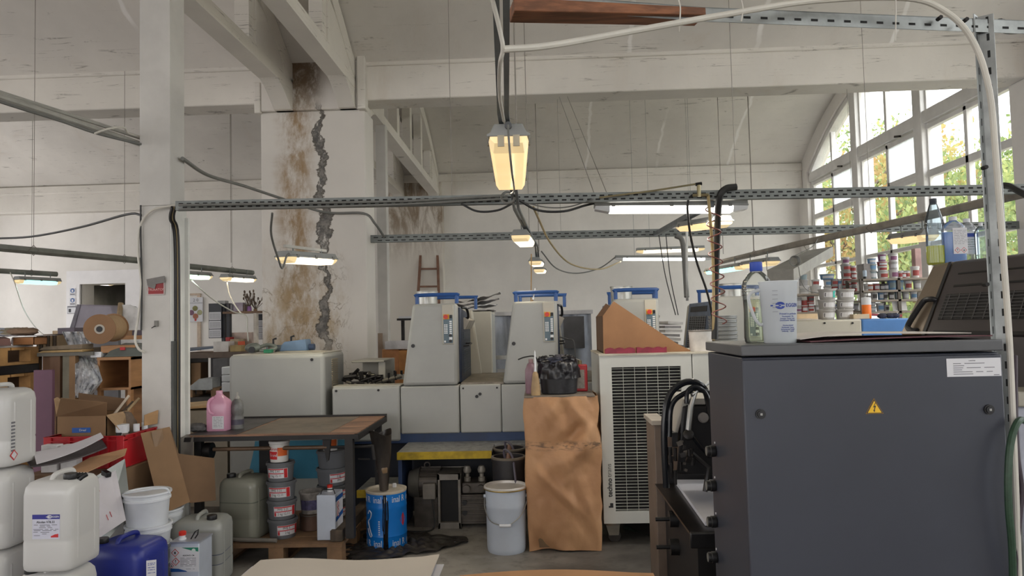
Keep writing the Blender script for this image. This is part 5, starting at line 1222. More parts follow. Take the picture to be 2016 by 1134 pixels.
B().box(sx0 + .012, sx1 - .012, 5.215, 5.60, 0.02, sz - .006).build('frame', M('stand_wood', (120, 96, 70), .7), t)
B().box(sx0 - .012, sx1 - .012, 5.165, 5.62, sz - .004, sz + .008).build('top_board', M('board_grey_brown', (120, 110, 100), .75, var=.1, grime=.4), t, bevel=.002)
st = sz + .009
q = V((P(1101, 770, 5.32).x, 5.34, st)); u = 5.3 / F
tub = thing('rag_tub', 'black crinkled tub lined with a black bag on the kraft wrapped stand', 'tub', q)
BAG = M('black_bag', (26, 25, 30), .30, var=.12, scale=14)
TUBB = M('tub_black', (36, 36, 40), .4, var=.15, scale=18, stretch=(1, 1, .2), grime=.2, grime_rgb=(90, 92, 98))
B().lathe([(33 * u, 0), (35 * u, 2 * u), (38 * u, 40 * u), (37 * u, 41 * u), (33 * u, 5 * u), (.0001, 4 * u)], q, 32, 1, .85).build('body', TUBB, tub)
rg = random.Random(9)
def bagf(u_, v_):
    a = 2 * PI * u_; n1 = 1.2 * nz(2.2 * math.cos(a), 2.2 * math.sin(a), 3 * v_) + nz(6 * math.cos(a), 6 * math.sin(a), 9 * v_)
    r = (40 - 6 * v_) * u * (1 + .11 * n1) if v_ < .55 else (34 * (1 - (v_ - .55) / .45) + .5) * u
    z = (30 + 34 * math.sin(min(1, v_ * 1.5) * PI * .5) + 5 * n1 * (1 - abs(2 * v_ - 1))) * u
    return (q.x + r * math.cos(a) * 1.0, q.y + r * math.sin(a) * .85, q.z + z)
B().sheet(bagf, 72, 14, 0).build('bag', BAG, tub, smooth=70)
rgq = random.Random(4)
for i, (dx, dy, s_, m_) in enumerate(((-.02, -.03, .062, M('rag_navy', (48, 50, 66), .8, var=.2, scale=20)), (.06, .0, .055, BAG), (-.09, .02, .05, BAG), (.01, .05, .06, M('rag_grey', (70, 68, 76), .8)))):
    b = B().ball(q + V((dx * 1.15, dy * 1.5, (66 if i else 62) * u)), (s_, s_ * .8, s_ * .55), 22, 14, .22, rgq); tag(b.build('rag', m_, None, smooth=60), ['navy grey rag heaped at the front of the black tub', 'black rag bunched at the right of the black tub', 'black rag bunched at the left of the black tub', 'grey rag at the back of the black tub'][i], 'rag', 'rags in the tub')
q = V((P(1055, 780, 5.22).x, 5.235, st))
sb = thing('squeeze_bottle', 'tan squeeze bottle with a long white nozzle at the front left of the stand', 'bottle', q)
u = 5.22 / F; B().lathe([(9 * u, 0), (9.5 * u, 3 * u), (9 * u, 14 * u), (7 * u, 30 * u), (5.5 * u, 42 * u), (3 * u, 46 * u)], q, 18).build('body', M('squeeze_tan', (164, 136, 98), .5, var=.15, grime=.3), sb)
B().lathe([(3 * u, 46 * u), (2.2 * u, 52 * u), (1.3 * u, 84 * u), (.0001, 88 * u)], q, 12).build('nozzle', CAPW, sb)
q = V((P(1044, 776, 5.36).x + .01, 5.37, st)); u = 5.36 / F
pb = thing('plastic_bottle', 'dirty pink plastic bottle behind the squeeze bottle on the stand', 'bottle', q)
B().lathe([(11 * u, 0), (12 * u, 3 * u), (12 * u, 46 * u), (7 * u, 58 * u), (4 * u, 60 * u)], q, 20).build('body', M('dirty_pink', (136, 104, 116), .4, var=.15, grime=.4), pb)
B().lathe([(4.5 * u, 60 * u), (4.5 * u, 67 * u), (.0001, 67 * u)], q, 14).build('cap', M('cap_dusty_pink', (150, 120, 122), .5), pb)
q = V((P(1143, 771, 5.46).x, 5.47, st)); u = 5.46 / F
rc = thing('solvent_can', 'red can with a brass spout behind the tub of rags', 'can', q)
B().box(q.x - 12 * u, q.x + 14 * u, q.y - .035, q.y + .035, st, st + 52 * u).build('body', M('can_red', (168, 28, 36), .35, var=.05), rc, bevel=.008)
B().box(q.x - 10 * u, q.x + 8 * u, q.y - .037, q.y - .034, st + 6 * u, st + 42 * u).build('label', M('can_label', (150, 142, 134), .6, var=.1, scale=40), rc)
B().cyl(q + V((0, 0, 52 * u)), q + V((0, 0, 60 * u)), .016, n=12).build('spout', M('valve_brass', (150, 140, 108)), rc)
B().tube([q + V((0, 0, 60 * u)), q + V((-.05, 0, 64 * u)), q + V((-.09, -.01, 60 * u))], .006, 6).build('lever', STL, rc)
for i, (pts, lb) in enumerate(((((1020, 708), (1034, 703), (1053, 702), (1060, 716)), 'thin black rod bending left over the tub of rags'), (((1081, 700), (1090, 701), (1093, 712), (1092, 722)), 'short black hooked rod standing in the tub of rags'), (((1100, 663), (1118, 668), (1130, 674), (1133, 720)), 'black wire bent down beside the second press tower'))):
    conduit('bent_rod', lb, [P(px, py, 5.4) for px, py in pts], .005, CABK, 6)

# ---- pails and drum on the floor
q = P(998, 1082, 5.24); q.z = 0; u = 5.24 / F
t = thing('metal_pail', 'pale blue grey lidded pail with a wire handle in front of the press', 'pail', q)
PAIL = M('pail_pale_grey', (186, 194, 206), .35, var=.03, scale=4)
B().lathe([(36 * u, 0), (37 * u, 2 * u), (38 * u, 10 * u), (38.5 * u, 84 * u), (39.5 * u, 87 * u), (38.8 * u, 90 * u), (39.5 * u, 118 * u), (41.5 * u, 119.4 * u)], q, 44).build('body', PAIL, t)
B().lathe([(41 * u, 118 * u), (42.5 * u, 120 * u), (42.5 * u, 123 * u), (41 * u, 125 * u), (39.5 * u, 124 * u), (38.5 * u, 120 * u), (.0001, 120 * u)], q, 44).build('lid', M('pail_lid', (196, 192, 188), .35, .2, var=.05), t)
B().lathe([(42.8 * u, 119 * u), (43 * u, 120 * u), (42.8 * u, 121 * u)], q, 44, caps=False).build('lid_ring', M('ring_gold', (190, 160, 84), .3, .8), t)
hp = [q + V((-41 * u, 0, 104 * u)), q + V((-40 * u, -14 * u, 84 * u)), q + V((-28 * u, -34 * u, 64 * u)), q + V((-6 * u, -43 * u, 58 * u)), q + V((6 * u, -43 * u, 58 * u)), q + V((28 * u, -34 * u, 72 * u)), q + V((40 * u, -14 * u, 92 * u)), q + V((41 * u, 0, 104 * u))]
h = B().tube(spl(hp, 6), .0035, 6).build('handle', STL, t)
B().cyl(q + V((-11 * u, -43 * u, 57.5 * u)), q + V((11 * u, -43 * u, 57.5 * u)), .011, n=12).build('grip', CAPW, h)
for s in (-1, 1): B().cyl(q + V((s * 37 * u, 0, 104 * u)), q + V((s * 43 * u, 0, 104 * u)), .012, n=10).build('handle_lug', PAIL, t)
q = P(762, 1074, 5.36); q.z = 0; u = 5.36 / F
t = thing('blue_drum', 'bright blue steel drum with white lettering and black drips', 'drum', q)
BLU = M('drum_blue', (14, 112, 196), .35, var=.04, scale=3)
R_ = 39 * u
B().lathe([(R_ * .98, .006), (R_, .010), (R_, 26 * u), (R_ * 1.02, 28 * u), (R_, 31 * u), (R_, 78 * u), (R_ * 1.02, 81 * u), (R_, 84 * u), (R_, 107 * u)], q + V((0, 0, .0)), 44).build('body', BLU, t)
B().lathe([(R_, 107 * u), (R_ * 1.025, 109 * u), (R_ * 1.02, 112 * u), (R_ * .95, 112 * u), (R_ * .93, 108 * u), (.0001, 108 * u)], q, 44).build('top', M('drum_top_cream', (192, 182, 166), .5, var=.1, grime=.45, grime_rgb=(70, 52, 36)), t)
B().box(q.x + 8 * u, q.x + 16 * u, q.y + 20 * u, q.y + 24 * u, 108 * u, 117 * u).build('carry_lug', CAPW, t, bevel=.006)
for z0 in (97, 15): 
    wrap_text('nal R  inal R  inal R  in', 17 * u, LBL, t, q, R_, 0, 6 * u, z0 * u, .78, .0)
lp = [(-34, 70), (-30, 76), (-24, 72), (-27, 62), (-33, 56), (-31, 48), (-26, 36), (-23, 30), (-26, 27), (-31, 33), (-35, 42)]
b = B().tube(spl([(q.x + R_ * 1.01 * math.sin(a * u / R_), q.y - R_ * 1.01 * math.cos(a * u / R_), z * u) for a, z in lp], 5), .0035, 6); b.build('loop_mark', LBL, t)
bent(t, 'red_diamond', REDP, [[(44 * u, 44 * u), (52 * u, 56 * u), (44 * u, 70 * u), (36 * u, 56 * u)]], q, R_, 0)
bent(t, 'fine_print', LBL, [[(-8 * u, z * u), (-5 * u, z * u), (-5 * u, (z + 2) * u), (-8 * u, (z + 2) * u)] for z in range(28, 58, 4)], q, R_, 0)
b = B()
for a, z0, z1, r in ((3, 107, 4, .004), (6, 107, 2, .006), (10, 96, 6, .005), (1, 100, 40, .003), (8, 60, 2, .009), (4, 34, 2, .010)):
    b.tube([(q.x + R_ * 1.005 * math.sin((a + .8 * math.sin(k)) * u / R_), q.y - R_ * 1.005 * math.cos((a + .8 * math.sin(k)) * u / R_), (z0 + (z1 - z0) * k / 6) * u) for k in range(7)], r, 6)
b.build('ink_drip', M('drip_black', (14, 13, 15), .2, var=0), t)
# taped paper cone standing in the drum, smeared with black ink
CO = M('inky_cone', (58, 52, 48), .3, var=.4, scale=9, stretch=(1, 1, .25), grime=.85, grime_rgb=(14, 13, 14))
c0 = V((q.x - 3 * u, q.y - 8 * u, 110 * u)); c1 = V((q.x - 6 * u, q.y - 6 * u, 222 * u))
cn = thing('paper_cone', 'ink blackened paper cone standing in the top of the blue drum', 'cone', c0)
def cone(u_, v_):
    a = 2 * PI * u_; r = (8.5 + 13 * v_ ** 1.2) * u * (1 + .10 * math.sin(3 * a + 4 * v_)); c = c0.lerp(c1, v_)
    return (c.x + r * math.cos(a), c.y + r * math.sin(a), c.z + (5 * u * math.sin(2 * a) if v_ > .99 else 0))
B().sheet(cone, 30, 16, .002).build('wall', CO, cn, smooth=50)
B().lathe([(10.8 * u, 34 * u), (11.2 * u, 35 * u), (12 * u, 44 * u), (11.6 * u, 45 * u)], c0 + V((-1 * u, 0, 0)), 20, caps=False).build('tape_band', M('tape_tan', (128, 104, 78), .4, grime=.4), cn)
# crumpled black plastic under the drum
def bagfloor(u_, v_):
    a = 2 * PI * u_; r = (.05 + .40 * v_) * (1 + .18 * math.sin(3 * a + 1) + .08 * math.sin(7 * a))
    return (q.x + .03 + r * math.cos(a), q.y + r * math.sin(a) * .72, .004 + (.022 * abs(math.sin(9 * a + 5 * v_)) + .022 * abs(math.sin(14 * v_ + 4 * math.sin(3 * a)))) * (1 - .5 * v_) * (v_ > .33))
tag(B().sheet(bagfloor, 90, 26, .002).build('plastic_sheet', M('black_sheeting', (42, 38, 36), .45, var=.25, scale=12, grime=.3), smooth=50), 'crumpled black plastic sheet spread on the floor under the blue drum', 'plastic sheet')

# ---- pump set and pots under the running board
IRON = M('pump_iron', (92, 86, 80), .5, .5, var=.12, scale=10, grime=.5, grime_rgb=(34, 30, 28))
t = thing('vacuum_pump', 'grimy electric motor and vacuum pump set under the running board', 'pump', P(880, 1000, 5.95))
d = 5.92; mz = P(835, 952, d).z; x0, x1 = P(806, 950, d).x, P(868, 950, d).x
B().cyl((x0, d + .02, mz), (x0 + .09, d + .02, mz), .10, .135, n=24).build('fan_cowl', M('cowl_grey', (118, 114, 106), .5, .3, grime=.4), t)
b = B().cyl((x0 + .09, d + .02, mz), (x1, d + .02, mz), .115, n=24)
for i in range(20): a = 2 * PI * i / 20; b.obox(((x0 + .09 + x1) / 2, d + .02 + .122 * math.cos(a), mz + .122 * math.sin(a)), (x1 - x0 - .10, .02, .006), (a, 0, 0))
b.build('motor', IRON, t)
B().box(x0 + .13, x0 + .23, d - .16, d - .10, mz - .09, mz + .03).build('terminal_box', M('box_grey', (128, 122, 114), .5, grime=.4), t, bevel=.006)
B().tube([((x0 + x1) / 2 + .02 + .022 * math.cos(a * PI / 6), d, mz + .15 + .022 * math.sin(a * PI / 6)) for a in range(12)], .006, 6, True).build('lifting_eye', IRON, t)
B().box(x0 + .05, x1, d - .08, d + .12, 0, mz - .09).build('foot', IRON, t)
gx0, gx1 = P(866, 950, d).x, P(910, 950, d).x; gz = P(888, 926, d).z
b = B(); b.box(gx0, gx0 + .02, d - .14, d + .14, .0, gz).box(gx1 - .02, gx1, d - .14, d + .14, 0, gz).box(gx0, gx1, d - .14, d + .14, gz - .05, gz).box(gx0, gx1, d - .14, d + .14, 0, .05)
b.build('belt_guard', M('guard_grey', (128, 122, 114), .5, .3, grime=.4), t, bevel=.004)
B().box(gx0 + .02, gx1 - .02, d - .10, d + .12, .05, gz - .05).build('guard_mesh', M('grille_black', (18, 17, 18)), t)
hx0, hx1 = gx1, P(960, 950, d).x; hz = P(935, 938, d).z
b = B().box(hx0, hx1, d - .12, d + .14, .03, hz - .12).box(hx0 + .01, hx1 - .01, d - .10, d + .12, hz - .11, hz - .03)
for i in range(8): b.box(hx0, hx1 - .01, d - .128, d - .12, .05 + i * .028, .064 + i * .028)
b.build('pump_block', IRON, t, bevel=.004)
for x in (hx0 + .045, hx1 - .045):
    v_ = B().lathe([(.028, 0), (.028, .03), (.018, .035), (.018, .06), (.030, .07), (.034, .09), (.022, .12), (.0001, .125)], (x, d - .02, hz - .03), 14).build('valve', M('valve_grey', (150, 144, 134), .5, .3, grime=.3), t)
    B().cyl((x, d - .10, hz - .07), (x, d - .135, hz - .07), .030, n=16).build('gauge', IRON, t)
for z in (.12, .20): B().cyl((hx0 + .03, d - .11, z), (hx0 + .03, d - .135, z), .02, n=12).build('port', BLK, t)
conduit('cable', 'black flex trailing on the floor before the pump motor', [V((x0 + .2, d - .13, mz - .09)), V((x0 + .22, d - .17, .03)), V((x0 + .12, d - .24, .012)), V((x0 - .06, d - .18, .012)), V((x0 - .10, d - .02, .012))], .006, CABK)
POT = M('pot_black', (40, 38, 40), .45, var=.1, grime=.3, grime_rgb=(80, 70, 60))
for i, (px, dd, r, zt_, lb) in enumerate(((1001, 5.52, .122, P(1001, 903, 5.42).z, 'nearer black pot with a bottle and hose, behind the pale pail'), (1003, 6.0 - .11, .125, P(1003, 886, 5.78).z, 'further black pot at the end of the running board'))):
    q = V((P(px, 900, dd).x, dd, 0)); t = thing('black_pot', lb, 'pot', q, 0, 'black pots')
    B().lathe([(r * .92, 0), (r * .95, .01), (r, zt_ - .03), (r * 1.06, zt_ - .03), (r * 1.06, zt_), (r * .92, zt_), (r * .88, zt_ - .10), (.0001, zt_ - .10)], q, 32).build('body', POT, t)
    B().lathe([(r * 1.07, zt_ - .012), (r * 1.075, zt_), (r * .93, zt_ + .004), (r * .92, zt_ - .004)], q, 32, caps=False).build('rim', M('pot_rim', (104, 96, 84), .5, grime=.4), t)
    B().tube(spl([q + V((-.02, 0, zt_ - .06)), q + V((-.03, -.02, zt_ + .05)), q + V((.03, -.09, zt_ + .02)), q + V((.05, -r - .02, zt_ - .10)), q + V((.06, -r - .03, zt_ - .2))], 6), .009, 7).build('hose', M('hose_grey_purple', (84, 80, 92), .5), t)
    B().lathe([(.028, 0), (.03, .06), (.018, .09), (.012, .12)], q + V((0, .0, zt_ - .095)), 14).build('nozzle_bottle', M('bottle_rust', (128, 96, 78), .5), t)

# ---- small numbering press behind the cabinet
BKM = M('press_black', (30, 29, 31), .4, .2, var=.08, grime=.2, grime_rgb=(60, 56, 52))
t = thing('numbering_press', 'small black press with hoses and a delivery table, half hidden by the cabinet', 'press', (.95, 3.9, 0))
zt_ = .655
b = B().hexa([(.645, 3.32, zt_ - .012), (1.32, 3.32, zt_ - .012), (1.32, 4.28, zt_ - .012), (.645, 4.28, zt_ - .012)], [(.645, 3.32, zt_), (1.32, 3.32, zt_), (1.32, 4.28, zt_), (.645, 4.28, zt_)]); b.build('delivery_table', M('table_black_steel', (44, 40, 38), .3, .6, var=.2, grime=.3, grime_rgb=(90, 80, 70)), t)
B().box(.645, 1.32, 3.30, 3.325, zt_ - .07, zt_ - .0).build('table_apron', BKM, t, bevel=.006)
B().box(.70, 1.25, 3.42, 4.28, 0, zt_ - .012).build('base', M('base_black', (22, 20, 22), .6), t)
lx0, lx1 = P(1289, 900, 4.32).x, P(1313, 900, 4.32).x; lz_ = P(1298, 836, 4.32).z
B().box(lx0, lx1, 4.30, 4.62, 0, lz_).build('side_frame', M('frame_brown_grey', (112, 98, 88), .5, var=.06, grime=.2), t, bevel=.003)
B().box(lx0 - .015, lx1, 4.29, 4.62, lz_, lz_ + .028).build('frame_cap', M('frame_cap', (168, 160, 150), .5), t, bevel=.003)
B().box(lx1, 1.3, 4.30, 4.62, 0, lz_ - .05).build('frame_back', BKM, t)
for py in (1022, 1077):
    q = P(1304, py, 3.9); hb_ = B().cyl((.70, q.y, q.z), (.655, q.y, q.z), .042, n=20).build('hand_wheel', KN, t)
    B().cyl((.66, q.y, q.z), (.585, q.y, q.z), .011, n=10).build('crank_grip', KN, hb_)
hx0, hz0, hz1 = P(1347, 850, 3.7).x, P(1350, 945, 3.7).z, P(1350, 800, 3.7).z
B().prism([(hx0 - .045, hz0 + .03), (1.25, hz0), (1.25, hz1), (hx0 + .0, hz1)], 'y', 3.7, 4.1).build('head', BKM, t, bevel=.008)
B().prism([(hx0 - .052, hz1 - .16), (hx0 - .035, hz1 - .16), (hx0 + .02, hz1 + .004), (1.25, hz1 + .004), (1.25, hz1 + .035), (hx0 + .005, hz1 + .035)], 'y', 3.72, 4.1).build('head_cover', M('head_cover_grey', (168, 164, 156), .45, var=.04, grime=.15), t, bevel=.006)
B().box(hx0 - .062, hx0 - .03, 3.70, 3.78, hz1 - .20, hz1 - .13).build('counter', BLK, t, bevel=.004)
q = P(1384, 822, 3.69); B().lathe([(.026, 0), (.026, .012), (.02, .016), (.02, .02), (.006, .021), (.0001, .021)], q, 20, rot=Euler((PI / 2, 0, 0))).build('gauge', M('gauge_grey', (110, 106, 104), .5), t)
for pts, r in ((((1312, 960), (1308, 880), (1309, 820), (1320, 775), (1352, 752), (1384, 762), (1396, 800), (1398, 850)), .017), (((1318, 860), (1322, 800), (1345, 776), (1375, 768), (1400, 775)), .013), (((1352, 795), (1354, 770), (1372, 762), (1392, 780), (1396, 830)), .012), (((1356, 850), (1364, 860), (1378, 878), (1400, 900)), .010)):
    B().tube(spl([P(px, py, 3.66 + .01 * i) for i, (px, py) in enumerate(pts)], 6), r, 10).build('hose', M('hose_gloss_black', (26, 28, 32), .18, var=.03), t)
B().tube([P(1355, 848, 3.64), P(1360, 800, 3.66), P(1368, 772, 3.68)], .014, 10).build('chrome_arm', STL, t)
B().tube([P(1362, 778, 3.66), P(1400, 750, 3.75)], .009, 8).build('chrome_rod', STL, t)
q = P(1355, 856, 3.63); B().lathe([(.018, -.012), (.026, -.008), (.026, .008), (.018, .012)], q, 16, rot=Euler((PI / 2 - .4, 0, 0))).build('joint', DKM, t)
rg = random.Random(8)
for i in range(26):
    p = P(rg.uniform(1318, 1368), rg.uniform(862, 928), rg.uniform(3.62, 3.72)); sz_ = [rg.uniform(.01, .028) for _ in range(3)]
    g = B().obox(p, sz_, (rg.uniform(-.4, .4), rg.uniform(-.4, .4), 0)) if i % 2 else B().cyl(p, p + V((0, .0, -rg.uniform(.03, .07))), rg.uniform(.006, .012), n=8)
    g.build('gear_fitting' if i % 2 else 'numbering_pin', IRON if i % 4 == 1 else DKM, t)
B().tube([P(1362, 892, 3.66), P(1395, 920, 3.66), P(1388, 968, 3.64)], .012, 6).build('gripper_arm', BKM, t)
pa_ = [PZ(1328, 944, zt_ + .02), PZ(1440, 944, zt_ + .02), PZ(1440, 1027, zt_ + .02), PZ(1388, 1027, zt_ + .02)]
tag(B().hexa([p - V((0, 0, .018)) for p in pa_], pa_).build('paper_stack', M('paper_cool_white', (196, 196, 204), .7, var=.02)), 'wedge of white paper on the delivery table of the small black press', 'paper')

# ================================================================ left foreground: cans, crates, table, tubs
def rr(hx, hy, r, n=4):
    pts = []
    for cx_, cy_, a0 in ((hx - r, hy - r, 0), (-hx + r, hy - r, PI / 2), (-hx + r, -hy + r, PI), (hx - r, -hy + r, 1.5 * PI)):
        for i in range(n + 1): a = a0 + PI / 2 * i / n; pts.append((cx_ + r * math.cos(a), cy_ + r * math.sin(a)))
    return pts
def loft(b, c, secs):
    """stack of rounded rectangles (z, half x, half y, corner radius, shift x, shift y)"""
    vs = []; c = V(c); m = None
    for s in secs:
        z, hx, hy, r = s[:4]; ox, oy = (s[4:] + (0, 0))[:2]
        p = rr(hx, hy, min(r, hx * .999, hy * .999)); m = len(p); vs += [c + V((x + ox, y + oy, z)) for x, y in p]
    k = len(secs); fs = [(i * m + j, i * m + (j + 1) % m, (i + 1) * m + (j + 1) % m, (i + 1) * m + j) for i in range(k - 1) for j in range(m)]
    fs += [list(range(m))[::-1], list(range((k - 1) * m, k * m))]
    return b.add(vs, fs)
HDPE = milky('can_natural_plastic', (222, 221, 219), .28, .0)
HDPEG = milky('can_grimy_plastic', (150, 150, 138), .2, .04)
HDPEB = M('can_blue_plastic', (34, 46, 132), .38, var=.06)
def jerrycan(name, label, c, w, d, h, mat, capm, rz=0.0, cap=(.30, -.25), grp=None, liq=None):
    t = thing(name, label, 'canister', c, 0, grp); c = V(c); hx, hy = w / 2, d / 2; r = min(hx, hy) * .32
    b = loft(B(), c, [(0, hx * .93, hy * .93, r), (.010, hx * .985, hy * .985, r), (.03, hx, hy, r), (h * .30, hx, hy, r), (h * .32, hx * .985, hy * .985, r), (h * .34, hx, hy, r), (h * .80, hx, hy, r), (h * .88, hx * .97, hy * .97, r * 1.1), (h * .93, hx * .85, hy * .86, r), (h * .95, hx * .70, hy * .72, r * .9)])
    b.build('body', mat, t, smooth=50)
    b = B()                                            # raised ribs running over the shoulders
    for s in (-1, 1): loft(b, c + V((0, s * hy * .5, 0)), [(.05, hx * 1.02, hy * .10, .012), (h * .78, hx * 1.02, hy * .10, .012), (h * .90, hx * .9, hy * .08, .012)])
    b.build('rib', mat, t, smooth=50)
    hb = B().tube(spl([c + V((-hx * .05, hy * .72, h * .90)), c + V((-hx * .05, hy * .62, h * .985)), c + V((-hx * .05, 0, h * 1.0)), c + V((-hx * .05, -hy * .40, h * .985)), c + V((-hx * .05, -hy * .55, h * .92))], 5), [.013] * 21, 10)
    hb.build('handle', mat, t)
    q = c + V((hx * cap[0] * 2, hy * cap[1] * 2, h * .935))
    B().lathe([(.022, -.02), (.022, .012)], q, 18).build('neck', mat, t)
    B().lathe([(.030, .005), (.031, .008), (.031, .030), (.029, .033), (.0001, .033)], q, 20).build('cap', capm, t)
    if liq:
        loft(B(), c, [(.004, hx * .965, hy * .965, r), (liq[0], hx * 1.001, hy * 1.001, r)]).build('liquid', liq[1], t)
    t.rotation_euler = (0, 0, rz)
    return t
BKC = M('cap_black', (26, 26, 28), .45, var=.04)
GH = .44
xr_ = P(77, 850, 4.16).x; cx_ = xr_ - .128
for i, lb in enumerate(('white canister at the floor, lowest of the leftmost stack', 'white canister in the middle of the leftmost stack', 'white canister on top of the leftmost stack')):
    cc = V((cx_ - .006 * (2 - i), 4.03, GH * i)); t = jerrycan('canister', lb, cc, .256, .262, GH, HDPE, BKC, 0, (-.2, -.25), 'white canisters in the leftmost stack')
    if i == 2:
        b = B(); sx = cc.x + .1295
        for k in range(9): b.box(sx - .001, sx + .001, 3.935 + .0 * k, 3.935 + .028, cc.z + .08 + k * .019, cc.z + .090 + k * .019)
        b.build('side_print', INKG, t)
        d_ = B().prism([(3.955, cc.z + .03), (3.985, cc.z + .06), (3.955, cc.z + .09), (3.925, cc.z + .06)], 'x', sx - .001, sx + .0012).build('hazard_diamond', REDP, t)
        B().prism([(3.955, cc.z + .038), (3.977, cc.z + .06), (3.955, cc.z + .082), (3.933, cc.z + .06)], 'x', sx, sx + .0018).build('hazard_field', LBL, t)
q0, q1 = P(38, 1040, 3.5), P(137, 1040, 3.5); w_ = q1.x - q0.x
zb_ = .452
lowc = jerrycan('canister', 'lower white canister carrying the one with the blue banded label', (q0.x + w_ / 2 - .03, 3.64, 0), w_ + .03, .27, zb_, HDPE, BKC, 0, (-.3, -.25))
hh = P(90, 940, 3.5).z - zb_
fc = jerrycan('canister', 'front white canister with a blue banded label and black cap', (q0.x + w_ / 2, 3.635, zb_), w_, .27, hh, HDPE, BKC, 0, (.30, -.20))
p = P(91, 1037, 3.5) + V((0, -.002, 0)); lw, lh = 56 / F * 3.5, 48 / F * 3.5; u = 3.5 / F
p.y = 3.4995
LBV = M('label_lilac', (196, 196, 210), .5, var=.01)
card('label', LBV, fc, p, lw, lh); card('label_band', M('band_indigo', (44, 46, 132), .5, var=.02), fc, p + V((0, -.0008, 19.5 * u)), lw, 9 * u)
b = B()
for s in (1, -1): b.prism([(4 * u + 4.6 * u * math.cos(a), s * (.8 * u + 2.6 * u * math.sin(a))) for a in [PI * i / 8 for i in range(9)]], 'y', -.0026, -.0016)
b.box(-3 * u, 4 * u, -.0026, -.0016, -.6 * u, .6 * u); b.xf(Matrix.Translation(p + V((3 * u, 0, 19.5 * u)))); b.build('logo', LBL, fc, smooth=0)
text('brand_lettering', 'EGGEN', 5.0 * u, LBL, fc, p + V((18.5 * u, -.002, 19.5 * u)), FRONT, bold=.0001)
text('product_lettering', 'Alcolan V78.33', 6.6 * u, INK, fc, p + V((-1 * u, -.001, 9 * u)), FRONT, sx=.92, bold=.0002)
rows(INKG, fc, p - V((lw / 2, 0, 0)), lw, [(3.6 * u, .06, .9), (1.4 * u, .28, .66), (-1.6 * u, .25, .72), (-5 * u, .04, .95), (-7.3 * u, .06, .92), (-10.5 * u, .04, .2), (-10.8 * u, .3, .62), (-14 * u, .36, .52), (-17 * u, .06, .28)], h=.0026)
b = B().prism([(10 * u, -21 * u), (25 * u, -21 * u), (25 * u, -14 * u), (18 * u, -15 * u), (10 * u, -18.5 * u)], 'y', -.0018, -.0010); b.xf(Matrix.Translation(p)); b.build('red_flash', REDP, fc)
q = P(146, 949, 3.6); gv = B(); rg = random.Random(3)
for i in range(4): gv.tube(spl([q + V((-.05 + .018 * i, 0, -.006)), q + V((-.03 + .02 * i, .01, .02)), q + V((-.0 + .015 * i, .03, .032))], 4), .012, 8)
tag(gv.build('cap_lever', BKC), 'black bung wrench lying beside the black cap on the front canister', 'wrench')
bq = V((P(245, 1085, 4.0).x, 4.0, 0))
bc = jerrycan('canister', 'dark blue canister standing in the left foreground', (bq.x, 4.03, 0), .345, .28, .475, HDPEB, BKC, -.12, (-.30, -.22))
p = P(298, 1120, 3.89); card('label', LBL, bc, p, 18 / F * 3.9, 34 / F * 3.9, .001, .35); rows(INKB, bc, p + V((-.02, -.008, 0)), .045, [(.03, .1, .9), (.022, .1, .8), (.008, .1, .9), (-.004, .1, .85), (-.02, .1, .9)], .35, .003)
# nested white buckets
PW = M('bucket_white', (214, 218, 224), .45, var=.03, scale=5)
def bucket(label, c, r, h, mat=PW, lid=False, handle=0, grp=None, tilt=0):
    t = thing('plastic_bucket', label, 'bucket', c, 0, grp); c = V(c)
    B().lathe([(r * .84, 0), (r * .85, .004), (r * .97, h * .80), (r * .98, h * .81), (r * 1.03, h * .81), (r * 1.03, h * .86), (r * .99, h * .87), (r * 1.0, h * .96)], c, 36).build('body', mat, t)
    B().lathe([(r * 1.0, h * .94), (r * 1.06, h * .95), (r * 1.07, h * .97), (r * 1.06, h), (r * .97, h), (r * .95, h * .97), (.0001, h * .97)] if lid else [(r * 1.0, h * .94), (r * 1.06, h * .95), (r * 1.06, h), (r * .97, h), (r * .86, .02), (.0001, .02)], c, 36).build('lid' if lid else 'rim', mat, t)
    if handle:
        B().tube(spl([c + V((-r * 1.06, 0, h * .84)), c + V((-r * .9, -r * .55 * handle, h * .99)), c + V((0, -r * .55 * handle, h * 1.06)), c + V((r * .9, -r * .2 * handle, h * 1.08)), c + V((r * 1.08, 0, h * .94))], 6), .006, 8).build('handle', mat, t)
    return t
bx = V((P(290, 1060, 4.32).x, 4.32, 0)); br = 42 / F * 4.25
bk0 = P(290, 1066, 4.3).z
for i, (z, lb) in enumerate(((-.0, 'lowest white bucket of the nested stack beside the blue canister'), (.115, 'second white bucket from the floor in the nested stack'), (.235, 'white bucket directly under the top bucket of the nested stack'))):
    bucket(lb, bx + V((.004 * i, 0, z)), br, .23 if i else .23, lid=False, grp='nested white buckets')
bucket('topmost white lidded bucket with its handle up in the nested stack', bx + V((0, 0, bk0 + .045)), br * 1.02, .245, lid=True, handle=.8, grp='nested white buckets')
bx2 = V((P(311, 1060, 4.62).x, 4.66, 0))
for i, lb in enumerate(('lower white bucket behind the nested stack', 'upper white bucket peeping out behind the nested stack')): bucket(lb, bx2 + V((0, 0, .235 * i)), .125, .235, lid=True, grp='buckets behind the nested stack')
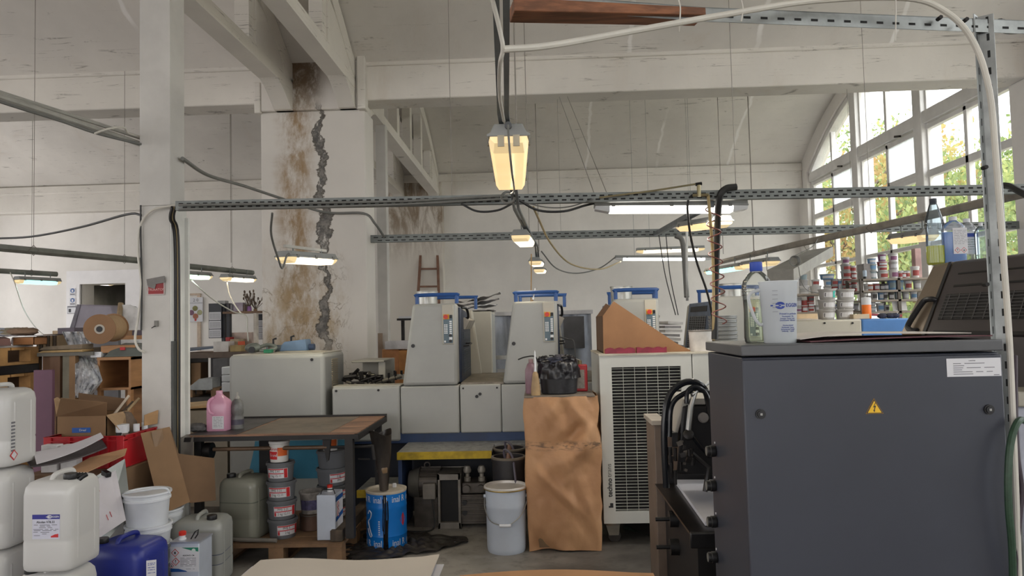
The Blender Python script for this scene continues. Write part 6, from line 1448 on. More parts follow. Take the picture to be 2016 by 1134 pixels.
# solvent tin with hazard label, grey canister behind it
def solvent(label, px0, px1, pyt, d, dep, rz, red=True):
    a, b_ = P(px0, pyt, d), P(px1, pyt, d); w = b_.x - a.x; c = V(((a.x + b_.x) / 2, d + dep / 2, 0))
    return a, w, c
d = 4.22; a = P(335, 1068, d); b_ = P(392, 1068, d); w_ = b_.x - a.x; h_ = a.z; u = d / F
ST_ = M('tin_white_blue', (186, 194, 208), .35, .1, var=.03)
t = thing('solvent_tin', 'rectangular white solvent tin with hazard diamonds, green and blue label', 'tin', ((a.x + b_.x) / 2, d + .08, 0))
B().box(a.x, b_.x, d, d + .17, 0, h_).build('body', ST_, t, bevel=.006)
B().box(a.x - .002, b_.x + .002, d - .002, d + .172, h_ - .008, h_ + .003).build('seam', M('tin_seam', (170, 176, 188), .3, .4), t)
p = V(((a.x + b_.x) / 2, d - .002, h_ - 33 * u)); card('label', LBL, t, p, w_ * .99, 48 * u)
b = B().prism([(-w_ * .10, 23 * u), (w_ * .48, 23 * u), (w_ * .48, 15 * u), (w_ * .25, 17 * u)], 'y', -.0016, -.0008); b.xf(Matrix.Translation(p)); b.build('green_swoosh', M('label_green', (26, 122, 96), .5), t)
b = B().prism([(-w_ * .48, -24 * u), (w_ * .1, -24 * u), (w_ * .05, -22 * u), (-w_ * .2, -18 * u), (-w_ * .48, -17 * u)], 'y', -.0016, -.0008); b.xf(Matrix.Translation(p)); b.build('blue_swoosh', M('label_blue', (26, 84, 156), .5), t)
b = B().lathe([(4 * u, 0), (4 * u, .0006), (.0001, .0006)], p + V((w_ * .32, -.0016, 17 * u)), 16, rot=Euler((PI / 2, 0, 0))); b.build('seal', M('seal_white', (206, 220, 214), .5), t)
hazard(t, p + V((-w_ * .32, -.0005, 13 * u)), 8 * u, 'f'); hazard(t, p + V((-w_ * .30, -.0005, -4 * u)), 8 * u, '!'); hazard(t, p + V((-w_ * .44, -.0005, -12 * u)), 5 * u, 'c')
text('product_lettering', 'ALKOHOL CM', 3.6 * u, INK, t, p + V((w_ * .14, -.0014, 7.5 * u)), FRONT, bold=.0001)
rows(INKG, t, p - V((w_ / 2, 0, 0)), w_, [((3 - 2.6 * i) * u, .36, .9) for i in range(7)] + [(-18.5 * u, .55, .85)], h=.002)
q = V((P(351, 1062, d).x, d + .05, h_)); 
B().lathe([(.022, 0), (.020, .012), (.016, .014), (.016, .03)], q, 16).build('spout', CAPW, t)
B().lathe([(.020, .028), (.021, .046), (.014, .052), (.0001, .052)], q, 16).build('red_cap', RED, t)
B().tube([V((q.x + .05, d + .05, h_ + .004)), V((q.x + .075, d + .05, h_ + .045)), V((q.x + .095, d + .05, h_ + .058)), V((q.x + .09, d + .05, h_ + .03)), V((q.x + .07, d + .06, h_ + .006))], .004, 6).build('handle', BKC, t)
jerrycan('canister', 'grimy clear canister with grey liquid and a black cap behind the solvent tin', (P(390, 1080, 4.62).x, 4.68, 0), .32, .27, .425, milky('can_cloudy_plastic', (178, 180, 176), .25, .05), BKC, .1, (.26, -.25), None, (.20, M('liquid_slate', (92, 100, 116), .4, var=.06)))

# ---- work table on its pallet
TX0, TX1, TY0, TY1 = P(362, 862, 5.0).x, P(703, 856, 5.0).x, 5.0, 5.93
TZ = P(700, 852, 5.0).z
WDT = M('table_worn_wood', (136, 100, 78), .6, var=.2, scale=3, bump=.1, grime=.45, grime_rgb=(52, 48, 46), stretch=(1, 5, 1))
WDK = M('old_dark_wood', (86, 74, 62), .8, var=.15, scale=4, grime=.45, grime_rgb=(38, 34, 30), stretch=(5, 1, 1))
WPL = M('pallet_wood', (124, 96, 70), .8, var=.15, scale=5, grime=.35, grime_rgb=(62, 50, 40))
WPY = M('pallet_wood_pale', (196, 152, 98), .8, var=.12, scale=5, grime=.25, grime_rgb=(120, 88, 56))
STF = M('table_frame_black', (38, 36, 36), .6, .2, var=.1, grime=.3)
tb = thing('work_table', 'grimy wooden topped steel work table on a pallet left of the blue drum', 'table', ((TX0 + TX1) / 2, 5.45, .14))
B().box(TX0, TX1, TY0, TY1, TZ - .012, TZ).build('tabletop', WDT, tb)
B().box(TX0 + .02, TX0 + .36, TY0 + .02, TY1 - .02, TZ, TZ + .0025).build('plate', M('table_plate_grey', (84, 80, 80), .45, .5, var=.15, grime=.4), tb)
B().box(TX1 - .82, TX1 - .20, TY0 + .04, TY1 - .05, TZ, TZ + .002).build('glue_bed', M('glue_bed_brown', (108, 96, 84), .55, var=.12, grime=.5), tb)
b = B(); b.box(TX0 - .02, TX1 + .01, TY0 - .01, TY0 + .03, TZ - .04, TZ - .010).box(TX0, TX1 + .01, TY1 - .03, TY1 + .01, TZ - .035, TZ + .012).box(TX1 - .02, TX1 + .012, TY0, TY1, TZ - .05, TZ - .006).box(TX0 - .01, TX0 + .02, TY0, TY1, TZ - .05, TZ - .006)
b.build('frame', STF, tb)
zp = .16
for nm, x, y, s_ in (('leg', TX1 - .06, TY0 + .03, .055), ('leg', TX1 - .05, TY1 - .05, .05), ('leg', TX0 + .32, TY1 - .25, .085), ('leg', TX0 + .06, TY0 + .10, .05)):
    B().box(x - s_ / 2, x + s_ / 2, y - s_ / 2, y + s_ / 2, zp, TZ - .03).build(nm, STF, tb)
# roll bar with hand wheel and crank
ry, rz_ = TY0 + .10, P(560, 882, 5.1).z
B().cyl((P(420, 882, 5.1).x, ry, rz_), (P(644, 880, 5.1).x, ry, rz_), .014, n=12).build('roll_bar', M('bar_brown', (104, 82, 64), .5, .3, grime=.4), tb)
x = P(411, 880, 5.1).x; B().cyl((x - .025, ry, rz_ - .01), (x + .025, ry, rz_ - .01), .058, n=22).build('hand_wheel', DKM, tb)
x = P(644, 880, 5.1).x; B().prism([(x - .03, TZ - .05), (x + .03, TZ - .05), (x + .012, rz_ - .09), (x - .002, rz_ - .10)], 'y', ry - .012, ry + .012).build('bracket', STF, tb)
B().tube([V((x, ry, rz_ + .0)), V((TX1 + .02, ry, rz_ + .0)), P(733, 878, 5.1)], .010, 8).build('crank_shaft', STF, tb)
B().tube([P(733, 876, 5.1), P(737, 905, 5.1)], .012, 8).build('crank_handle', STF, tb)
B().tube([V((TX1 - .02, ry, rz_ - .085)), P(728, 904, 5.1)], .006, 6).build('crank_rod', STF, tb)
# pallet under it
def pallet(name, label, c, lx, ly, mat, grp=None, rz=0.0, h=.144):
    t = thing(name, label, 'pallet', c, 0, grp); c = V(c)
    for i in range(5): x = -lx / 2 + lx * (i + .5) / 5; B().box(c.x - lx / 2, c.x + lx / 2, c.y - ly / 2 + ly * i / 5 + .008, c.y - ly / 2 + ly * (i + 1) / 5 - .008, c.z + h - .022, c.z + h).build('deck_board', mat, t)
    for ix in (-1, 0, 1):
        for iy in (-1, 0, 1): B().box(c.x + ix * (lx / 2 - .05) - .05, c.x + ix * (lx / 2 - .05) + .05, c.y + iy * (ly / 2 - .05) - .05, c.y + iy * (ly / 2 - .05) + .05, c.z + .022, c.z + h - .022).build('block', mat, t)
        B().box(c.x + ix * (lx / 2 - .05) - .05, c.x + ix * (lx / 2 - .05) + .05, c.y - ly / 2, c.y + ly / 2, c.z, c.z + .022).build('runner', mat, t)
    t.rotation_euler = (0, 0, rz); return t
plx0, plx1 = P(415, 1068, 4.95).x, P(656, 1068, 4.95).x
pallet('pallet', 'dark wooden pallet under the work table, carrying tubs and cans', ((plx0 + plx1 + .06) / 2, 5.40, 0), plx1 - plx0 + .06, .92, WPL)
zp = .146
t = tag(B().hexa([(plx1 - .03, 4.98, zp), (plx1 + .05, 4.98, zp), (plx1 + .06, 5.80, zp), (plx1 - .02, 5.80, zp)], [(plx1 - .03, 4.98, zp + .075), (plx1 + .05, 4.98, zp + .075), (plx1 + .06, 5.80, zp + .075), (plx1 - .02, 5.80, zp + .075)]).build('timber', WDK, bevel=.004), 'dark squared timber lying along the right edge of the pallet', 'timber')
conduit('pole', 'grey pole lying across the front edge of the pallet', [V((plx0 - .05, 5.02, zp + .02)), V((P(545, 1052, 4.99).x, 4.985, zp + .014))], .014, M('pole_grey', (118, 114, 108), .5), sm=0)
jerrycan('canister', 'grimy grey green canister standing on the pallet under the table', (P(482, 1000, 5.15).x, 5.17, zp), .28, .27, .44, HDPEG, BKC, -.15, (-.25, -.25), None, (.26, M('liquid_grey_green', (98, 100, 90), .5, var=.12, scale=8, grime=.3)))
# grey ink tubs with red-banded white labels
TG = M('ink_tub_grey', (98, 100, 104), .5, var=.04, scale=6)
TGD = M('ink_tub_grey_dark', (80, 82, 84), .5, var=.05, scale=6)
def tub(label, c, r, h, ang=.25, lab=True, mat=TG, grp='grey ink tubs on the pallet', txt=('PMS 3.41', '2 kg')):
    t = thing('ink_tub', label, 'tub', c, 0, grp); c = V(c)
    B().lathe([(r * .86, 0), (r * .87, .004), (r * .97, h * .84), (r * 1.04, h * .85), (r * 1.04, h * .93), (r * 1.0, h * .94), (r * 1.0, h), (r * .93, h), (r * .92, h * .93), (.0001, h * .93)], c, 36).build('body', mat, t)
    if lab:
        r0, k = r * .868, r * .11 / (h * .84); L = r * .80; z0, z1 = h * .20, h * .72; a0 = ang * r
        bent(t, 'label', LBL, [[(a0 - L + 2 * L * i / 10, z0), (a0 - L + 2 * L * (i + 1) / 10, z0), (a0 - L + 2 * L * (i + 1) / 10, z1), (a0 - L + 2 * L * i / 10, z1)] for i in range(10)], c, r0, k)
        rb_ = []
        for (f0, f1, g0, g1) in ((.02, .80, .86, .97), (.02, .80, .44, .53), (.82, .98, .02, .97), (.02, .10, .04, .4)):
            for i in range(5): x0, x1 = a0 - L + 2 * L * (f0 + (f1 - f0) * i / 5), a0 - L + 2 * L * (f0 + (f1 - f0) * (i + 1) / 5); rb_.append([(x0, z0 + (z1 - z0) * g0), (x1, z0 + (z1 - z0) * g0), (x1, z0 + (z1 - z0) * g1), (x0, z0 + (z1 - z0) * g1)])
        o = bent(t, 'label_band', REDP, rb_, c, r0 + .0009, k)
        wrap_text(txt[0], .024, INK, t, c, r0 + .0006, k, a0 - L * .2, z0 + (z1 - z0) * .70, .85, name='handwriting'); wrap_text(txt[1], .024, INK, t, c, r0 + .0006, k, a0 - L * .15, z0 + (z1 - z0) * .24, .85, name='handwriting')
    return t
tr = 28 / F * 5.15; th_ = .130; c0 = V((P(555, 1055, 5.12).x, 5.14, zp))
for i, (lb, an, tx) in enumerate((('bottom grey ink tub of the labelled stack of four under the table', .75, ('PMS 5', '2 kg')), ('second grey ink tub from the bottom of the labelled stack', .55, ('PMS 3.21', '2 kg 12.11')), ('third grey ink tub from the bottom of the labelled stack', .15, ('PMS 3.21', '2 kg 12.11')), ('top grey ink tub of the labelled stack, with a small tin on it', .05, ('PMS 3.41', '2 kg 15.11')))):
    tub(lb, c0 + V((-.004 * i, 0, th_ * i)), tr * (1.0 if i < 3 else .95), th_, an, txt=tx)
def smalltin(label, c, r, h, txt, ang=0):
    t = thing('paint_tin', label, 'tin', c, 0, 'small red and white tins'); c = V(c)
    B().lathe([(r * .9, 0), (r, h * .86), (r * 1.07, h * .88), (r * 1.07, h * .97), (r * .98, h), (.0001, h * .97)], c, 28).build('body', M('tin_white', (206, 204, 200), .4, var=.04), t)
    r0, k = r * .9, r * .1 / (h * .86)
    for nm, m_, g0, g1, f0, f1 in (('red_field', REDP, .14, .52, -1.3, .1), ('orange_field', M('tin_orange', (206, 96, 40), .5), .30, .70, .15, 1.2)):
        bent(t, nm, m_, [[((f0 + (f1 - f0) * i / 8) * r, h * g0), ((f0 + (f1 - f0) * (i + 1) / 8) * r, h * g0), ((f0 + (f1 - f0) * (i + 1) / 8) * r, h * g1), ((f0 + (f1 - f0) * i / 8) * r, h * g1)] for i in range(8)], c, r0, k)
    wrap_text(txt, h * .20, LBL, t, c, r0 + .001, k, -.35 * r, h * .34, .8); wrap_text(txt, h * .20, REDP, t, c, r0 + .001, k, -.2 * r, h * .64, .8); return t
smalltin('white tin with red print on top of the labelled tub stack', c0 + V((-.02, 0, th_ * 4 + .001)), .068, .145, 'Grund')
c1 = V((P(652, 1010, 5.56).x, 5.58, zp)); tr2 = 29 / F * 5.5
for i, (lb, an, lab) in enumerate((('bottom dark tub of the plain stack at the right of the pallet', 1.0, 1), ('second dark tub from the bottom of the plain stack', 1.1, 1), ('third grey tub from the bottom of the plain stack', .95, 1), ('top bare grey tub of the plain stack under a small tin', 0, 0))):
    tub(lb, c1 + V((.004 * (i % 2), 0, .130 * i)), tr2, .130, an, lab, TGD if i < 2 else TG, 'grey tubs in the plain stack', ('2 kg', 'PMS'))
smalltin('white tin with red print on top of the plain tub stack', c1 + V((.0, -.02, .521)), .058, .12, 'Flint')
q = V((P(612, 1045, 5.30).x, 5.32, zp)); t = thing('paint_bucket', 'open paint bucket crusted with dried paint between the tub stacks', 'bucket', q + V((0, 0, .115)))
q2 = q + V((0, 0, .116)); B().lathe([(.068, 0), (.07, .004), (.082, .14), (.088, .142), (.088, .155), (.080, .155), (.072, .04), (.0001, .04)], q2, 28).build('body', M('bucket_crusted', (128, 122, 116), .6, var=.25, scale=12, grime=.6), t)
bent(t, 'label', M('label_violet', (70, 66, 96), .5, var=.2, scale=30), [[((-.9 + .22 * i) * .075, .03), ((-.9 + .22 * (i + 1)) * .075, .03), ((-.9 + .22 * (i + 1)) * .075, .10), ((-.9 + .22 * i) * .075, .10)] for i in range(8)], q2, .07, .08)
t = thing('rusty_can', 'rusty brown can under the crusted paint bucket', 'can', q); B().lathe([(.08, 0), (.084, .004), (.084, .112), (.08, .114), (.0001, .112)], q, 28).build('body', M('can_rust', (84, 62, 50), .6, .2, var=.2, grime=.5), t)
B().lathe([(.086, .104), (.087, .108), (.086, .112)], q, 28, caps=False).build('rim', IRON, t)
d = 5.02; a = P(624, 1062, d); b_ = P(661, 1062, d); w_ = b_.x - a.x; z1 = P(640, 975, d).z; u = d / F
t = thing('solvent_tin', 'tall white solvent tin with a red cap at the front of the pallet', 'tin', (a.x + w_ / 2, d + .09, zp))
B().box(a.x, b_.x, d, d + .19, zp, z1).build('body', ST_, t, bevel=.005)
sx = b_.x + .0012
B().box(sx - .002, sx, d + .01, d + .185, zp + .03, z1 - .02).build('label', LBL, t)
B().box(sx - .001, sx + .0008, d + .01, d + .185, z1 - .05, z1 - .02).build('blue_band', M('label_blue', (26, 84, 156)), t)
B().prism([(d + .01, zp + .12), (d + .185, zp + .14), (d + .185, zp + .17), (d + .01, zp + .15)], 'x', sx - .001, sx + .0008).build('blue_swoosh', M('label_blue', (26, 84, 156)), t)
for zc in (z1 - .085, z1 - .135):
    B().prism([(d + .07, zc - .03), (d + .10, zc), (d + .07, zc + .03), (d + .04, zc)], 'x', sx - .001, sx + .001).build('hazard_diamond', REDP, t)
    B().prism([(d + .07, zc - .022), (d + .092, zc), (d + .07, zc + .022), (d + .048, zc)], 'x', sx - .001, sx + .0014).build('hazard_field', LBL, t)
    B().prism([(d + .062, zc - .010), (d + .078, zc - .010), (d + .07, zc + .012)], 'x', sx - .001, sx + .0018).build('hazard_symbol', INK, t)
q = V((a.x + w_ * .45, d + .12, z1)); B().lathe([(.02, 0), (.018, .012), (.015, .03)], q, 14).build('spout', CAPW, t); B().lathe([(.019, .026), (.02, .045), (.0001, .05)], q, 14).build('red_cap', RED, t)
B().tube([V((a.x + .02, d + .03, z1 + .002)), V((a.x + .03, d + .03, z1 + .03)), V((b_.x - .02, d + .03, z1 + .032)), V((b_.x - .01, d + .03, z1 + .002))], .004, 6).build('handle', BKC, t)
# blue sheet behind the table legs
t = B().sheet(lambda u_, v_: (P(492, 900, 5.85).x + (P(692, 900, 5.85).x - P(492, 900, 5.85).x) * u_, 5.80 + .16 * math.sin(v_ * 1.5), P(560, 936, 5.83).z - .02 + .30 * v_ ** .8 - .05 * (v_ > .9)), 14, 10, .004).build('blue_sheet', M('sheet_teal_blue', (70, 136, 164), .45, var=.05))
tag(t, 'teal blue plastic sheet bowed behind the legs of the work table', 'sheet')
# on the table
q = V((P(430, 848, 5.22).x, 5.24, TZ + .003)); u = 5.22 / F
t = thing('plastic_bottle', 'pink handled plastic bottle with a white label on the work table', 'bottle', q)
PK = milky('bottle_pink', (226, 172, 198), .3, .02)
loft(B(), q, [(0, 19 * u, 17 * u, .02), (.006, 20 * u, 18 * u, .02), (52 * u, 20 * u, 18 * u, .02), (58 * u, 18 * u, 16 * u, .02), (68 * u, 9 * u, 9 * u, .03), (71 * u, 6 * u, 6 * u, .02), (78 * u, 6 * u, 6 * u, .02)]).build('body', PK, t, smooth=50)
B().tube(spl([q + V((-6 * u, -12 * u, 66 * u)), q + V((-13 * u, -19 * u, 58 * u)), q + V((-12 * u, -20.5 * u, 40 * u)), q + V((-4 * u, -18 * u, 33 * u))], 6), .010, 8).build('handle', PK, t)
p = q + V((5 * u, -18.4 * u, 17 * u)); card('label', LBL, t, p, 23 * u, 25 * u); rows(INKG, t, p - V((11.5 * u, 0, 0)), 23 * u, [((10 - 3 * i) * u, .1, .9 - .1 * (i % 2)) for i in range(7)], h=.0026)
q = V((P(463, 847, 5.26).x, 5.30, TZ + .003)); t = thing('plastic_bottle', 'grimy grey ribbed bottle next to the pink one on the table', 'bottle', q)
B().lathe([(12 * u, 0), (13 * u, 3 * u), (12.5 * u, 24 * u), (11.5 * u, 28 * u), (12.5 * u, 32 * u), (12 * u, 46 * u), (9 * u, 56 * u), (5 * u, 60 * u)], q, 24).build('body', M('bottle_grime', (106, 106, 104), .35, var=.2, scale=14, grime=.4), t)
B().lathe([(5 * u, 60 * u), (4 * u, 64 * u), (2.2 * u, 66 * u), (2 * u, 72 * u), (.0001, 73 * u)], q, 14).build('nozzle', M('nozzle_grey', (170, 168, 162), .5), t)
B().lathe([(12.9 * u, 2.9 * u), (12.8 * u, 19 * u)], q, 24, caps=False).build('residue', M('residue_violet', (70, 68, 82), .4), t)
t = B().box(P(405, 848, 5.4).x, P(416, 848, 5.4).x + .05, 5.42, 5.5, TZ + .003, TZ + .17).build('black_box', BLK, bevel=.004); tag(t, 'small black box hidden behind the pink bottle', 'box')
rg = random.Random(6); q = P(388, 846, 5.2); q.z = TZ + .03
tag(B().ball(q, (.075, .06, .030), 22, 12, .2, rg).build('rag', M('rag_charcoal', (92, 90, 90), .85, var=.15, scale=20), smooth=70), 'crumpled grey rag at the left end of the work table', 'rag')
PLF = plastic('plastic_film', (186, 180, 172), .45, .2)
tag(B().sheet(lambda u_, v_: (TX0 - .06 + .14 * u_, 4.985 - .015 * math.sin(7 * u_ + 2 * v_), TZ + .0 - .19 * v_ * (1 - .3 * math.sin(5 * u_)) + .012 * math.sin(13 * u_)), 14, 10, .001).build('plastic_film', PLF, smooth=70), 'torn clear plastic film hanging off the left corner of the table', 'film')

# ---- leaning carton, crate and its contents
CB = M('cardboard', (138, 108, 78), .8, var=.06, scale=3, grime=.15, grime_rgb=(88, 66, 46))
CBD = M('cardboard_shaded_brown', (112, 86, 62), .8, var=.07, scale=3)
def panel(b, pts, th=.005):
    pts = [V(p) for p in pts]; n_ = (pts[1] - pts[0]).cross(pts[-1] - pts[0]).normalized() * th; k = len(pts)
    return b.add(pts + [p + n_ for p in pts], [list(range(k))[::-1], list(range(k, 2 * k))] + [(i, (i + 1) % k, k + (i + 1) % k, k + i) for i in range(k)])
t = thing('flattened_carton', 'large brown carton leaning beside the left end of the work table', 'carton', P(350, 1010, 4.8))
panel(B(), [P(277, 853, 4.62), P(334, 840, 4.74), P(374, 988, 4.70), P(318, 1014, 4.56)]).build('panel', CB, t)
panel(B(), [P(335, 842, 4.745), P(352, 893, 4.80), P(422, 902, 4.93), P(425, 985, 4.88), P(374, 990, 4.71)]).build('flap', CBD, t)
panel(B(), [P(298, 850, 4.655), P(320, 845, 4.70), P(324, 886, 4.69), P(306, 890, 4.645)], .002).build('tape', M('parcel_tape', (118, 86, 48), .3, var=.1), t)
tag(B().sheet(lambda u_, v_: PZ(332 + 110 * u_, 1006 - 46 * v_ + 6 * math.sin(6 * u_), .02) * .0 + V((P(335 + 105 * u_, 1000, 4.9).x, 4.86 + .20 * v_, .16 + .16 * v_ * u_ + .03 * math.sin(9 * u_ + 3 * v_) + .02 * math.sin(15 * v_))), 22, 10, .001).build('plastic_film', PLF, smooth=70), 'dusty plastic film heaped behind the grey liquid canister', 'film')
cr0, cr1 = P(87, 862, 4.5), P(243, 858, 4.5); cz = cr1.z; CR = M('crate_red', (176, 26, 36), .4, var=.06, scale=6)
t = thing('plastic_crate', 'bright red plastic crate holding a carton and bottles', 'crate', ((cr0.x + cr1.x) / 2, 4.72, cz - .20))
x0, x1, y0, y1 = cr0.x, cr1.x, 4.5, 4.92
b = B(); b.box(x0, x1, y0 + .012, y0 + .018, cz - .20, cz).box(x0, x1, y1 - .018, y1 - .012, cz - .20, cz).box(x0 + .012, x0 + .018, y0, y1, cz - .20, cz).box(x1 - .018, x1 - .012, y0, y1, cz - .20, cz).box(x0, x1, y0, y1, cz - .20, cz - .195)
b.build('walls', CR, t)
b = B(); 
for z in (cz - .006, cz - .032): b.box(x0 - .004, x1 + .004, y0 - .004, y0 + .018, z, z + .006).box(x0 - .004, x1 + .004, y1 - .018, y1 + .004, z, z + .006).box(x0 - .004, x0 + .018, y0, y1, z, z + .006).box(x1 - .018, x1 + .004, y0, y1, z, z + .006)
b.build('rim', CR, t)
for x in (x0 + .16, x1 - .16, x1 - .10): B().box(x - .006, x + .006, y0 - .002, y0 + .014, cz - .20, cz).build('stiffener', CR, t)
for y in (y0 + .14, y0 + .27, y1 - .03): B().box(x1 - .014, x1 + .002, y - .006, y + .006, cz - .03, cz).build('stiffener', CR, t)
for x, y in ((x1 - .02, y0 + .02), (x0 + .02, y0 + .02)): B().box(x - .024, x + .024, y - .022, y + .022, cz - .20, cz - .004).build('corner_post', CR, t, bevel=.003)
crate_z = cz - .192
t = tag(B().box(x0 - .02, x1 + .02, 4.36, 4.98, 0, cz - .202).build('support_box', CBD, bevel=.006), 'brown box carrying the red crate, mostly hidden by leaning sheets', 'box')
# carton standing in the crate
k0, k1 = P(111, 850, 4.64), P(210, 850, 4.64); kz = P(160, 818, 4.64).z
t = thing('carton', 'open brown carton with a blue label standing in the red crate', 'carton', ((k0.x + k1.x) / 2, 4.74, crate_z))
b = B().box(k0.x, k1.x, 4.64, 4.645, crate_z, kz).box(k0.x, k1.x, 4.875, 4.88, crate_z, kz).box(k0.x, k0.x + .005, 4.64, 4.88, crate_z, kz).box(k1.x - .005, k1.x, 4.64, 4.88, crate_z, kz).box(k0.x, k1.x, 4.64, 4.88, crate_z, crate_z + .005)
b.build('box', CB, t)
panel(B(), [V((k0.x, 4.64, kz)), V((k1.x, 4.64, kz)), P(211, 792, 4.55), P(120, 783, 4.55)]).build('front_flap', CB, t)
panel(B(), [V((k0.x, 4.88, kz)), V((k1.x, 4.88, kz)), P(246, 785, 4.96), P(155, 774, 4.96)]).build('back_flap', CBD, t)
panel(B(), [V((k0.x, 4.64, kz)), V((k0.x, 4.88, kz)), P(112, 782, 4.86), P(106, 785, 4.62)]).build('side_flap', M('cardboard_pale', (186, 154, 118), .8), t)
panel(B(), [V((k1.x, 4.64, kz)), V((k1.x, 4.88, kz)), P(250, 834, 4.82), P(236, 846, 4.64)]).build('side_flap', M('cardboard_pale', (186, 154, 118)), t)
q = P(160, 847, 4.638); card('label', M('label_royal_blue', (28, 92, 178), .5), t, q, 38 / F * 4.6, 10 / F * 4.6); text('lettering', 'Dreaf', .020, LBL, t, q + V((.01, -.0012, 0)), FRONT)
q = P(213, 831, 4.66)
# bottles and things in the crate
for i, (px, py, d, r, lb, m_) in enumerate(((246, 841, 4.66, .020, 'first white capped bottle from the left in the red crate', CAPW), (272, 838, 4.72, .019, 'second white capped bottle from the left in the red crate', CAPW), (288, 835, 4.82, .019, 'third white capped bottle from the left in the red crate', CAPW))):
    q = P(px, py, d); q.x = min(q.x, x1 - .04); q.z = q.z + .012; bo = V((q.x, q.y, crate_z)); L = q.z - crate_z
    bottle('small_bottle', lb, bo, [(r * 1.3, 0), (r * 1.35, .004), (r * 1.35, L * .70), (r * .9, L * .80)], M('bottle_brown_grey', (124, 104, 92), .3, var=.1), [(r, L * .80), (r, L), (.0001, L)], m_, None, None, 'small bottles in the crate', 18)
q = P(252, 843, 4.60); q.x = min(q.x, x1 - .05); bo = V((q.x - .06, q.y + .08, crate_z)); L = q.z - crate_z + .015
t = thing('jar', 'dark jar with a white lid in the red crate', 'jar', bo); B().lathe([(.036, 0), (.038, L * .8)], bo, 20).build('body', BLK, t); B().lathe([(.040, L * .8), (.040, L), (.0001, L)], bo, 20).build('lid', CAPW, t)
rg = random.Random(12); q = P(259, 828, 4.84); q.x = min(q.x, x1 - .09)
tag(B().ball(q + V((-.04, 0, -.07)), (.075, .05, .13), 20, 12, .10, rg).build('cloth_sack', M('sack_taupe', (128, 112, 98), .9, var=.12, scale=18), smooth=70), 'crumpled taupe cloth sack stuffed in the red crate', 'sack')
for i, ((ax, ay, bx_, by_), m_, lb) in enumerate((((212, 822, 254, 779), M('stick_pale', (196, 182, 164), .7), 'pale stick poking up steepest out of the crate'), ((225, 818, 262, 791), WDK, 'dark stick poking out of the crate'), ((234, 816, 274, 784), M('stick_tan', (176, 152, 116), .7), 'tan stick poking up beside the post out of the crate'))):
    p1 = P(ax, ay + 10, 4.78 + .03 * i); p1.x = min(p1.x, x1 - .03); p2 = P(bx_, by_, 4.92 + .02 * i)
    conduit('stick', lb, [p1 - (p2 - p1) * .35, p1, p2], .009, m_, 6, sm=0)
p = panel(B(), [P(283, 838, 4.80), P(309, 834, 4.88), P(311, 807, 4.88), P(284, 817, 4.80)], .006).build('cardboard_piece', M('cardboard_tan', (180, 142, 100), .8)); tag(p, 'tan cardboard offcut standing at the right end of the crate', 'cardboard')
for i in range(2):
    q = P(105 + 38 * i, 884, 4.44); tag(B().box(q.x - .05, q.x + .05, 4.40, 4.46, cz - .2, q.z + .03).build('white_box', M('box_white', (214, 212, 212), .6), bevel=.003), ('left' if i == 0 else 'right') + ' small white box in front of the red crate', 'box', 'white boxes by the crate')
# sloping pile of sheets in front of the crate
PLT = M('aluminium_plate', (132, 136, 136), .3, .7, var=.08, scale=5)
tag(panel(B(), [P(120, 953, 4.02), P(246, 897, 4.34), P(250, 884, 4.40), P(178, 902, 4.36), P(112, 938, 4.10)], .006).build('wooden_board', M('board_tan', (168, 130, 96), .7, var=.1, scale=4)), 'tan board lying aslant over the pile before the red crate', 'board')
tag(B().sheet(lambda u_, v_: P(60 + 150 * u_ - 10 * v_, 925 - 40 * u_ - 16 * v_ + 8 * math.sin(3 * u_), 4.05 + .35 * u_ + .12 * v_) + V((0, 0, .02)), 12, 8, .008).build('crumpled_sheet', M('sheet_dark_grey', (84, 80, 82), .5, var=.15, scale=10), smooth=60), 'dark printed sheets under the white curled sheet before the crate', 'paper')
tag(B().sheet(lambda u_, v_: P(72 + 132 * u_ - 6 * v_, 926 - 58 * u_ * (1 - .25 * v_) - 24 * v_ + 8 * math.sin(2.6 * u_), 4.02 + .34 * u_ + .14 * v_) + V((0, 0, .035)), 14, 8, .002).build('curled_sheet', M('paper_lilac_white', (204, 200, 206), .7, var=.02), smooth=70), 'large white curled sheet lying before the red crate', 'paper')
t = tag(panel(B(), [P(178, 944, 4.22), P(246, 903, 4.46), P(258, 1010, 4.34), P(196, 1080, 4.12)], .010).build('metal_plate', PLT), 'pack of grey metal plates leaning behind the clipped white sheets', 'plate')
t = thing('clipped_sheets', 'white perforated sheets with red tick marks held by a black clip', 'paper', P(205, 1000, 4.12))
pts = [P(160, 957, 4.10), P(228, 926, 4.30), P(248, 1024, 4.16), P(176, 1072, 3.98)]
panel(B(), pts, .006).build('sheet', M('paper_lilac_white', (204, 200, 206)), t)
def onp(u_, v_, o_=.008): 
    a = pts[0].lerp(pts[1], u_); b2 = pts[3].lerp(pts[2], u_); n_ = (pts[1] - pts[0]).cross(pts[3] - pts[0]).normalized(); n_ = -n_ if n_.y > 0 else n_; return a.lerp(b2, v_) + n_ * o_
for u0, v0 in ((.32, .14), (.42, .13), (.52, .70), (.62, .68)): B().tube([onp(u0, v0, .004), onp(u0 + .03, v0 + .11, .004)], .0016, 5).build('red_tick', REDP, t)
b = B(); q = onp(.72, -.02, .0); b.obox(q, (.06, .03, .03), (0, .2, -.5)); b.build('binder_clip', BLK, t, bevel=.004)
t = tag(B().hexa([P(176, 1080, 4.02), P(236, 1040, 4.2), P(236, 1040, 4.5), P(176, 1080, 4.4)], [P(176, 1080, 4.02), P(236, 1040, 4.2), P(236, 1040, 4.5), P(176, 1080, 4.4)]).build('x', PLT), 'x', 'x'); bpy.data.objects.remove(t)
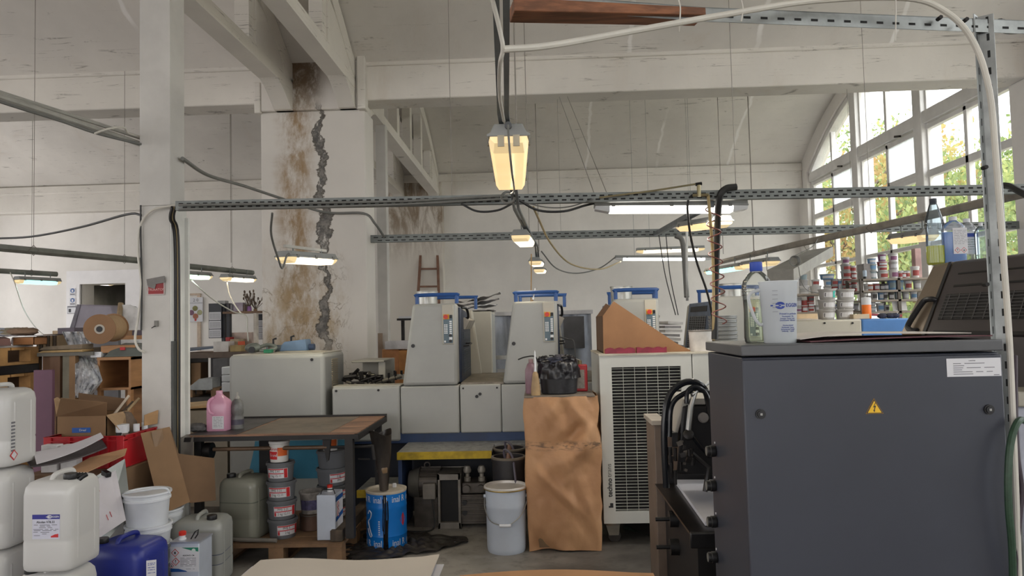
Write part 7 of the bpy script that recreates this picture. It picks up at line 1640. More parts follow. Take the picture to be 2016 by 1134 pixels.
gb_ = P(240, 1040, 4.32); tag(B().box(P(182, 1060, 4.32).x, gb_.x, 4.34, 4.50, 0, .5).build('grey_box', M('box_slate', (128, 126, 124), .6, var=.06), bevel=.004), 'grey box standing below the clipped white sheets', 'box')

# ---- foreground stacks of sheets
def ream(name, label, x0, x1, y0, y1, z, topmat, sidemat, grp=None):
    t = thing(name, label, 'paper stack', ((x0 + x1) / 2, (y0 + y1) / 2, .146), 0, grp)
    B().box(x0 + .01, x1 - .01, y0 + .01, y1 - .01, .146, z - .03).build('sheets', sidemat, t)
    return t
za = .75
bl, br_ = PZ(513, 1097, za), PZ(862, 1100, za)
CRM = M('cream_sheet', (190, 182, 172), .7, var=.03, scale=2)
PSD = M('paper_edges', (204, 200, 196), .75, var=.06, scale=30, stretch=(.2, .2, 12))
pallet('pallet', 'pallet hidden under the cream paper in the foreground', ((bl.x + br_.x) / 2, bl.y - .38, 0), .66, .78, WPL)
t = ream('paper_stack', 'stack of cream sheets in the foreground below the work table', bl.x, br_.x, bl.y - .78, bl.y, za, CRM, PSD)
B().sheet(lambda u_, v_: (bl.x + (br_.x - bl.x) * u_, bl.y - .80 * v_ + .004 * math.sin(9 * u_), za - .014 + .004 * math.sin(8 * u_ + 2 * v_) + .014 * max(0, u_ - .9) * 10 * (1 - v_) * .6), 30, 12, .004).build('top_sheet', CRM, t, smooth=60)
B().sheet(lambda u_, v_: (bl.x - .02 + (br_.x - bl.x + .04) * u_, bl.y - .03 - .78 * v_, za - .026 + .003 * math.sin(6 * u_)), 12, 6, .003).build('under_sheet', M('paper_cool_white', (196, 196, 204)), t)
kl, kr = PZ(905, 1128, za), PZ(1288, 1128, za)
pallet('pallet', 'pallet hidden under the brown kraft sheets in the foreground', ((kl.x + kr.x) / 2, kl.y - .36, 0), kr.x - kl.x - .02, .74, WPL)
t = ream('paper_stack', 'stack of brown kraft sheets at the bottom edge left of the cabinet', kl.x, kr.x, kl.y - .74, kl.y + .01, za, KR, KR)
B().sheet(lambda u_, v_: (kl.x + (kr.x - kl.x) * u_, kl.y + .03 * math.sin(PI * min(1, u_ * 1.1)) - .76 * v_, za - .012 + .006 * math.sin(PI * u_)), 20, 8, .004).build('top_sheet', M('kraft_sheet', (176, 130, 88), .7, var=.04), t, smooth=60)

# ================================================================ left background: pallets, spool, foil, shelves
PYC = 5.80
px_r = P(73, 690, 6.2).x
zt_ = P(40, 684, 5.95).z
BF = M('black_film_layer', (30, 30, 36), .35, var=.2, scale=10)
pz = zt_ - .144
pallet('pallet', 'top pale pallet of the stack at the left edge, under the waste paper', (px_r - .45, PYC, pz), .9, .84, WPY, 'pallets stacked at the left edge')
tag(B().box(px_r - .9, px_r + .008, PYC - .42, PYC + .42, pz - .075, pz - .001).build('black_film', BF, bevel=.006), 'layer of black film between the top two pallets', 'film')
z = pz - .076 - .144; n_ = 0; nm = ['second', 'third', 'fourth', 'fifth', 'sixth', 'seventh', 'eighth', 'ninth']
while z > .0:
    pallet('pallet', 'pale pallet, %s from the top of the stack at the left edge' % nm[n_], (px_r - .45 - .02 * (n_ % 2), PYC, z), .9, .84, WPY, 'pallets stacked at the left edge'); z -= .145; n_ += 1
if z + .145 > .002: tag(B().box(px_r - .88, px_r - .02, 5.5, 6.2, 0, z + .144).build('timber', WDK), 'timber packing under the stack of pallets', 'timber')
tag(B().box(px_r - 1.0, px_r - .05, 6.30, 6.34, 0, zt_ - .02).build('cardboard_sheet', CBD), 'dark cardboard sheet standing behind the stack of pallets', 'cardboard')  # backing added to block the bright wall behind the pallet gaps
# waste paper and cartons on top
def qpanel(name, label, cat, pts, m_, th=.006, grp=None): return tag(panel(B(), pts, th).build(name, m_), label, cat, grp)
tag(B().box(px_r - .6, px_r - .02, 5.6, 6.18, zt_ + .002, zt_ + .016).build('paper_sheet', PAPW), 'white sheets lying on the top pallet at the left edge', 'paper')
tag(B().hexa([P(-60, 683, 5.75), P(22, 680, 5.75), P(22, 676, 5.98), P(-60, 678, 5.98)], [P(-60, 668, 5.75), P(20, 667, 5.75), P(10, 663, 5.98), P(-60, 664, 5.98)]).build('carton', M('carton_maroon_brown', (104, 72, 64), .7)), 'dark red brown carton at the left edge on the pallets', 'carton')
c0_ = P(26, 679, 5.98); c1_ = P(67, 663, 5.98)
t = thing('carton', 'small orange brown carton on its side on top of the pallets', 'carton', (c0_.x, 6.05, zt_ + .018)); b = B().box(c0_.x, c1_.x, 5.98, 5.985, zt_ + .018, c1_.z).box(c0_.x, c1_.x, 6.14, 6.145, zt_ + .018, c1_.z).box(c0_.x, c1_.x, 5.98, 6.145, c1_.z - .005, c1_.z).box(c1_.x - .005, c1_.x, 5.98, 6.145, zt_ + .018, c1_.z).box(c0_.x, c1_.x, 5.98, 6.145, zt_ + .018, zt_ + .022); b.build('box', M('carton_orange', (186, 132, 88), .7), t)
panel(B(), [V((c0_.x, 5.98, c1_.z)), V((c0_.x, 5.98, zt_ + .02)), P(22, 676, 5.9), P(24, 666, 5.9)]).build('flap', M('paper_lilac_white', (204, 200, 206)), t)
tag(B().sheet(lambda u_, v_: (P(-60, 664, 5.9).x + (P(72, 664, 5.9).x - P(-60, 664, 5.9).x) * u_, 5.9 + .26 * v_, c1_.z + .004 + .020 * u_ * (1 - u_) * 4 + .008 * math.sin(7 * u_)), 14, 6, .003).build('paper_sheet', M('paper_lilac_white', (204, 200, 206)), smooth=60), 'bowed white sheet on top of the orange brown carton', 'paper')
rg = random.Random(21)
for i, (px, py, w, m_, lb) in enumerate(((3, 652, .12, M('rag_pale_blue', (176, 184, 200), .8), 'pale blue crumpled sheet at the left edge on the paper heap'), (24, 657, .10, M('rag_khaki', (142, 132, 112), .9), 'khaki rag on the paper heap at the left'), (44, 655, .10, M('rag_brown', (136, 112, 92), .9), 'brown crumpled wrapping on the paper heap at the left'))):
    q = P(px, py, 6.05); tag(B().ball(V((q.x, q.y, c1_.z + .045)), (w * 1.2, .10, .035), 18, 10, .2, rg).build('crumpled_wrap', m_, smooth=70), lb, 'wrapping', 'crumpled waste on the pallets')
# slat bundle and small things behind
q0, q1 = P(72, 675, 6.3), P(118, 660, 6.3)
for i in range(7): x = q0.x + (q1.x - q0.x) * i / 7; tag(B().box(x, x + .022, 6.3, 6.6, q0.z - .06, q1.z - .0 + .006 * (i % 3)).build('wooden_lath', WDK if i % 2 else M('slat_tan', (150, 128, 100), .8)), '%s slat from the left in the bundle behind the pallets' % ORD[i], 'lath', 'laths in the bundle behind the pallets')
tag(B().box(q0.x - .05, P(125, 660, 6.3).x, 6.25, 6.9, q0.z - .10, q0.z - .062).build('shelf_board', WDK), 'dark shelf board under the bundle of slats', 'board')
tag(B().box(q0.x, q1.x, 6.4, 6.8, 0, q0.z - .102).build('brown_cabinet', M('cabinet_brown', (104, 78, 62), .6, var=.08)), 'dark brown cabinet under the bundle of slats', 'cabinet')
# desk with planks
d = 6.0
t = thing('wooden_desk', 'brown wooden desk with a grey top standing left of the silver foil', 'desk', P(120, 780, d))
BR = M('veneer_brown', (112, 82, 60), .5, var=.08, scale=3, stretch=(6, 6, 1)); BR2 = M('veneer_tan', (152, 118, 82), .5, var=.08, scale=3)
tz = P(150, 693, d).z
x0 = P(76, 700, d).x; x1 = P(186, 692, d).x
B().box(x0, x1, d - .02, d + .13, tz - .03, tz).build('desk_top', M('desk_top_grey', (110, 108, 100), .5), t)
for pa_, pb_, m_, y in ((98, 118, BR, d), (120, 136, M('panel_grey_green', (138, 134, 118), .6), d + .02), (136, 148, BR2, d)): B().box(P(pa_, 750, d).x, P(pb_, 750, d).x, y, y + .05, 0, tz - .03).build('panel', m_, t)
B().box(P(74, 750, d).x, P(97, 750, d).x, d + .06, d + .08, 0, tz - .03).build('back_panel', BR, t)
for i, (pa_, pb_, za_, zb_, m_, lb) in enumerate(((79, 168, .0, .022, M('plank_yellow', (178, 150, 104), .7), 'yellowish plank lying on the wooden desk'), (82, 167, .023, .065, M('plank_weathered', (126, 112, 94), .8, var=.15, grime=.3), 'weathered thick plank on top of the yellowish plank'))):
    tag(B().hexa([(P(pa_, 690, d).x, d - .04, tz + za_ + .001), (P(pb_, 690, d).x, d - .04, tz + za_ + .001), (P(pb_, 690, d).x, d + .12, tz + za_ + .001), (P(pa_, 690, d).x, d + .12, tz + za_ + .001)], [(P(pa_, 690, d).x + .05, d - .04, tz + zb_ * .8), (P(pb_, 690, d).x, d - .04, tz + zb_), (P(pb_, 690, d).x, d + .12, tz + zb_), (P(pa_, 690, d).x + .05, d + .12, tz + zb_ * .8)]).build('plank', m_, bevel=.004), lb, 'plank', 'planks on the desk')
p0, p1 = P(66, 730, 5.3), P(103, 728, 5.3); tag(B().box(p0.x, p1.x, 5.3, 5.33, 0, p1.z).build('purple_board', M('board_purple', (104, 68, 88), .55, var=.04), bevel=.003), 'tall plum purple board standing in front of the desk', 'board')
# silver foil drape
FO = M('silver_foil', (214, 216, 220), .35, .2, var=.12, scale=14, bump=.5)
def foil(u_, v_):
    xl, xr = 122 + (148 - 122) * min(1, v_ * 2.2) , 172 + (202 - 172) * min(1, v_ * 1.35) - 24 * max(0, v_ - .74) * 4
    px = xl + (xr - xl) * u_; py = 653 + 130 * v_
    return P(px, py, 6.27 - .34 * min(1, max(0, (v_ - .3) * 4)) - .05 * math.sin(PI * u_) + .07 * nz(5 * u_, 7 * v_) + .03 * nz(14 * u_, 17 * v_))
tag(B().sheet(foil, 28, 34, .002).build('foil_sheet', FO, smooth=25), 'crumpled silver foil sheet draped behind the desk', 'foil')
# cable spool on its side
q = P(196, 648, 6.05); ax = P(223, 645, 6.42) - q; L = ax.length; ax.normalize(); r = 30 / F * 6.05
SPM = M('spool_fibreboard', (150, 114, 82), .7, var=.05, scale=4)
t = thing('cable_spool', 'big brown fibreboard cable spool lying on its side above the foil', 'spool', q - V((0, 0, r)))
B().cyl(q, q + ax * .012, r, n=40).build('flange', SPM, t); B().cyl(q + ax * L, q + ax * (L + .012), r, n=40).build('flange', SPM, t)
B().cyl(q + ax * .012, q + ax * L, r * .9, n=36).build('drum', M('spool_paper', (178, 146, 108), .7, var=.04), t)
B().cyl(q - ax * .003, q + ax * .001, r * .32, n=24).build('hub_ring', M('hub_white', (196, 188, 176), .6), t); B().cyl(q - ax * .005, q - ax * .001, r * .20, n=20).build('hub_hole', BLK, t)
B().obox(q - ax * .004 + V((.04, .03, .075)), (.035, .004, .04), (0, .3, -.5)).build('paper_tag', LBL, t)
st_ = q.z - r
# open wooden cabinet with the grey machine part on it
d = 6.0; x0, x1 = P(192, 740, d).x, P(258, 740, d).x; z1, z0 = P(225, 704, d).z, P(225, 768, d).z; x2 = x1
t = thing('open_cabinet', 'open fronted beech cabinet on legs left of the post', 'cabinet', ((x0 + x1) / 2, d + .2, 0))
BE = M('beech', (172, 126, 84), .55, var=.08, scale=3, stretch=(1, 1, 5))
for n__, a in (('side', (x0, x0 + .02)), ('side', (x1 - .02, x1))): B().box(a[0], a[1], d, d + .45, z0, z1).build(n__, BE, t)
B().box(x0, x1, d - .01, d + .45, z1 - .02, z1 + .004).build('top', BE, t); B().box(x0, x1, d - .01, d + .45, z0, z0 + .02).build('bottom', BE, t)
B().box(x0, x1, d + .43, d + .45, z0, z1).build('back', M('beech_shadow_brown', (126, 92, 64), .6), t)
for x in (x0, x1 - .03): B().box(x, x + .03, d, d + .04, 0, z0).build('leg', BE, t)
B().box(x0, x1, d + .41, d + .45, 0, z0).build('leg', BE, t)
t = thing('machine_part', 'flat grey machine part with a red tag lying on the open cabinet', 'machine part', (x0 + .2, d + .2, z1 + .004))
g_ = [V((x0 + .05, d, z1 + .006)), V((x1 + .10, d, z1 + .006)), V((x1 + .10, d + .4, z1 + .006)), V((x0 - .02, d + .4, z1 + .006))]
B().hexa(g_, [g_[0] + V((.05, .06, .08)), g_[1] + V((0, .06, .06)), g_[2] + V((0, 0, .10)), g_[3] + V((.02, 0, .11))]).build('body', M('part_grey_green', (108, 114, 110), .45, .2, var=.06), t, bevel=.008)
B().box(x0 + .17, x0 + .21, d + .035, d + .045, z1 + .06, z1 + .085).build('red_tag', REDP, t)
B().box(x0 - .06, x0 + .03, d, d + .3, z1 + .006, z1 + .05).build('tray_end', FO, t)
st2 = z1 + .12
tag(B().sheet(lambda u_, v_: (P(232, 680, 6.35).x + (P(282, 680, 6.35).x - P(232, 680, 6.35).x) * u_, 6.32 + .2 * v_, P(250, 692, 6.35).z + .085 * math.sin(PI * min(1, .2 + .8 * u_)) * (.4 + .6 * v_) + .012 * math.sin(19 * u_ + 7 * v_)), 18, 8, .002).build('foil_sheet', FO, smooth=30), 'small crumpled foil lying beside the cable spool', 'foil')
tag(B().obox((q.x + .12, q.y + .12, st_ - .045), (.26, .24, .06), (0, 0, .3)).build('shelf_board', BE, bevel=.003), 'board carrying the cable spool', 'board')
# lilac hood and pale tank before the doorway
t = thing('plastic_hood', 'lilac grey trapezoid machine hood below the doorway', 'machine', P(180, 640, 9.0))
d = 9.0; B().prism([(P(134, 660, d).x, P(134, 660, d).z), (P(238, 660, d).x, P(238, 660, d).z), (P(219, 601, d).x, P(219, 601, d).z), (P(153, 599, d).x, P(153, 599, d).z)], 'y', d, d + .6).build('hood', M('hood_lilac', (142, 136, 148), .45, var=.04), t, bevel=.02)
B().box(P(134, 660, d).x + .05, P(238, 660, d).x - .05, d + .03, d + .57, 0, P(134, 660, d).z).build('base', M('hood_base', (98, 96, 100), .5), t)
B().prism([(P(134, 660, d).x, P(134, 660, d).z), (P(143, 660, d).x, P(143, 660, d).z), (P(159, 600, d).x, P(159, 600, d).z), (P(153, 599, d).x, P(153, 599, d).z)], 'y', d - .01, d).build('side_strip', M('hood_dark_lilac', (112, 108, 118), .5), t)
d = 8.4; tag(panel(B(), [V((P(240, 660, d).x, d, .02)), V((P(290, 660, d).x, d, .02)), P(290, 614, d), P(272, 606, d), P(256, 600, d), P(240, 600, d)], .02).build('foam_board', M('panel_white', (206, 204, 202), .6)), 'white panel leaning left of the post by the doorway', 'panel')
tag(B().tube([P(232, 645, 8.3), P(238, 597, 8.4)], .03, 8).build('wooden_post', M('slat_tan', (150, 128, 100))), 'thin wooden post between the lilac hood and the white panel', 'post')
for i, (pa_, pb_, ya, yb, m_, lb) in enumerate(((113, 146, 645, 662, M('box_slate_purple', (98, 92, 104), .6), 'slate purple box behind the silver foil'), (103, 114, 651, 660, M('carton_pale', (178, 160, 134), .8), 'small pale carton behind the desk'), (247, 260, 650, 663, CB, 'small brown carton behind the spool'), (260, 280, 650, 666, M('box_plum', (78, 70, 82), .6), 'plum coloured box beside the post'))):
    d = 7.2; a, b_ = P(pa_, yb, d), P(pb_, ya, d); tag(B().box(a.x, b_.x, d, d + .2, a.z, b_.z).build('box', m_, bevel=.003), lb, 'box')
tag(B().box(P(60, 660, 7.1).x, P(300, 660, 7.1).x, 7.05, 7.75, P(100, 664, 7.1).z - .04, P(100, 664, 7.1).z - .002).build('bench_board', BE), 'long bench board behind the desk and spool', 'bench')
for px in (80, 270): tag(B().box(P(px, 700, 7.2).x, P(px, 700, 7.2).x + .06, 7.3, 7.4, 0, P(100, 664, 7.1).z - .042).build('trestle', WDK), ('left' if px == 80 else 'right') + ' dark trestle under the long bench board', 'trestle', 'bench trestles')
# doorway notices and store shelves
for i, (py, lb) in enumerate(((574, 'upper round blue safety sign on the doorway surround'), (593, 'lower round blue safety sign on the doorway surround'))):
    q = P(143, py, D2 - .055); t = thing('safety_sign', lb, 'sign', q, 0, 'blue safety signs'); B().box(q.x - .065, q.x + .065, q.y - .003, q.y, q.z - .10, q.z + .07).build('plate', LBL, t)
    B().cyl(q + V((0, -.003, .02)), q + V((0, -.006, .02)), .045, n=24).build('blue_disc', M('sign_blue', (52, 92, 150), .5), t); B().obox(q + V((.0, -.007, .015)), (.035, .002, .05)).build('pictogram', LBL, t); B().box(q.x - .05, q.x + .05, q.y - .005, q.y - .003, q.z - .07, q.z - .045).build('caption', INKG, t)
q = P(141, 610, D2 - .055); t = thing('notice', 'small framed notice below the blue safety signs', 'sign', q); B().box(q.x - .09, q.x + .10, q.y - .003, q.y, q.z - .08, q.z + .08).build('frame', INKG, t); B().box(q.x - .08, q.x + .09, q.y - .005, q.y, q.z - .07, q.z + .05).build('paper', LBL, t); B().box(q.x - .06, q.x - .01, q.y - .007, q.y, q.z - .05, q.z + .02).build('picture', INK, t)
t = thing('storage_rack', 'dark storage rack inside the store room beyond the doorway', 'rack', ((dxl + dxr) / 2, D2 + 3.2, 0))
for z in (1.4, 1.75, 2.1, 2.45): B().box(dxl - .2, dxr + .6, D2 + 2.9, D2 + 3.4, z, z + .05).build('shelf', M('rack_dark', (52, 48, 46), .6), t)
for x in (dxl - .1, dxr + .5): B().box(x, x + .08, D2 + 2.9, D2 + 3.4, 0, 2.7).build('upright', M('rack_grey', (150, 150, 156), .5), t)
B().box(dxl + .62, dxl + .74, D2 + 2.6, D2 + 2.7, 0, 2.6).build('pillar', M('rack_grey', (150, 150, 156)), t)
rg = random.Random(31)
for i in range(5): x = dxl + .05 + i * .22; tag(B().box(x, x + .17, D2 + 2.95, D2 + 3.2, 1.80 - .001 + .0, 1.80 + rg.uniform(.10, .22)).build('parcel', M('parcel_brown', (96, 74, 60), .7) if i % 2 else M('parcel_dark', (64, 58, 58), .7)), '%s parcel from the left on the rack in the store room' % ORD[i], 'parcel', 'parcels in the store room')
q = P(228, 411, D2 - .02); t = thing('wall_device', 'small broken device hanging on the far wall left of the post', 'device', q); B().obox(q + V((0, -.06, 0)), (.14, .10, .10), (.3, .2, .2)).build('body', M('device_grey', (150, 146, 140), .5), t, bevel=.01); B().obox(q + V((-.10, -.06, -.02)), (.10, .05, .06), (0, -.4, 0)).build('bracket', DKM, t)

# ---- work bench by the far wall, between post and column
d = 13.0
t = thing('work_bench', 'work bench against the far wall between the post and the column', 'bench', P(430, 760, d))
x0, x1 = P(352, 700, d).x, P(530, 700, d).x; bz = P(400, 694, d).z
B().box(x0, x1, d, d + .9, bz - .06, bz).build('bench_top', M('bench_wood', (156, 122, 96), .6, var=.08), t)
B().box(x0, x1, d - .02, d, bz - .10, bz).build('edge', M('bench_edge', (92, 76, 64), .6), t)
for x in (x0 + .1, P(418, 750, d).x, x1 - .1): B().box(x - .05, x + .05, d + .05, d + .85, 0, bz - .06).build('leg', DKM, t)
B().box(x0, x1, d + .1, d + .8, .55, .60).build('shelf', M('bench_edge', (92, 76, 64)), t)
def boxpx(name, label, cat, pa_, pb_, ya, yb, dd, dep, m_, grp=None, bev=.004):
    a, b_ = P(pa_, yb, dd), P(pb_, ya, dd); return tag(B().box(a.x, b_.x, dd, dd + dep, a.z, b_.z).build(name, m_, bevel=bev), label, cat, grp)
def onz(name, label, cat, pa_, pb_, ya, zb, dd, dep, m_, grp=None, bev=.004):
    a, b_ = P(pa_, ya, dd), P(pb_, ya, dd); return tag(B().box(a.x, b_.x, dd, dd + dep, zb, a.z).build(name, m_, bevel=bev), label, cat, grp)
onz('paper_stack', 'white stack of paper on the work bench by the far wall', 'paper stack', 420, 450, 673, bz + .002, 13.05, .4, PAPW)
tag(panel(B(), [P(366, 692, 13.0), P(420, 686, 13.05), P(420, 683, 13.5), P(366, 687, 13.5)], .02).build('blue_board', M('board_blue_grey', (74, 88, 108), .5)), 'blue grey board lying on the bench by the far wall', 'board')
onz('tray', 'red tray on the bench under the shelf', 'tray', 444, 452, 664, bz + .002, 13.4, .2, M('tray_red', (172, 40, 40), .5))
onz('box', 'pale box on the bench under the shelf', 'box', 453, 470, 668, bz + .002, 13.3, .3, M('carton_pale', (178, 160, 134)))
onz('cup', 'orange cup on the bench under the shelf', 'cup', 468, 478, 672, bz + .002, 13.1, .1, M('cup_orange', (206, 84, 40), .5))
onz('box', 'long pinkish box at the back of the bench', 'box', 454, 496, 655, bz + .002, 13.66, .2, M('box_pinkish', (204, 184, 172), .6))
onz('carton', 'khaki carton at the front of the bench', 'carton', 453, 474, 680, bz + .002, 12.99, .2, M('carton_khaki', (160, 138, 92), .7))
# wall shelf with jars and dried flowers
t = thing('wall_shelf', 'wall shelf with dark uprights above the work bench', 'shelf', P(475, 616, 13.6)); sz_ = P(475, 613, 13.6).z
B().box(P(438, 613, 13.5).x, P(512, 613, 13.5).x, 13.5, 13.9, sz_ - .04, sz_).build('board', M('shelf_wood', (120, 92, 70), .6), t)
DKF = M('frame_dark', (52, 54, 60), .5)
for pa_, pb_ in ((436, 442), (446, 452)): B().box(P(pa_, 640, 13.55).x, P(pb_, 640, 13.55).x, 13.55, 13.65, bz, sz_ - .04 if pa_ > 440 else sz_ + .15).build('upright', DKF, t)
B().box(P(499, 640, 13.5).x, P(505, 640, 13.5).x, 13.5, 13.6, bz, sz_ - .04).build('upright', M('shelf_post_cream', (204, 196, 184), .6), t)
for i, (pa_, pb_, ya, m_, lb) in enumerate(((428, 443, 592, M('box_grey_white', (176, 174, 172), .6), 'grey white box at the left end of the wall shelf'), (444, 451, 597, M('jar_dark', (66, 60, 66), .4), 'dark jar at the left of the wall shelf'), (453, 458, 599, M('jar_grey', (120, 116, 122), .4), 'grey jar on the wall shelf'), (459, 478, 596, M('box_mauve', (168, 156, 168), .6), 'mauve box on the wall shelf'), (479, 482, 599, M('jar_brown', (92, 66, 50), .4), 'brown jar on the wall shelf beside the vase'))):
    onz('jar' if 'jar' in lb else 'box', lb, 'jar' if 'jar' in lb else 'box', pa_, pb_, ya, sz_ + .001, 13.6, .16, m_)
for px, r, top, m_, lb, k in ((489, .04, 603, M('vase_purple', (146, 96, 158), .4), 'purple vase of dried flowers on the wall shelf', 3), (501, .035, 608, M('vase_amber', (112, 82, 48), .35), 'amber bottle of dried stems on the wall shelf', 5)):
    q = V((P(px, 620, 13.6).x, 13.65, sz_)); t = thing('vase', lb, 'vase', q); h_ = P(px, top, 13.65).z - sz_
    B().lathe([(r, 0), (r * 1.05, h_ * .5), (r * .8, h_), (r * .6, h_ * .98), (.0001, .02)], q, 16).build('body', m_, t); b = B(); rg = random.Random(k)
    for i in range(16): e = q + V((rg.uniform(-.14, .14), rg.uniform(-.1, .1), h_ + rg.uniform(.10, .30 if k == 3 else .22))); b.tube([q + V((0, 0, h_ * .5)), e], .005, 4); b.ball(e, (.018, .018, .03), 6, 4)
    b.build('dried_stems', M('dried_stems', (104, 88, 74), .9, var=.2), t)
# calendars
def calendar(label, pa_, pb_, ya, yb, dd, kind):
    a, b_ = P(pa_, yb, dd), P(pb_, ya, dd); t = thing('calendar', label, 'calendar', V(((a.x + b_.x) / 2, dd, a.z))); w = b_.x - a.x; h = b_.z - a.z
    B().box(a.x, b_.x, dd, dd + .012, a.z, b_.z).build('sheet', LBL if kind == 1 else DKF, t)
    if kind == 1:
        for fx, fz, m_, r in ((.45, .55, M('dot_olive', (122, 120, 66), .5), .055), (.18, .38, M('dot_plum', (112, 72, 96), .5), .055), (.78, .38, M('dot_sage', (150, 150, 110), .5), .055), (.48, .23, M('dot_rust', (160, 96, 66), .5), .058), (.48, .08, REDP, .022)): q = V((a.x + w * fx, dd, a.z + h * fz)); B().cyl(q, q + V((0, -.004, 0)), r, n=20).build('picture', m_, t)
        text('title', '2 0', .09, INKG, t, (a.x + w * .5, dd - .003, b_.z - h * .12), FRONT)
        B().box(a.x, b_.x, dd - .004, dd, b_.z - h * .24, b_.z - h * .225).build('rule', INKG, t)
    else:
        for i in range(3):
            z1_ = b_.z - h * (.25 + .25 * i); B().box(a.x + w * .04, b_.x - w * .04, dd - .006, dd, z1_ - h * .23, z1_).build('month_page', LBL, t); g = B()
            for r_ in range(5):
                for c_ in range(7): g.box(a.x + w * (.12 + .115 * c_), a.x + w * (.18 + .115 * c_), dd - .009, dd - .005, z1_ - h * (.06 + .034 * r_), z1_ - h * (.043 + .034 * r_))
            g.build('day_grid', INKG, t)
    return t
calendar('white picture calendar with coloured discs on the far wall by the post', 372, 399, 585, 634, D2 - .04, 1)
calendar('three month calendar with a dark heading hung by the shelf upright', 411, 436, 597, 666, 13.5, 3)
calendar('narrow calendar at the edge of the column beyond the shelf', 506, 520, 618, 668, 13.7, 3)
t = thing('wooden_strip', 'wooden strip frame hung on the far wall behind the picture calendar', 'frame', P(385, 640, D2 - .03)); B().box(P(352, 577, D2).x, P(393, 577, D2).x, D2 - .03, D2 - .005, P(370, 578, D2).z - .04, P(370, 578, D2).z).build('rail', M('strip_tan', (196, 176, 156), .6), t); B().box(P(389, 577, D2).x, P(396, 577, D2).x, D2 - .028, D2 - .003, P(390, 690, D2).z, P(390, 578, D2).z).build('stile', M('strip_tan', (196, 176, 156)), t)
# clutter below the bench
onz('carton', 'brown carton under the work bench by the far wall', 'carton', 367, 395, 715, .602, 13.15, .3, CB)
tag(B().prism([(P(366, 768, 11.6).x, P(366, 768, 11.6).z), (P(418, 768, 11.6).x, P(418, 768, 11.6).z), (P(418, 745, 11.6).x, P(418, 745, 11.6).z), (P(392, 746, 11.6).x, P(392, 746, 11.6).z), (P(372, 762, 11.6).x, P(372, 762, 11.6).z)], 'y', 11.6, 12.0).build('grey_cover', M('cover_silver', (140, 142, 142), .4, .3, var=.1)), 'silver grey cover lying on a pallet under the far bench', 'cover')
pallet('pallet', 'pallet beneath the silver grey cover by the far bench', (P(390, 775, 11.9).x, 12.0, P(390, 782, 11.6).z - .0), .9, .8, WPL); 
tag(B().box(P(352, 790, 11.6).x, P(425, 790, 11.6).x, 11.62, 12.4, 0, P(390, 782, 11.6).z - .002).build('dark_crate', M('crate_dark', (62, 56, 54), .7)), 'dark crate under the pallet by the far bench', 'crate')
boxpx('carton', 'tall dark box standing right of the silver grey cover', 'box', 420, 447, 706, 790, 11.9, .3, M('box_charcoal', (78, 76, 78), .5))
for i, (ya, yb, lb) in enumerate(((722, 738, 'uppermost white paper parcel beside the press end box'), (738, 752, 'middle white paper parcel beside the press end box'), (752, 772, 'lowest white paper parcel beside the press end box'))): boxpx('paper_parcel', lb, 'parcel', 436, 470, ya, yb, 9.4, .4, M('parcel_white', (198, 198, 202), .6, var=.04), 'white paper parcels', .01)
tag(B().box(P(436, 780, 9.4).x, P(470, 780, 9.4).x, 9.4, 9.8, 0, P(450, 772, 9.4).z - .002).build('low_cabinet', M('cabinet_brown', (104, 78, 62))), 'brown base under the white paper parcels', 'box')
qpanel('board', 'pale board lying on the beige cabinet behind the pink bottle', 'board', [P(360, 806, 6.64), P(446, 800, 6.7), P(446, 790, 7.15), P(360, 797, 7.1)], M('board_pine', (196, 160, 112), .7), .02)
tag(B().box(P(352, 860, 6.6).x, P(446, 860, 6.6).x, 6.62, 7.2, 0, P(400, 809, 6.6).z).build('beige_cabinet', M('cabinet_beige', (150, 140, 122), .5, var=.04)), 'beige cabinet behind the pink bottle', 'cabinet')
# ---- on the press end box
EZ = 1.384
q = P(505, 690, 6.5); q.z = EZ; rg = random.Random(17)
t = thing('clamp_tool', 'grey green clamp tool lying on the press end box', 'tool', q); GT = M('tool_grey_green', (116, 122, 116), .5, .3, var=.12)
B().ball(q + V((-.03, 0, .045)), (.075, .05, .045), 14, 8, .06, rg).build('body', GT, t, smooth=40); B().tube(spl([q + V((.03, 0, .05)), q + V((.10, .02, .07)), q + V((.17, .02, .045)), q + V((.12, -.02, .02)), q + V((.04, -.02, .02))], 5), .016, 8).build('jaw', GT, t); B().cyl(q + V((-.02, -.05, .03)), q + V((-.02, -.065, .03)), .028, n=16).build('knob', BLK, t)
tag(B().box(q.x + .10, q.x + .17, 6.40, 6.46, EZ, EZ + .03).build('green_pad', M('pad_green', (34, 120, 84), .6), bevel=.004), 'small green pad beside the clamp tool on the press end box', 'pad')
q2 = V((P(533, 692, 6.6).x, 6.62, EZ)); t = thing('small_tin', 'small patterned tin on the press end box', 'tin', q2); B().lathe([(.032, 0), (.034, .062), (.035, .07), (.0001, .07)], q2, 18).build('body', M('tin_pattern', (150, 142, 132), .4, .3, var=.2, scale=30), t); B().lathe([(.036, .062), (.036, .074), (.0001, .074)], q2, 18).build('lid', STL, t)
a, b_ = P(552, 686, 6.72), P(606, 668, 6.72); t = thing('blue_motor', 'blue grey motor housing at the back of the press end box', 'motor', V((a.x, 6.9, EZ)))
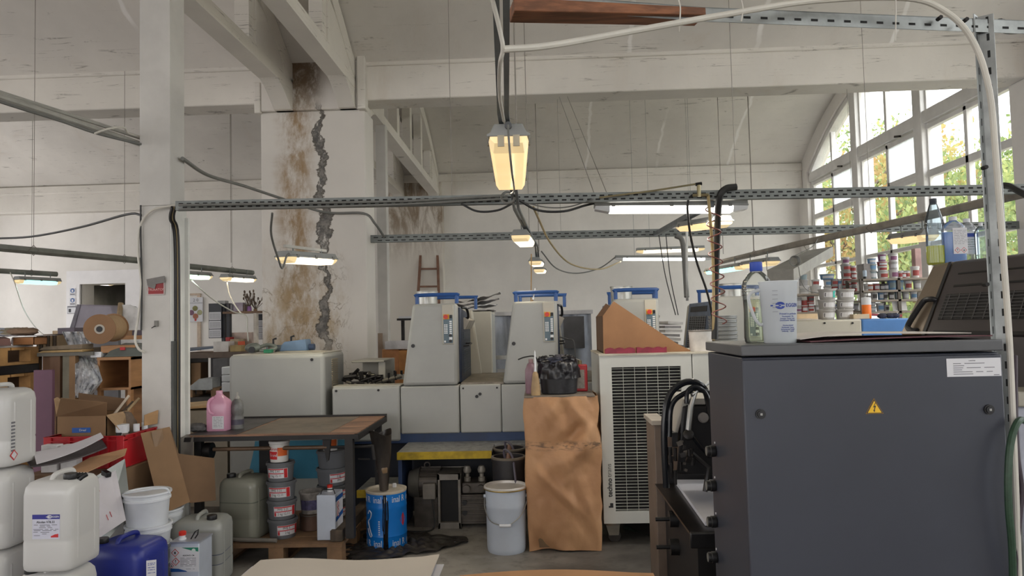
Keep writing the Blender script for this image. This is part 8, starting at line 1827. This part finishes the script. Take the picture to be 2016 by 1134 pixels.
B().prism([(a.x, EZ), (b_.x, EZ), (b_.x - .01, EZ + .11), (a.x + .05, EZ + .09), (a.x + .02, EZ + .06)], 'y', 6.68, 6.84).build('housing', M('motor_blue_grey', (110, 136, 166), .45), t, bevel=.01); B().cyl((b_.x, 6.76, EZ + .035), (b_.x + .05, 6.76, EZ + .035), .03, n=14).build('end_cap', M('motor_blue_dark', (64, 80, 108), .5), t); B().cyl((a.x - .14, 6.76, EZ + .03), (a.x, 6.76, EZ + .03), .032, n=14).build('shaft_cover', M('motor_steel', (120, 132, 140), .4, .4), t)
for i, (px, py) in enumerate(((541, 668), (576, 663))): q = P(px, py, 6.8); B().tube([V((q.x, 6.76, EZ + .05)), V((q.x, 6.76, q.z)), V((q.x + .03, 6.76, q.z + .008))], .010, 8).build('clamp_lever', BLK, t)
for i, (pa_, pb_, dd, lb) in enumerate(((545, 640, 6.55, 'thin metal strip lying along the press end box'), (560, 632, 6.65, 'second thin metal strip behind the first on the press end box'))): tag(B().box(P(pa_, 690, dd).x, P(pb_, 690, dd).x, dd, dd + .02, EZ - .001, EZ + .006).build('metal_strip', M('strip_beige', (176, 168, 148), .4, .3)), lb, 'strip', 'strips on the end box')

# ---- behind the press
xa_, xb_ = P(745, 650, 9.4).x, P(764, 650, 9.4).x
t = tag(B().box(xa_, xb_, 9.4, 9.55, .0, 4.23).build('slim_post', M('post_white', (200, 197, 192))), 'slim white post rising right behind the stained column', 'post')
tag(B().box(P(743, 600, 9.38).x, P(749, 600, 9.38).x + .02, 9.37, 9.395, P(745, 719, 9.4).z, P(745, 656, 9.4).z).build('brown_strip', M('strip_brown', (150, 132, 116), .7)), 'brown strip taped low on the slim white post', 'strip')
for i, (pa_, pb_, ya, yb, dd, m_, lb) in enumerate(((752, 785, 688, 730, 9.1, M('carton_orange', (186, 132, 88)), 'larger orange brown carton behind the leftmost press tower'), (785, 806, 690, 730, 9.0, M('carton_ochre', (178, 124, 70), .7), 'narrow ochre carton touching the leftmost press tower'))): onz('carton', lb, 'carton', pa_, pb_, ya, 0, dd, .4, m_, 'cartons behind the press')
a = P(775, 682, 9.0); tag(B().box(P(757, 682, 9.0).x, P(806, 682, 9.0).x, 9.02, 9.4, P(770, 688, 9.1).z + .004, P(770, 672, 9.0).z).build('white_tray', M('tray_white', (206, 204, 208), .5), bevel=.004), 'white tray lying on the cartons behind the leftmost tower', 'tray')
t = thing('stand', 'dark stand with a sheet on it just left of the leftmost tower', 'stand', P(792, 660, 9.6)); B().box(P(790, 660, 9.6).x, P(796, 660, 9.6).x, 9.6, 9.65, 0, P(790, 631, 9.6).z).build('column', DKM, t); B().box(P(784, 628, 9.6).x, P(812, 628, 9.6).x, 9.5, 9.8, P(790, 631, 9.6).z, P(790, 627, 9.6).z).build('tray', DKM, t); B().box(P(787, 628, 9.6).x, P(812, 628, 9.6).x, 9.52, 9.75, P(790, 627, 9.6).z, P(790, 623, 9.6).z).build('sheet', LBL, t)
# ladder leaning on the far wall
d = 14.6; t = thing('ladder', 'old brown wooden ladder leaning on the far wall', 'ladder', (P(845, 640, d).x, d, 0)); LW = M('ladder_wood', (128, 94, 76), .7, var=.1)
tl, tr_ = P(829, 489, d + .2), P(861, 489, d + .2); fl, fr_ = V((tl.x - .14, d - .55, 0)), V((tr_.x + .14, d - .55, 0))
for a, b_ in ((tl, fl), (tr_, fr_)): B().tube([a, b_], .035, 4).build('rail', LW, t)
for i in range(9): f = .02 + i * .115; B().tube([tl.lerp(fl, f), tr_.lerp(fr_, f)], .025, 4).build('rung', LW, t)
# plastic covered machine beyond the towers
FLM = M('plastic_film_bluegrey', (146, 152, 164), .25, .1, var=.2, scale=3.0, stretch=(1, 1, .5))
d = 9.6; t = thing('covered_machine', 'grey machine wrapped in bluish plastic film beyond the press towers', 'machine', (P(1060, 700, d).x, d + .4, 0))
x0, x1 = P(968, 700, d).x, P(1166, 700, d).x; z1 = P(1060, 617, d).z
B().sheet(lambda u_, v_: (x0 + (x1 - x0) * u_, d - .02 * math.sin(14 * u_ + 3 * v_) - .015 * math.sin(31 * u_), .3 + (z1 - .3) * v_), 40, 10, .004).build('film', FLM, t, smooth=60)
B().box(x0, x1, d + .06, d + .8, .02, z1 - .02).build('body', M('machine_slate', (104, 106, 112), .5), t); B().box(x0 - .02, x1 + .02, d - .06, d + .84, z1 - .02, z1 + .03).build('top_rail', M('rail_pale', (178, 178, 182), .4, .3), t)
B().box(x0, x1, d - .03, d + .02, .95, 1.0).build('ledge', M('rail_pale', (178, 178, 182)), t); B().box(P(1110, 650, d).x, P(1150, 650, d).x, d - .05, d + .0, 1.25, z1 - .05).build('dark_panel', M('panel_charcoal', (64, 64, 68), .4), t)
t = thing('steel_trestle', 'steel trestle crossing before the plastic covered machine', 'trestle', (x0, 9.3, 0)); zb_ = P(980, 700, 9.3).z; xe_ = P(1003, 650, d).x
B().box(x0, xe_, 9.3, 9.33, zb_ - .05, zb_).build('bar', STL, t)
for x in (x0, xe_ - .03): B().box(x, x + .03, 9.3, 9.33, 0, zb_ - .05).build('leg', STL, t)
for i in range(6):
    z = P(1318, 676 - i * 8, 8.6).z; tag(B().obox((P(1316, 660, 8.6).x + .02 * (i % 2), 8.75, z), (.22, .3, .03), (0, .03 * (i % 3), .1 * i)).build('paper_bundle', PAPW if i % 2 else M('proof_grey', (150, 146, 146))), '%s paper bundle from the bottom seen between the third and fourth towers' % ORD[i], 'paper', 'paper bundles between the towers')
tag(B().box(P(1290, 700, 8.6).x, P(1345, 700, 8.6).x, 8.5, 9.0, 0, P(1318, 680, 8.6).z).build('paper_cabinet', M('cabinet_slate', (84, 84, 88), .5)), 'slate cabinet under the paper bundles between the towers', 'cabinet')

# ================================================================ ink tins and shelves by the window
WB = M('tub_white', (206, 204, 202), .5, var=.04, scale=10); WG = M('tub_pale_grey', (168, 166, 164), .5, var=.05, scale=10); WR = M('tub_red', (160, 70, 66), .5, var=.06); WU = M('tub_blue', (106, 144, 180), .5, var=.05)
WP_ = M('tub_purple', (136, 88, 120), .5, var=.05); WO = M('tub_orange', (196, 110, 70), .5, var=.05); WT = M('tub_teal_grey', (140, 156, 160), .5, var=.05); WK = M('tub_dark', (88, 84, 84), .5, var=.05)
MT = {'w': WB, 'g': WG, 'r': WR, 'u': WU, 'p': WP_, 'o': WO, 't': WT, 'k': WK}
def inktub(label, c, r, h, m_, lid, band, grp, rzz=0):
    t = thing('ink_tub', label, 'tub', c, 0, grp); c = V(c)
    B().lathe([(r * .86, 0), (r * .88, .003), (r * .97, h * .82), (r * 1.05, h * .83), (r * 1.05, h * .93)], c, 18).build('body', m_, t)
    B().lathe([(r * 1.06, h * .86), (r * 1.07, h * .97), (r * .98, h * .99), (.0001, h * .96)], c, 18).build('lid', lid, t)
    if band:
        bent(t, 'label', LBL if band in ('w', 'b') else MT[band], [[((-.9 + .3 * i + rzz) * r, h * .2), ((-.6 + .3 * i + rzz) * r, h * .2), ((-.6 + .3 * i + rzz) * r, h * .66), ((-.9 + .3 * i + rzz) * r, h * .66)] for i in range(6)], c, r * .885, r * .11 / (h * .82))
        if band == 'b': bent(t, 'label_print', INK, [[((-.7 + rzz) * r, h * .52), ((.5 + rzz) * r, h * .52), ((.5 + rzz) * r, h * .58), ((-.7 + rzz) * r, h * .58)], [((-.8 + rzz) * r, h * .26), ((-.72 + rzz) * r, h * .26), ((-.72 + rzz) * r, h * .6), ((-.8 + rzz) * r, h * .6)]], c, r * .885 + .001, r * .11 / (h * .82))
    return t
# front stacks on the blue and cream feeder
FZ = fz + .001; d = 7.15
for px, sh, hs, nm in ((1627, 0, ((626, 606), (606, 587), (587, 567)), 'left'), (1663, 0, ((625, 605), (605, 587), (586, 566)), 'right')):
    zc = FZ
    for i, (yb, ya) in enumerate(hs):
        r = 16.2 / F * d; h_ = (yb - ya) / F * d; o = inktub('%s grey ink tub of the %s stack on the press feeder' % (('bottom', 'middle', 'top')[i], nm), V((P(px, yb, d).x + .004 * i, d, zc)), r, h_, WG, WG, 'b', 'grey ink tubs on the press feeder', .2 if nm == 'left' else .0); zc += h_ + .001
        if i == 2 and nm == 'left': bent(o, 'green_smear', M('smear_teal', (40, 176, 164), .4), [[(r * .35, h_ * .12), (r * .75, h_ * .2), (r * .6, h_ * .5), (r * .8, h_ * .8), (r * .35, h_ * .75)]], V((P(px, yb, d).x + .004 * i, d, zc - h_ - .001)), r * .885 + .003, r * .11 / (h_ * .82))
q = V((P(1711, 622, 7.1).x, 7.15, FZ)); u = 7.1 / F
t = thing('chemical_bottle', 'orange filled bottle with a broad white cap on the press feeder', 'bottle', q); B().lathe([(8 * u, 0), (8.6 * u, 2 * u), (8.6 * u, 27 * u), (8 * u, 28 * u)], q, 24).build('body', M('bottle_orange', (236, 116, 16), .35, var=.03, Emission_Strength=0.0), t); B().lathe([(8.8 * u, 27 * u), (8.8 * u, 41 * u), (.0001, 42 * u)], q, 24).build('cap', CAPW, t)
for i, (pa_, pb_, h_, dd, m_, lb) in enumerate(((1566, 1610, .06, 7.0, M('wood_pale', (210, 186, 152), .7), 'pale wooden block left of the grey tub stacks'), (1680, 1712, .045, 7.0, M('wood_tan', (190, 172, 146), .7), 'tan block right of the grey tub stacks'))): tag(B().box(P(pa_, 620, dd).x, P(pb_, 620, dd).x, dd, dd + .12, FZ, FZ + h_).build('wooden_block', m_, bevel=.003), lb, 'block')
tag(B().sheet(lambda u_, v_: (P(1560, 620, 6.95).x + .26 * u_, 6.93 + .06 * v_, FZ + .004 + .012 * math.sin(3 * u_) * v_), 8, 4, .003).build('paper_sheet', SHW), 'curled sheet before the pale wooden block on the feeder', 'paper')
for i, px in enumerate((1733, 1748, 1757)): q = V((P(px, 622, 7.1).x, 7.06, FZ)); rg = random.Random(i); tag(B().ball(q + V((0, 0, .024)), (.045, .03, .024), 14, 8, .15, rg).build('rag', M('rag_navy', (48, 50, 66)), smooth=60), '%s dark rag from the left beside the orange bottle' % ORD[i], 'rag', 'rags on the feeder')
tag(B().obox((P(1742, 614, 7.4).x, 7.45, FZ + .03), (.34, .12, .02), (0, .06, .15)).build('red_folder', M('folder_red', (156, 40, 52), .5)), 'red folder lying behind the dark rags on the feeder', 'folder')
# right rack
d = 9.5
def rack(label, pxs, pys, dd, dep, name='shelf_rack'):
    t = thing(name, label, 'shelf', V((P(pxs[0], 700, dd).x, dd, 0)))
    zs = [P((pxs[0] + pxs[-1]) / 2, py, dd).z for py in pys]; RM = M('rack_steel_brown', (96, 88, 80), .5, .3)
    for z in zs: B().box(P(pxs[0], 700, dd).x, P(pxs[-1], 700, dd).x, dd, dd + dep, z - .025, z).build('shelf', M('rack_shelf', (150, 138, 124), .6, var=.06), t)
    for px in pxs:
        x = P(px, 700, dd).x
        for y in (dd, dd + dep - .03): B().box(x - .018, x + .018, y, y + .03, 0, zs[0]).build('upright', RM, t)
    return zs
zsr = rack('steel rack of ink tubs in front of the nearer window light', (1703, 1777, 1850), (547, 570, 589, 612), d, .45)
zsl = rack('low rack of ink tubs below the far window light', (1566, 1703), (577, 613), 9.9, .45)
def fill(items, dd, zb, grp, where):
    n_ = {}
    for j, (px, ya, yb, w, k, band) in enumerate(items):
        key = px; z = n_.get(key, zb); lvl = sum(1 for it in items[:j] if it[0] == px); top_ = sum(1 for it in items if it[0] == px)
        h_ = (yb - ya) / F * dd; r = w / 2 / F * dd; cols = sorted(set(it[0] for it in items)); ci = cols.index(px)
        colname = {'w': 'white', 'g': 'pale grey', 'r': 'red', 'u': 'blue', 'p': 'purple', 'o': 'orange', 't': 'grey green', 'k': 'dark'}[k]
        pos = ('standing alone' if top_ == 1 else ('bottom' if lvl == 0 else ('top' if lvl == top_ - 1 else ORD[lvl] + ' from bottom')))
        lb = '%s tub, %s, %s column from left, %s' % (colname, pos, ORD[ci], where)
        q = V((P(px, 600, dd).x, dd + .16, z)); inktub(lb, q, r, h_, MT[k], MT[k] if k in 'gk' else (WB if j % 3 else WG), band, grp, .1 * (j % 4) - .1); n_[key] = z + h_ + .001
fill([(1731, 528, 545, 17, 't', 'w'), (1731, 515, 528, 17, 't', 'u'), (1731, 503, 514, 16, 'u', 'w'), (1752, 530, 545, 20, 'w', 'r'), (1752, 520, 530, 18, 'w', 'r'), (1752, 511, 520, 19, 'r', 'w'), (1752, 496, 511, 15, 'p', 'w'), (1774, 527, 545, 17, 'w', 'p'), (1774, 511, 526, 16, 'g', 'w'), (1774, 494, 510, 16, 'w', 'p'), (1787, 530, 545, 12, 'w', 'r'), (1793, 514, 526, 13, 'r', 'w'), (1800, 530, 545, 13, 'w', 'r'), (1817, 522, 545, 16, 'w', 'r')], d, zsr[0] + .001, 'ink tubs on the rack top', 'top of steel rack')
fill([(1708, 553, 570, 9, 'g', None), (1718, 556, 570, 9, 'w', 'g'), (1725, 557, 570, 13, 'o', 'w'), (1738, 556, 570, 13, 'r', 'w'), (1750, 557, 570, 10, 'k', 'w'), (1758, 556, 570, 9, 'k', 'w'), (1769, 548, 570, 16, 'u', 't'), (1785, 548, 570, 15, 'u', 't'), (1802, 552, 570, 14, 'w', 'r'), (1820, 552, 570, 14, 'g', 'w')], d, zsr[1] + .001, 'ink tubs on the second rack shelf', 'second shelf of steel rack')
fill([(1710, 574, 589, 12, 'w', 'g'), (1722, 580, 589, 9, 'w', None), (1733, 572, 589, 12, 'w', 'k'), (1746, 573, 589, 11, 'u', 'w'), (1756, 574, 589, 9, 'w', 'k'), (1767, 575, 589, 11, 'k', 'w'), (1781, 571, 589, 13, 't', 'w'), (1796, 574, 589, 13, 'g', 'w'), (1812, 574, 589, 13, 'w', 'u')], d, zsr[2] + .001, 'ink tubs on the third rack shelf', 'third shelf of steel rack')
fill([(1728, 603, 613, 14, 't', 'w'), (1728, 593, 603, 13, 'g', 'w'), (1744, 596, 613, 15, 'w', 'u'), (1757, 600, 613, 10, 'w', 'k')], d, zsr[3] + .001, 'ink tubs on the lowest rack shelf', 'lowest shelf of steel rack')
onz('carton', 'grey carton with a red letter at the left end of the rack top', 'carton', 1700, 1722, 519, zsr[0] + .001, d + .12, .2, M('carton_grey', (156, 150, 148), .6))
onz('carton', 'tall white and red carton leaning at the right of the rack top', 'carton', 1801, 1813, 489, zsr[0] + .001, d + .32, .10, M('carton_red_white', (186, 152, 148), .6))
q = V((P(1706, 545, d).x, d + .05, zsr[0] + .001)); t = thing('tube_bottle', 'small white tube bottle standing before the grey carton', 'bottle', q); B().lathe([(.018, 0), (.018, .03)], q, 14).build('cap', BLK, t); B().lathe([(.022, .03), (.024, .09), (.020, .11), (.0001, .112)], q, 14).build('body', M('tube_pale_blue', (190, 206, 222), .4), t)
tag(B().sheet(lambda u_, v_: (P(1760, 613, d).x + .18 * u_, d + .02 + .03 * v_ , zsr[3] + .004 + .13 * v_), 4, 4, .004).build('paper_sheet', PAPW), 'ruled white papers propped on the lowest shelf of the steel rack', 'paper')
d2 = 9.9
fill([(1574, 540, 576, 20, 'w', None), (1591, 561, 577, 22, 'w', 'g'), (1591, 549, 561, 19, 'g', None), (1591, 538, 549, 17, 't', None), (1616, 561, 577, 21, 'w', None), (1616, 548, 560, 15, 'w', 'r'), (1640, 563, 577, 15, 'w', None), (1640, 549, 562, 14, 'w', 'u'), (1640, 537, 548, 27, 'u', 'w'), (1654, 562, 577, 13, 'r', 'w'), (1654, 549, 562, 14, 'g', 'r'), (1664, 549, 577, 9, 'u', 'w'), (1678, 562, 577, 19, 'g', 'r'), (1678, 548, 562, 19, 'r', 'g'), (1678, 534, 548, 19, 'g', 'r'), (1678, 521, 534, 19, 'g', 'r'), (1678, 507, 521, 15, 'w', 'p'), (1692, 563, 577, 14, 'g', 'r'), (1692, 550, 563, 14, 'g', 'r'), (1692, 537, 550, 14, 'r', 'w'), (1692, 524, 537, 13, 'w', 'r')], d2, zsl[0] + .001, 'ink tubs on the low rack', 'top of low rack')
fill([(1579, 604, 613, 14, 'w', 'p'), (1579, 584, 604, 15, 'g', 'b'), (1592, 600, 613, 13, 'r', 'w'), (1592, 589, 600, 12, 'r', None), (1605, 604, 613, 12, 'w', 'r'), (1605, 594, 604, 13, 'r', 'w'), (1605, 582, 594, 14, 'r', 'k'), (1618, 600, 613, 12, 'g', 'w'), (1634, 600, 613, 13, 'w', 'r'), (1650, 598, 613, 13, 'u', 'w'), (1664, 596, 613, 14, 't', 'w'), (1680, 594, 613, 15, 'w', 'u'), (1695, 598, 613, 13, 'g', 'w')], d2, zsl[1] + .001, 'ink tubs on the low rack shelf', 'lower shelf of low rack')
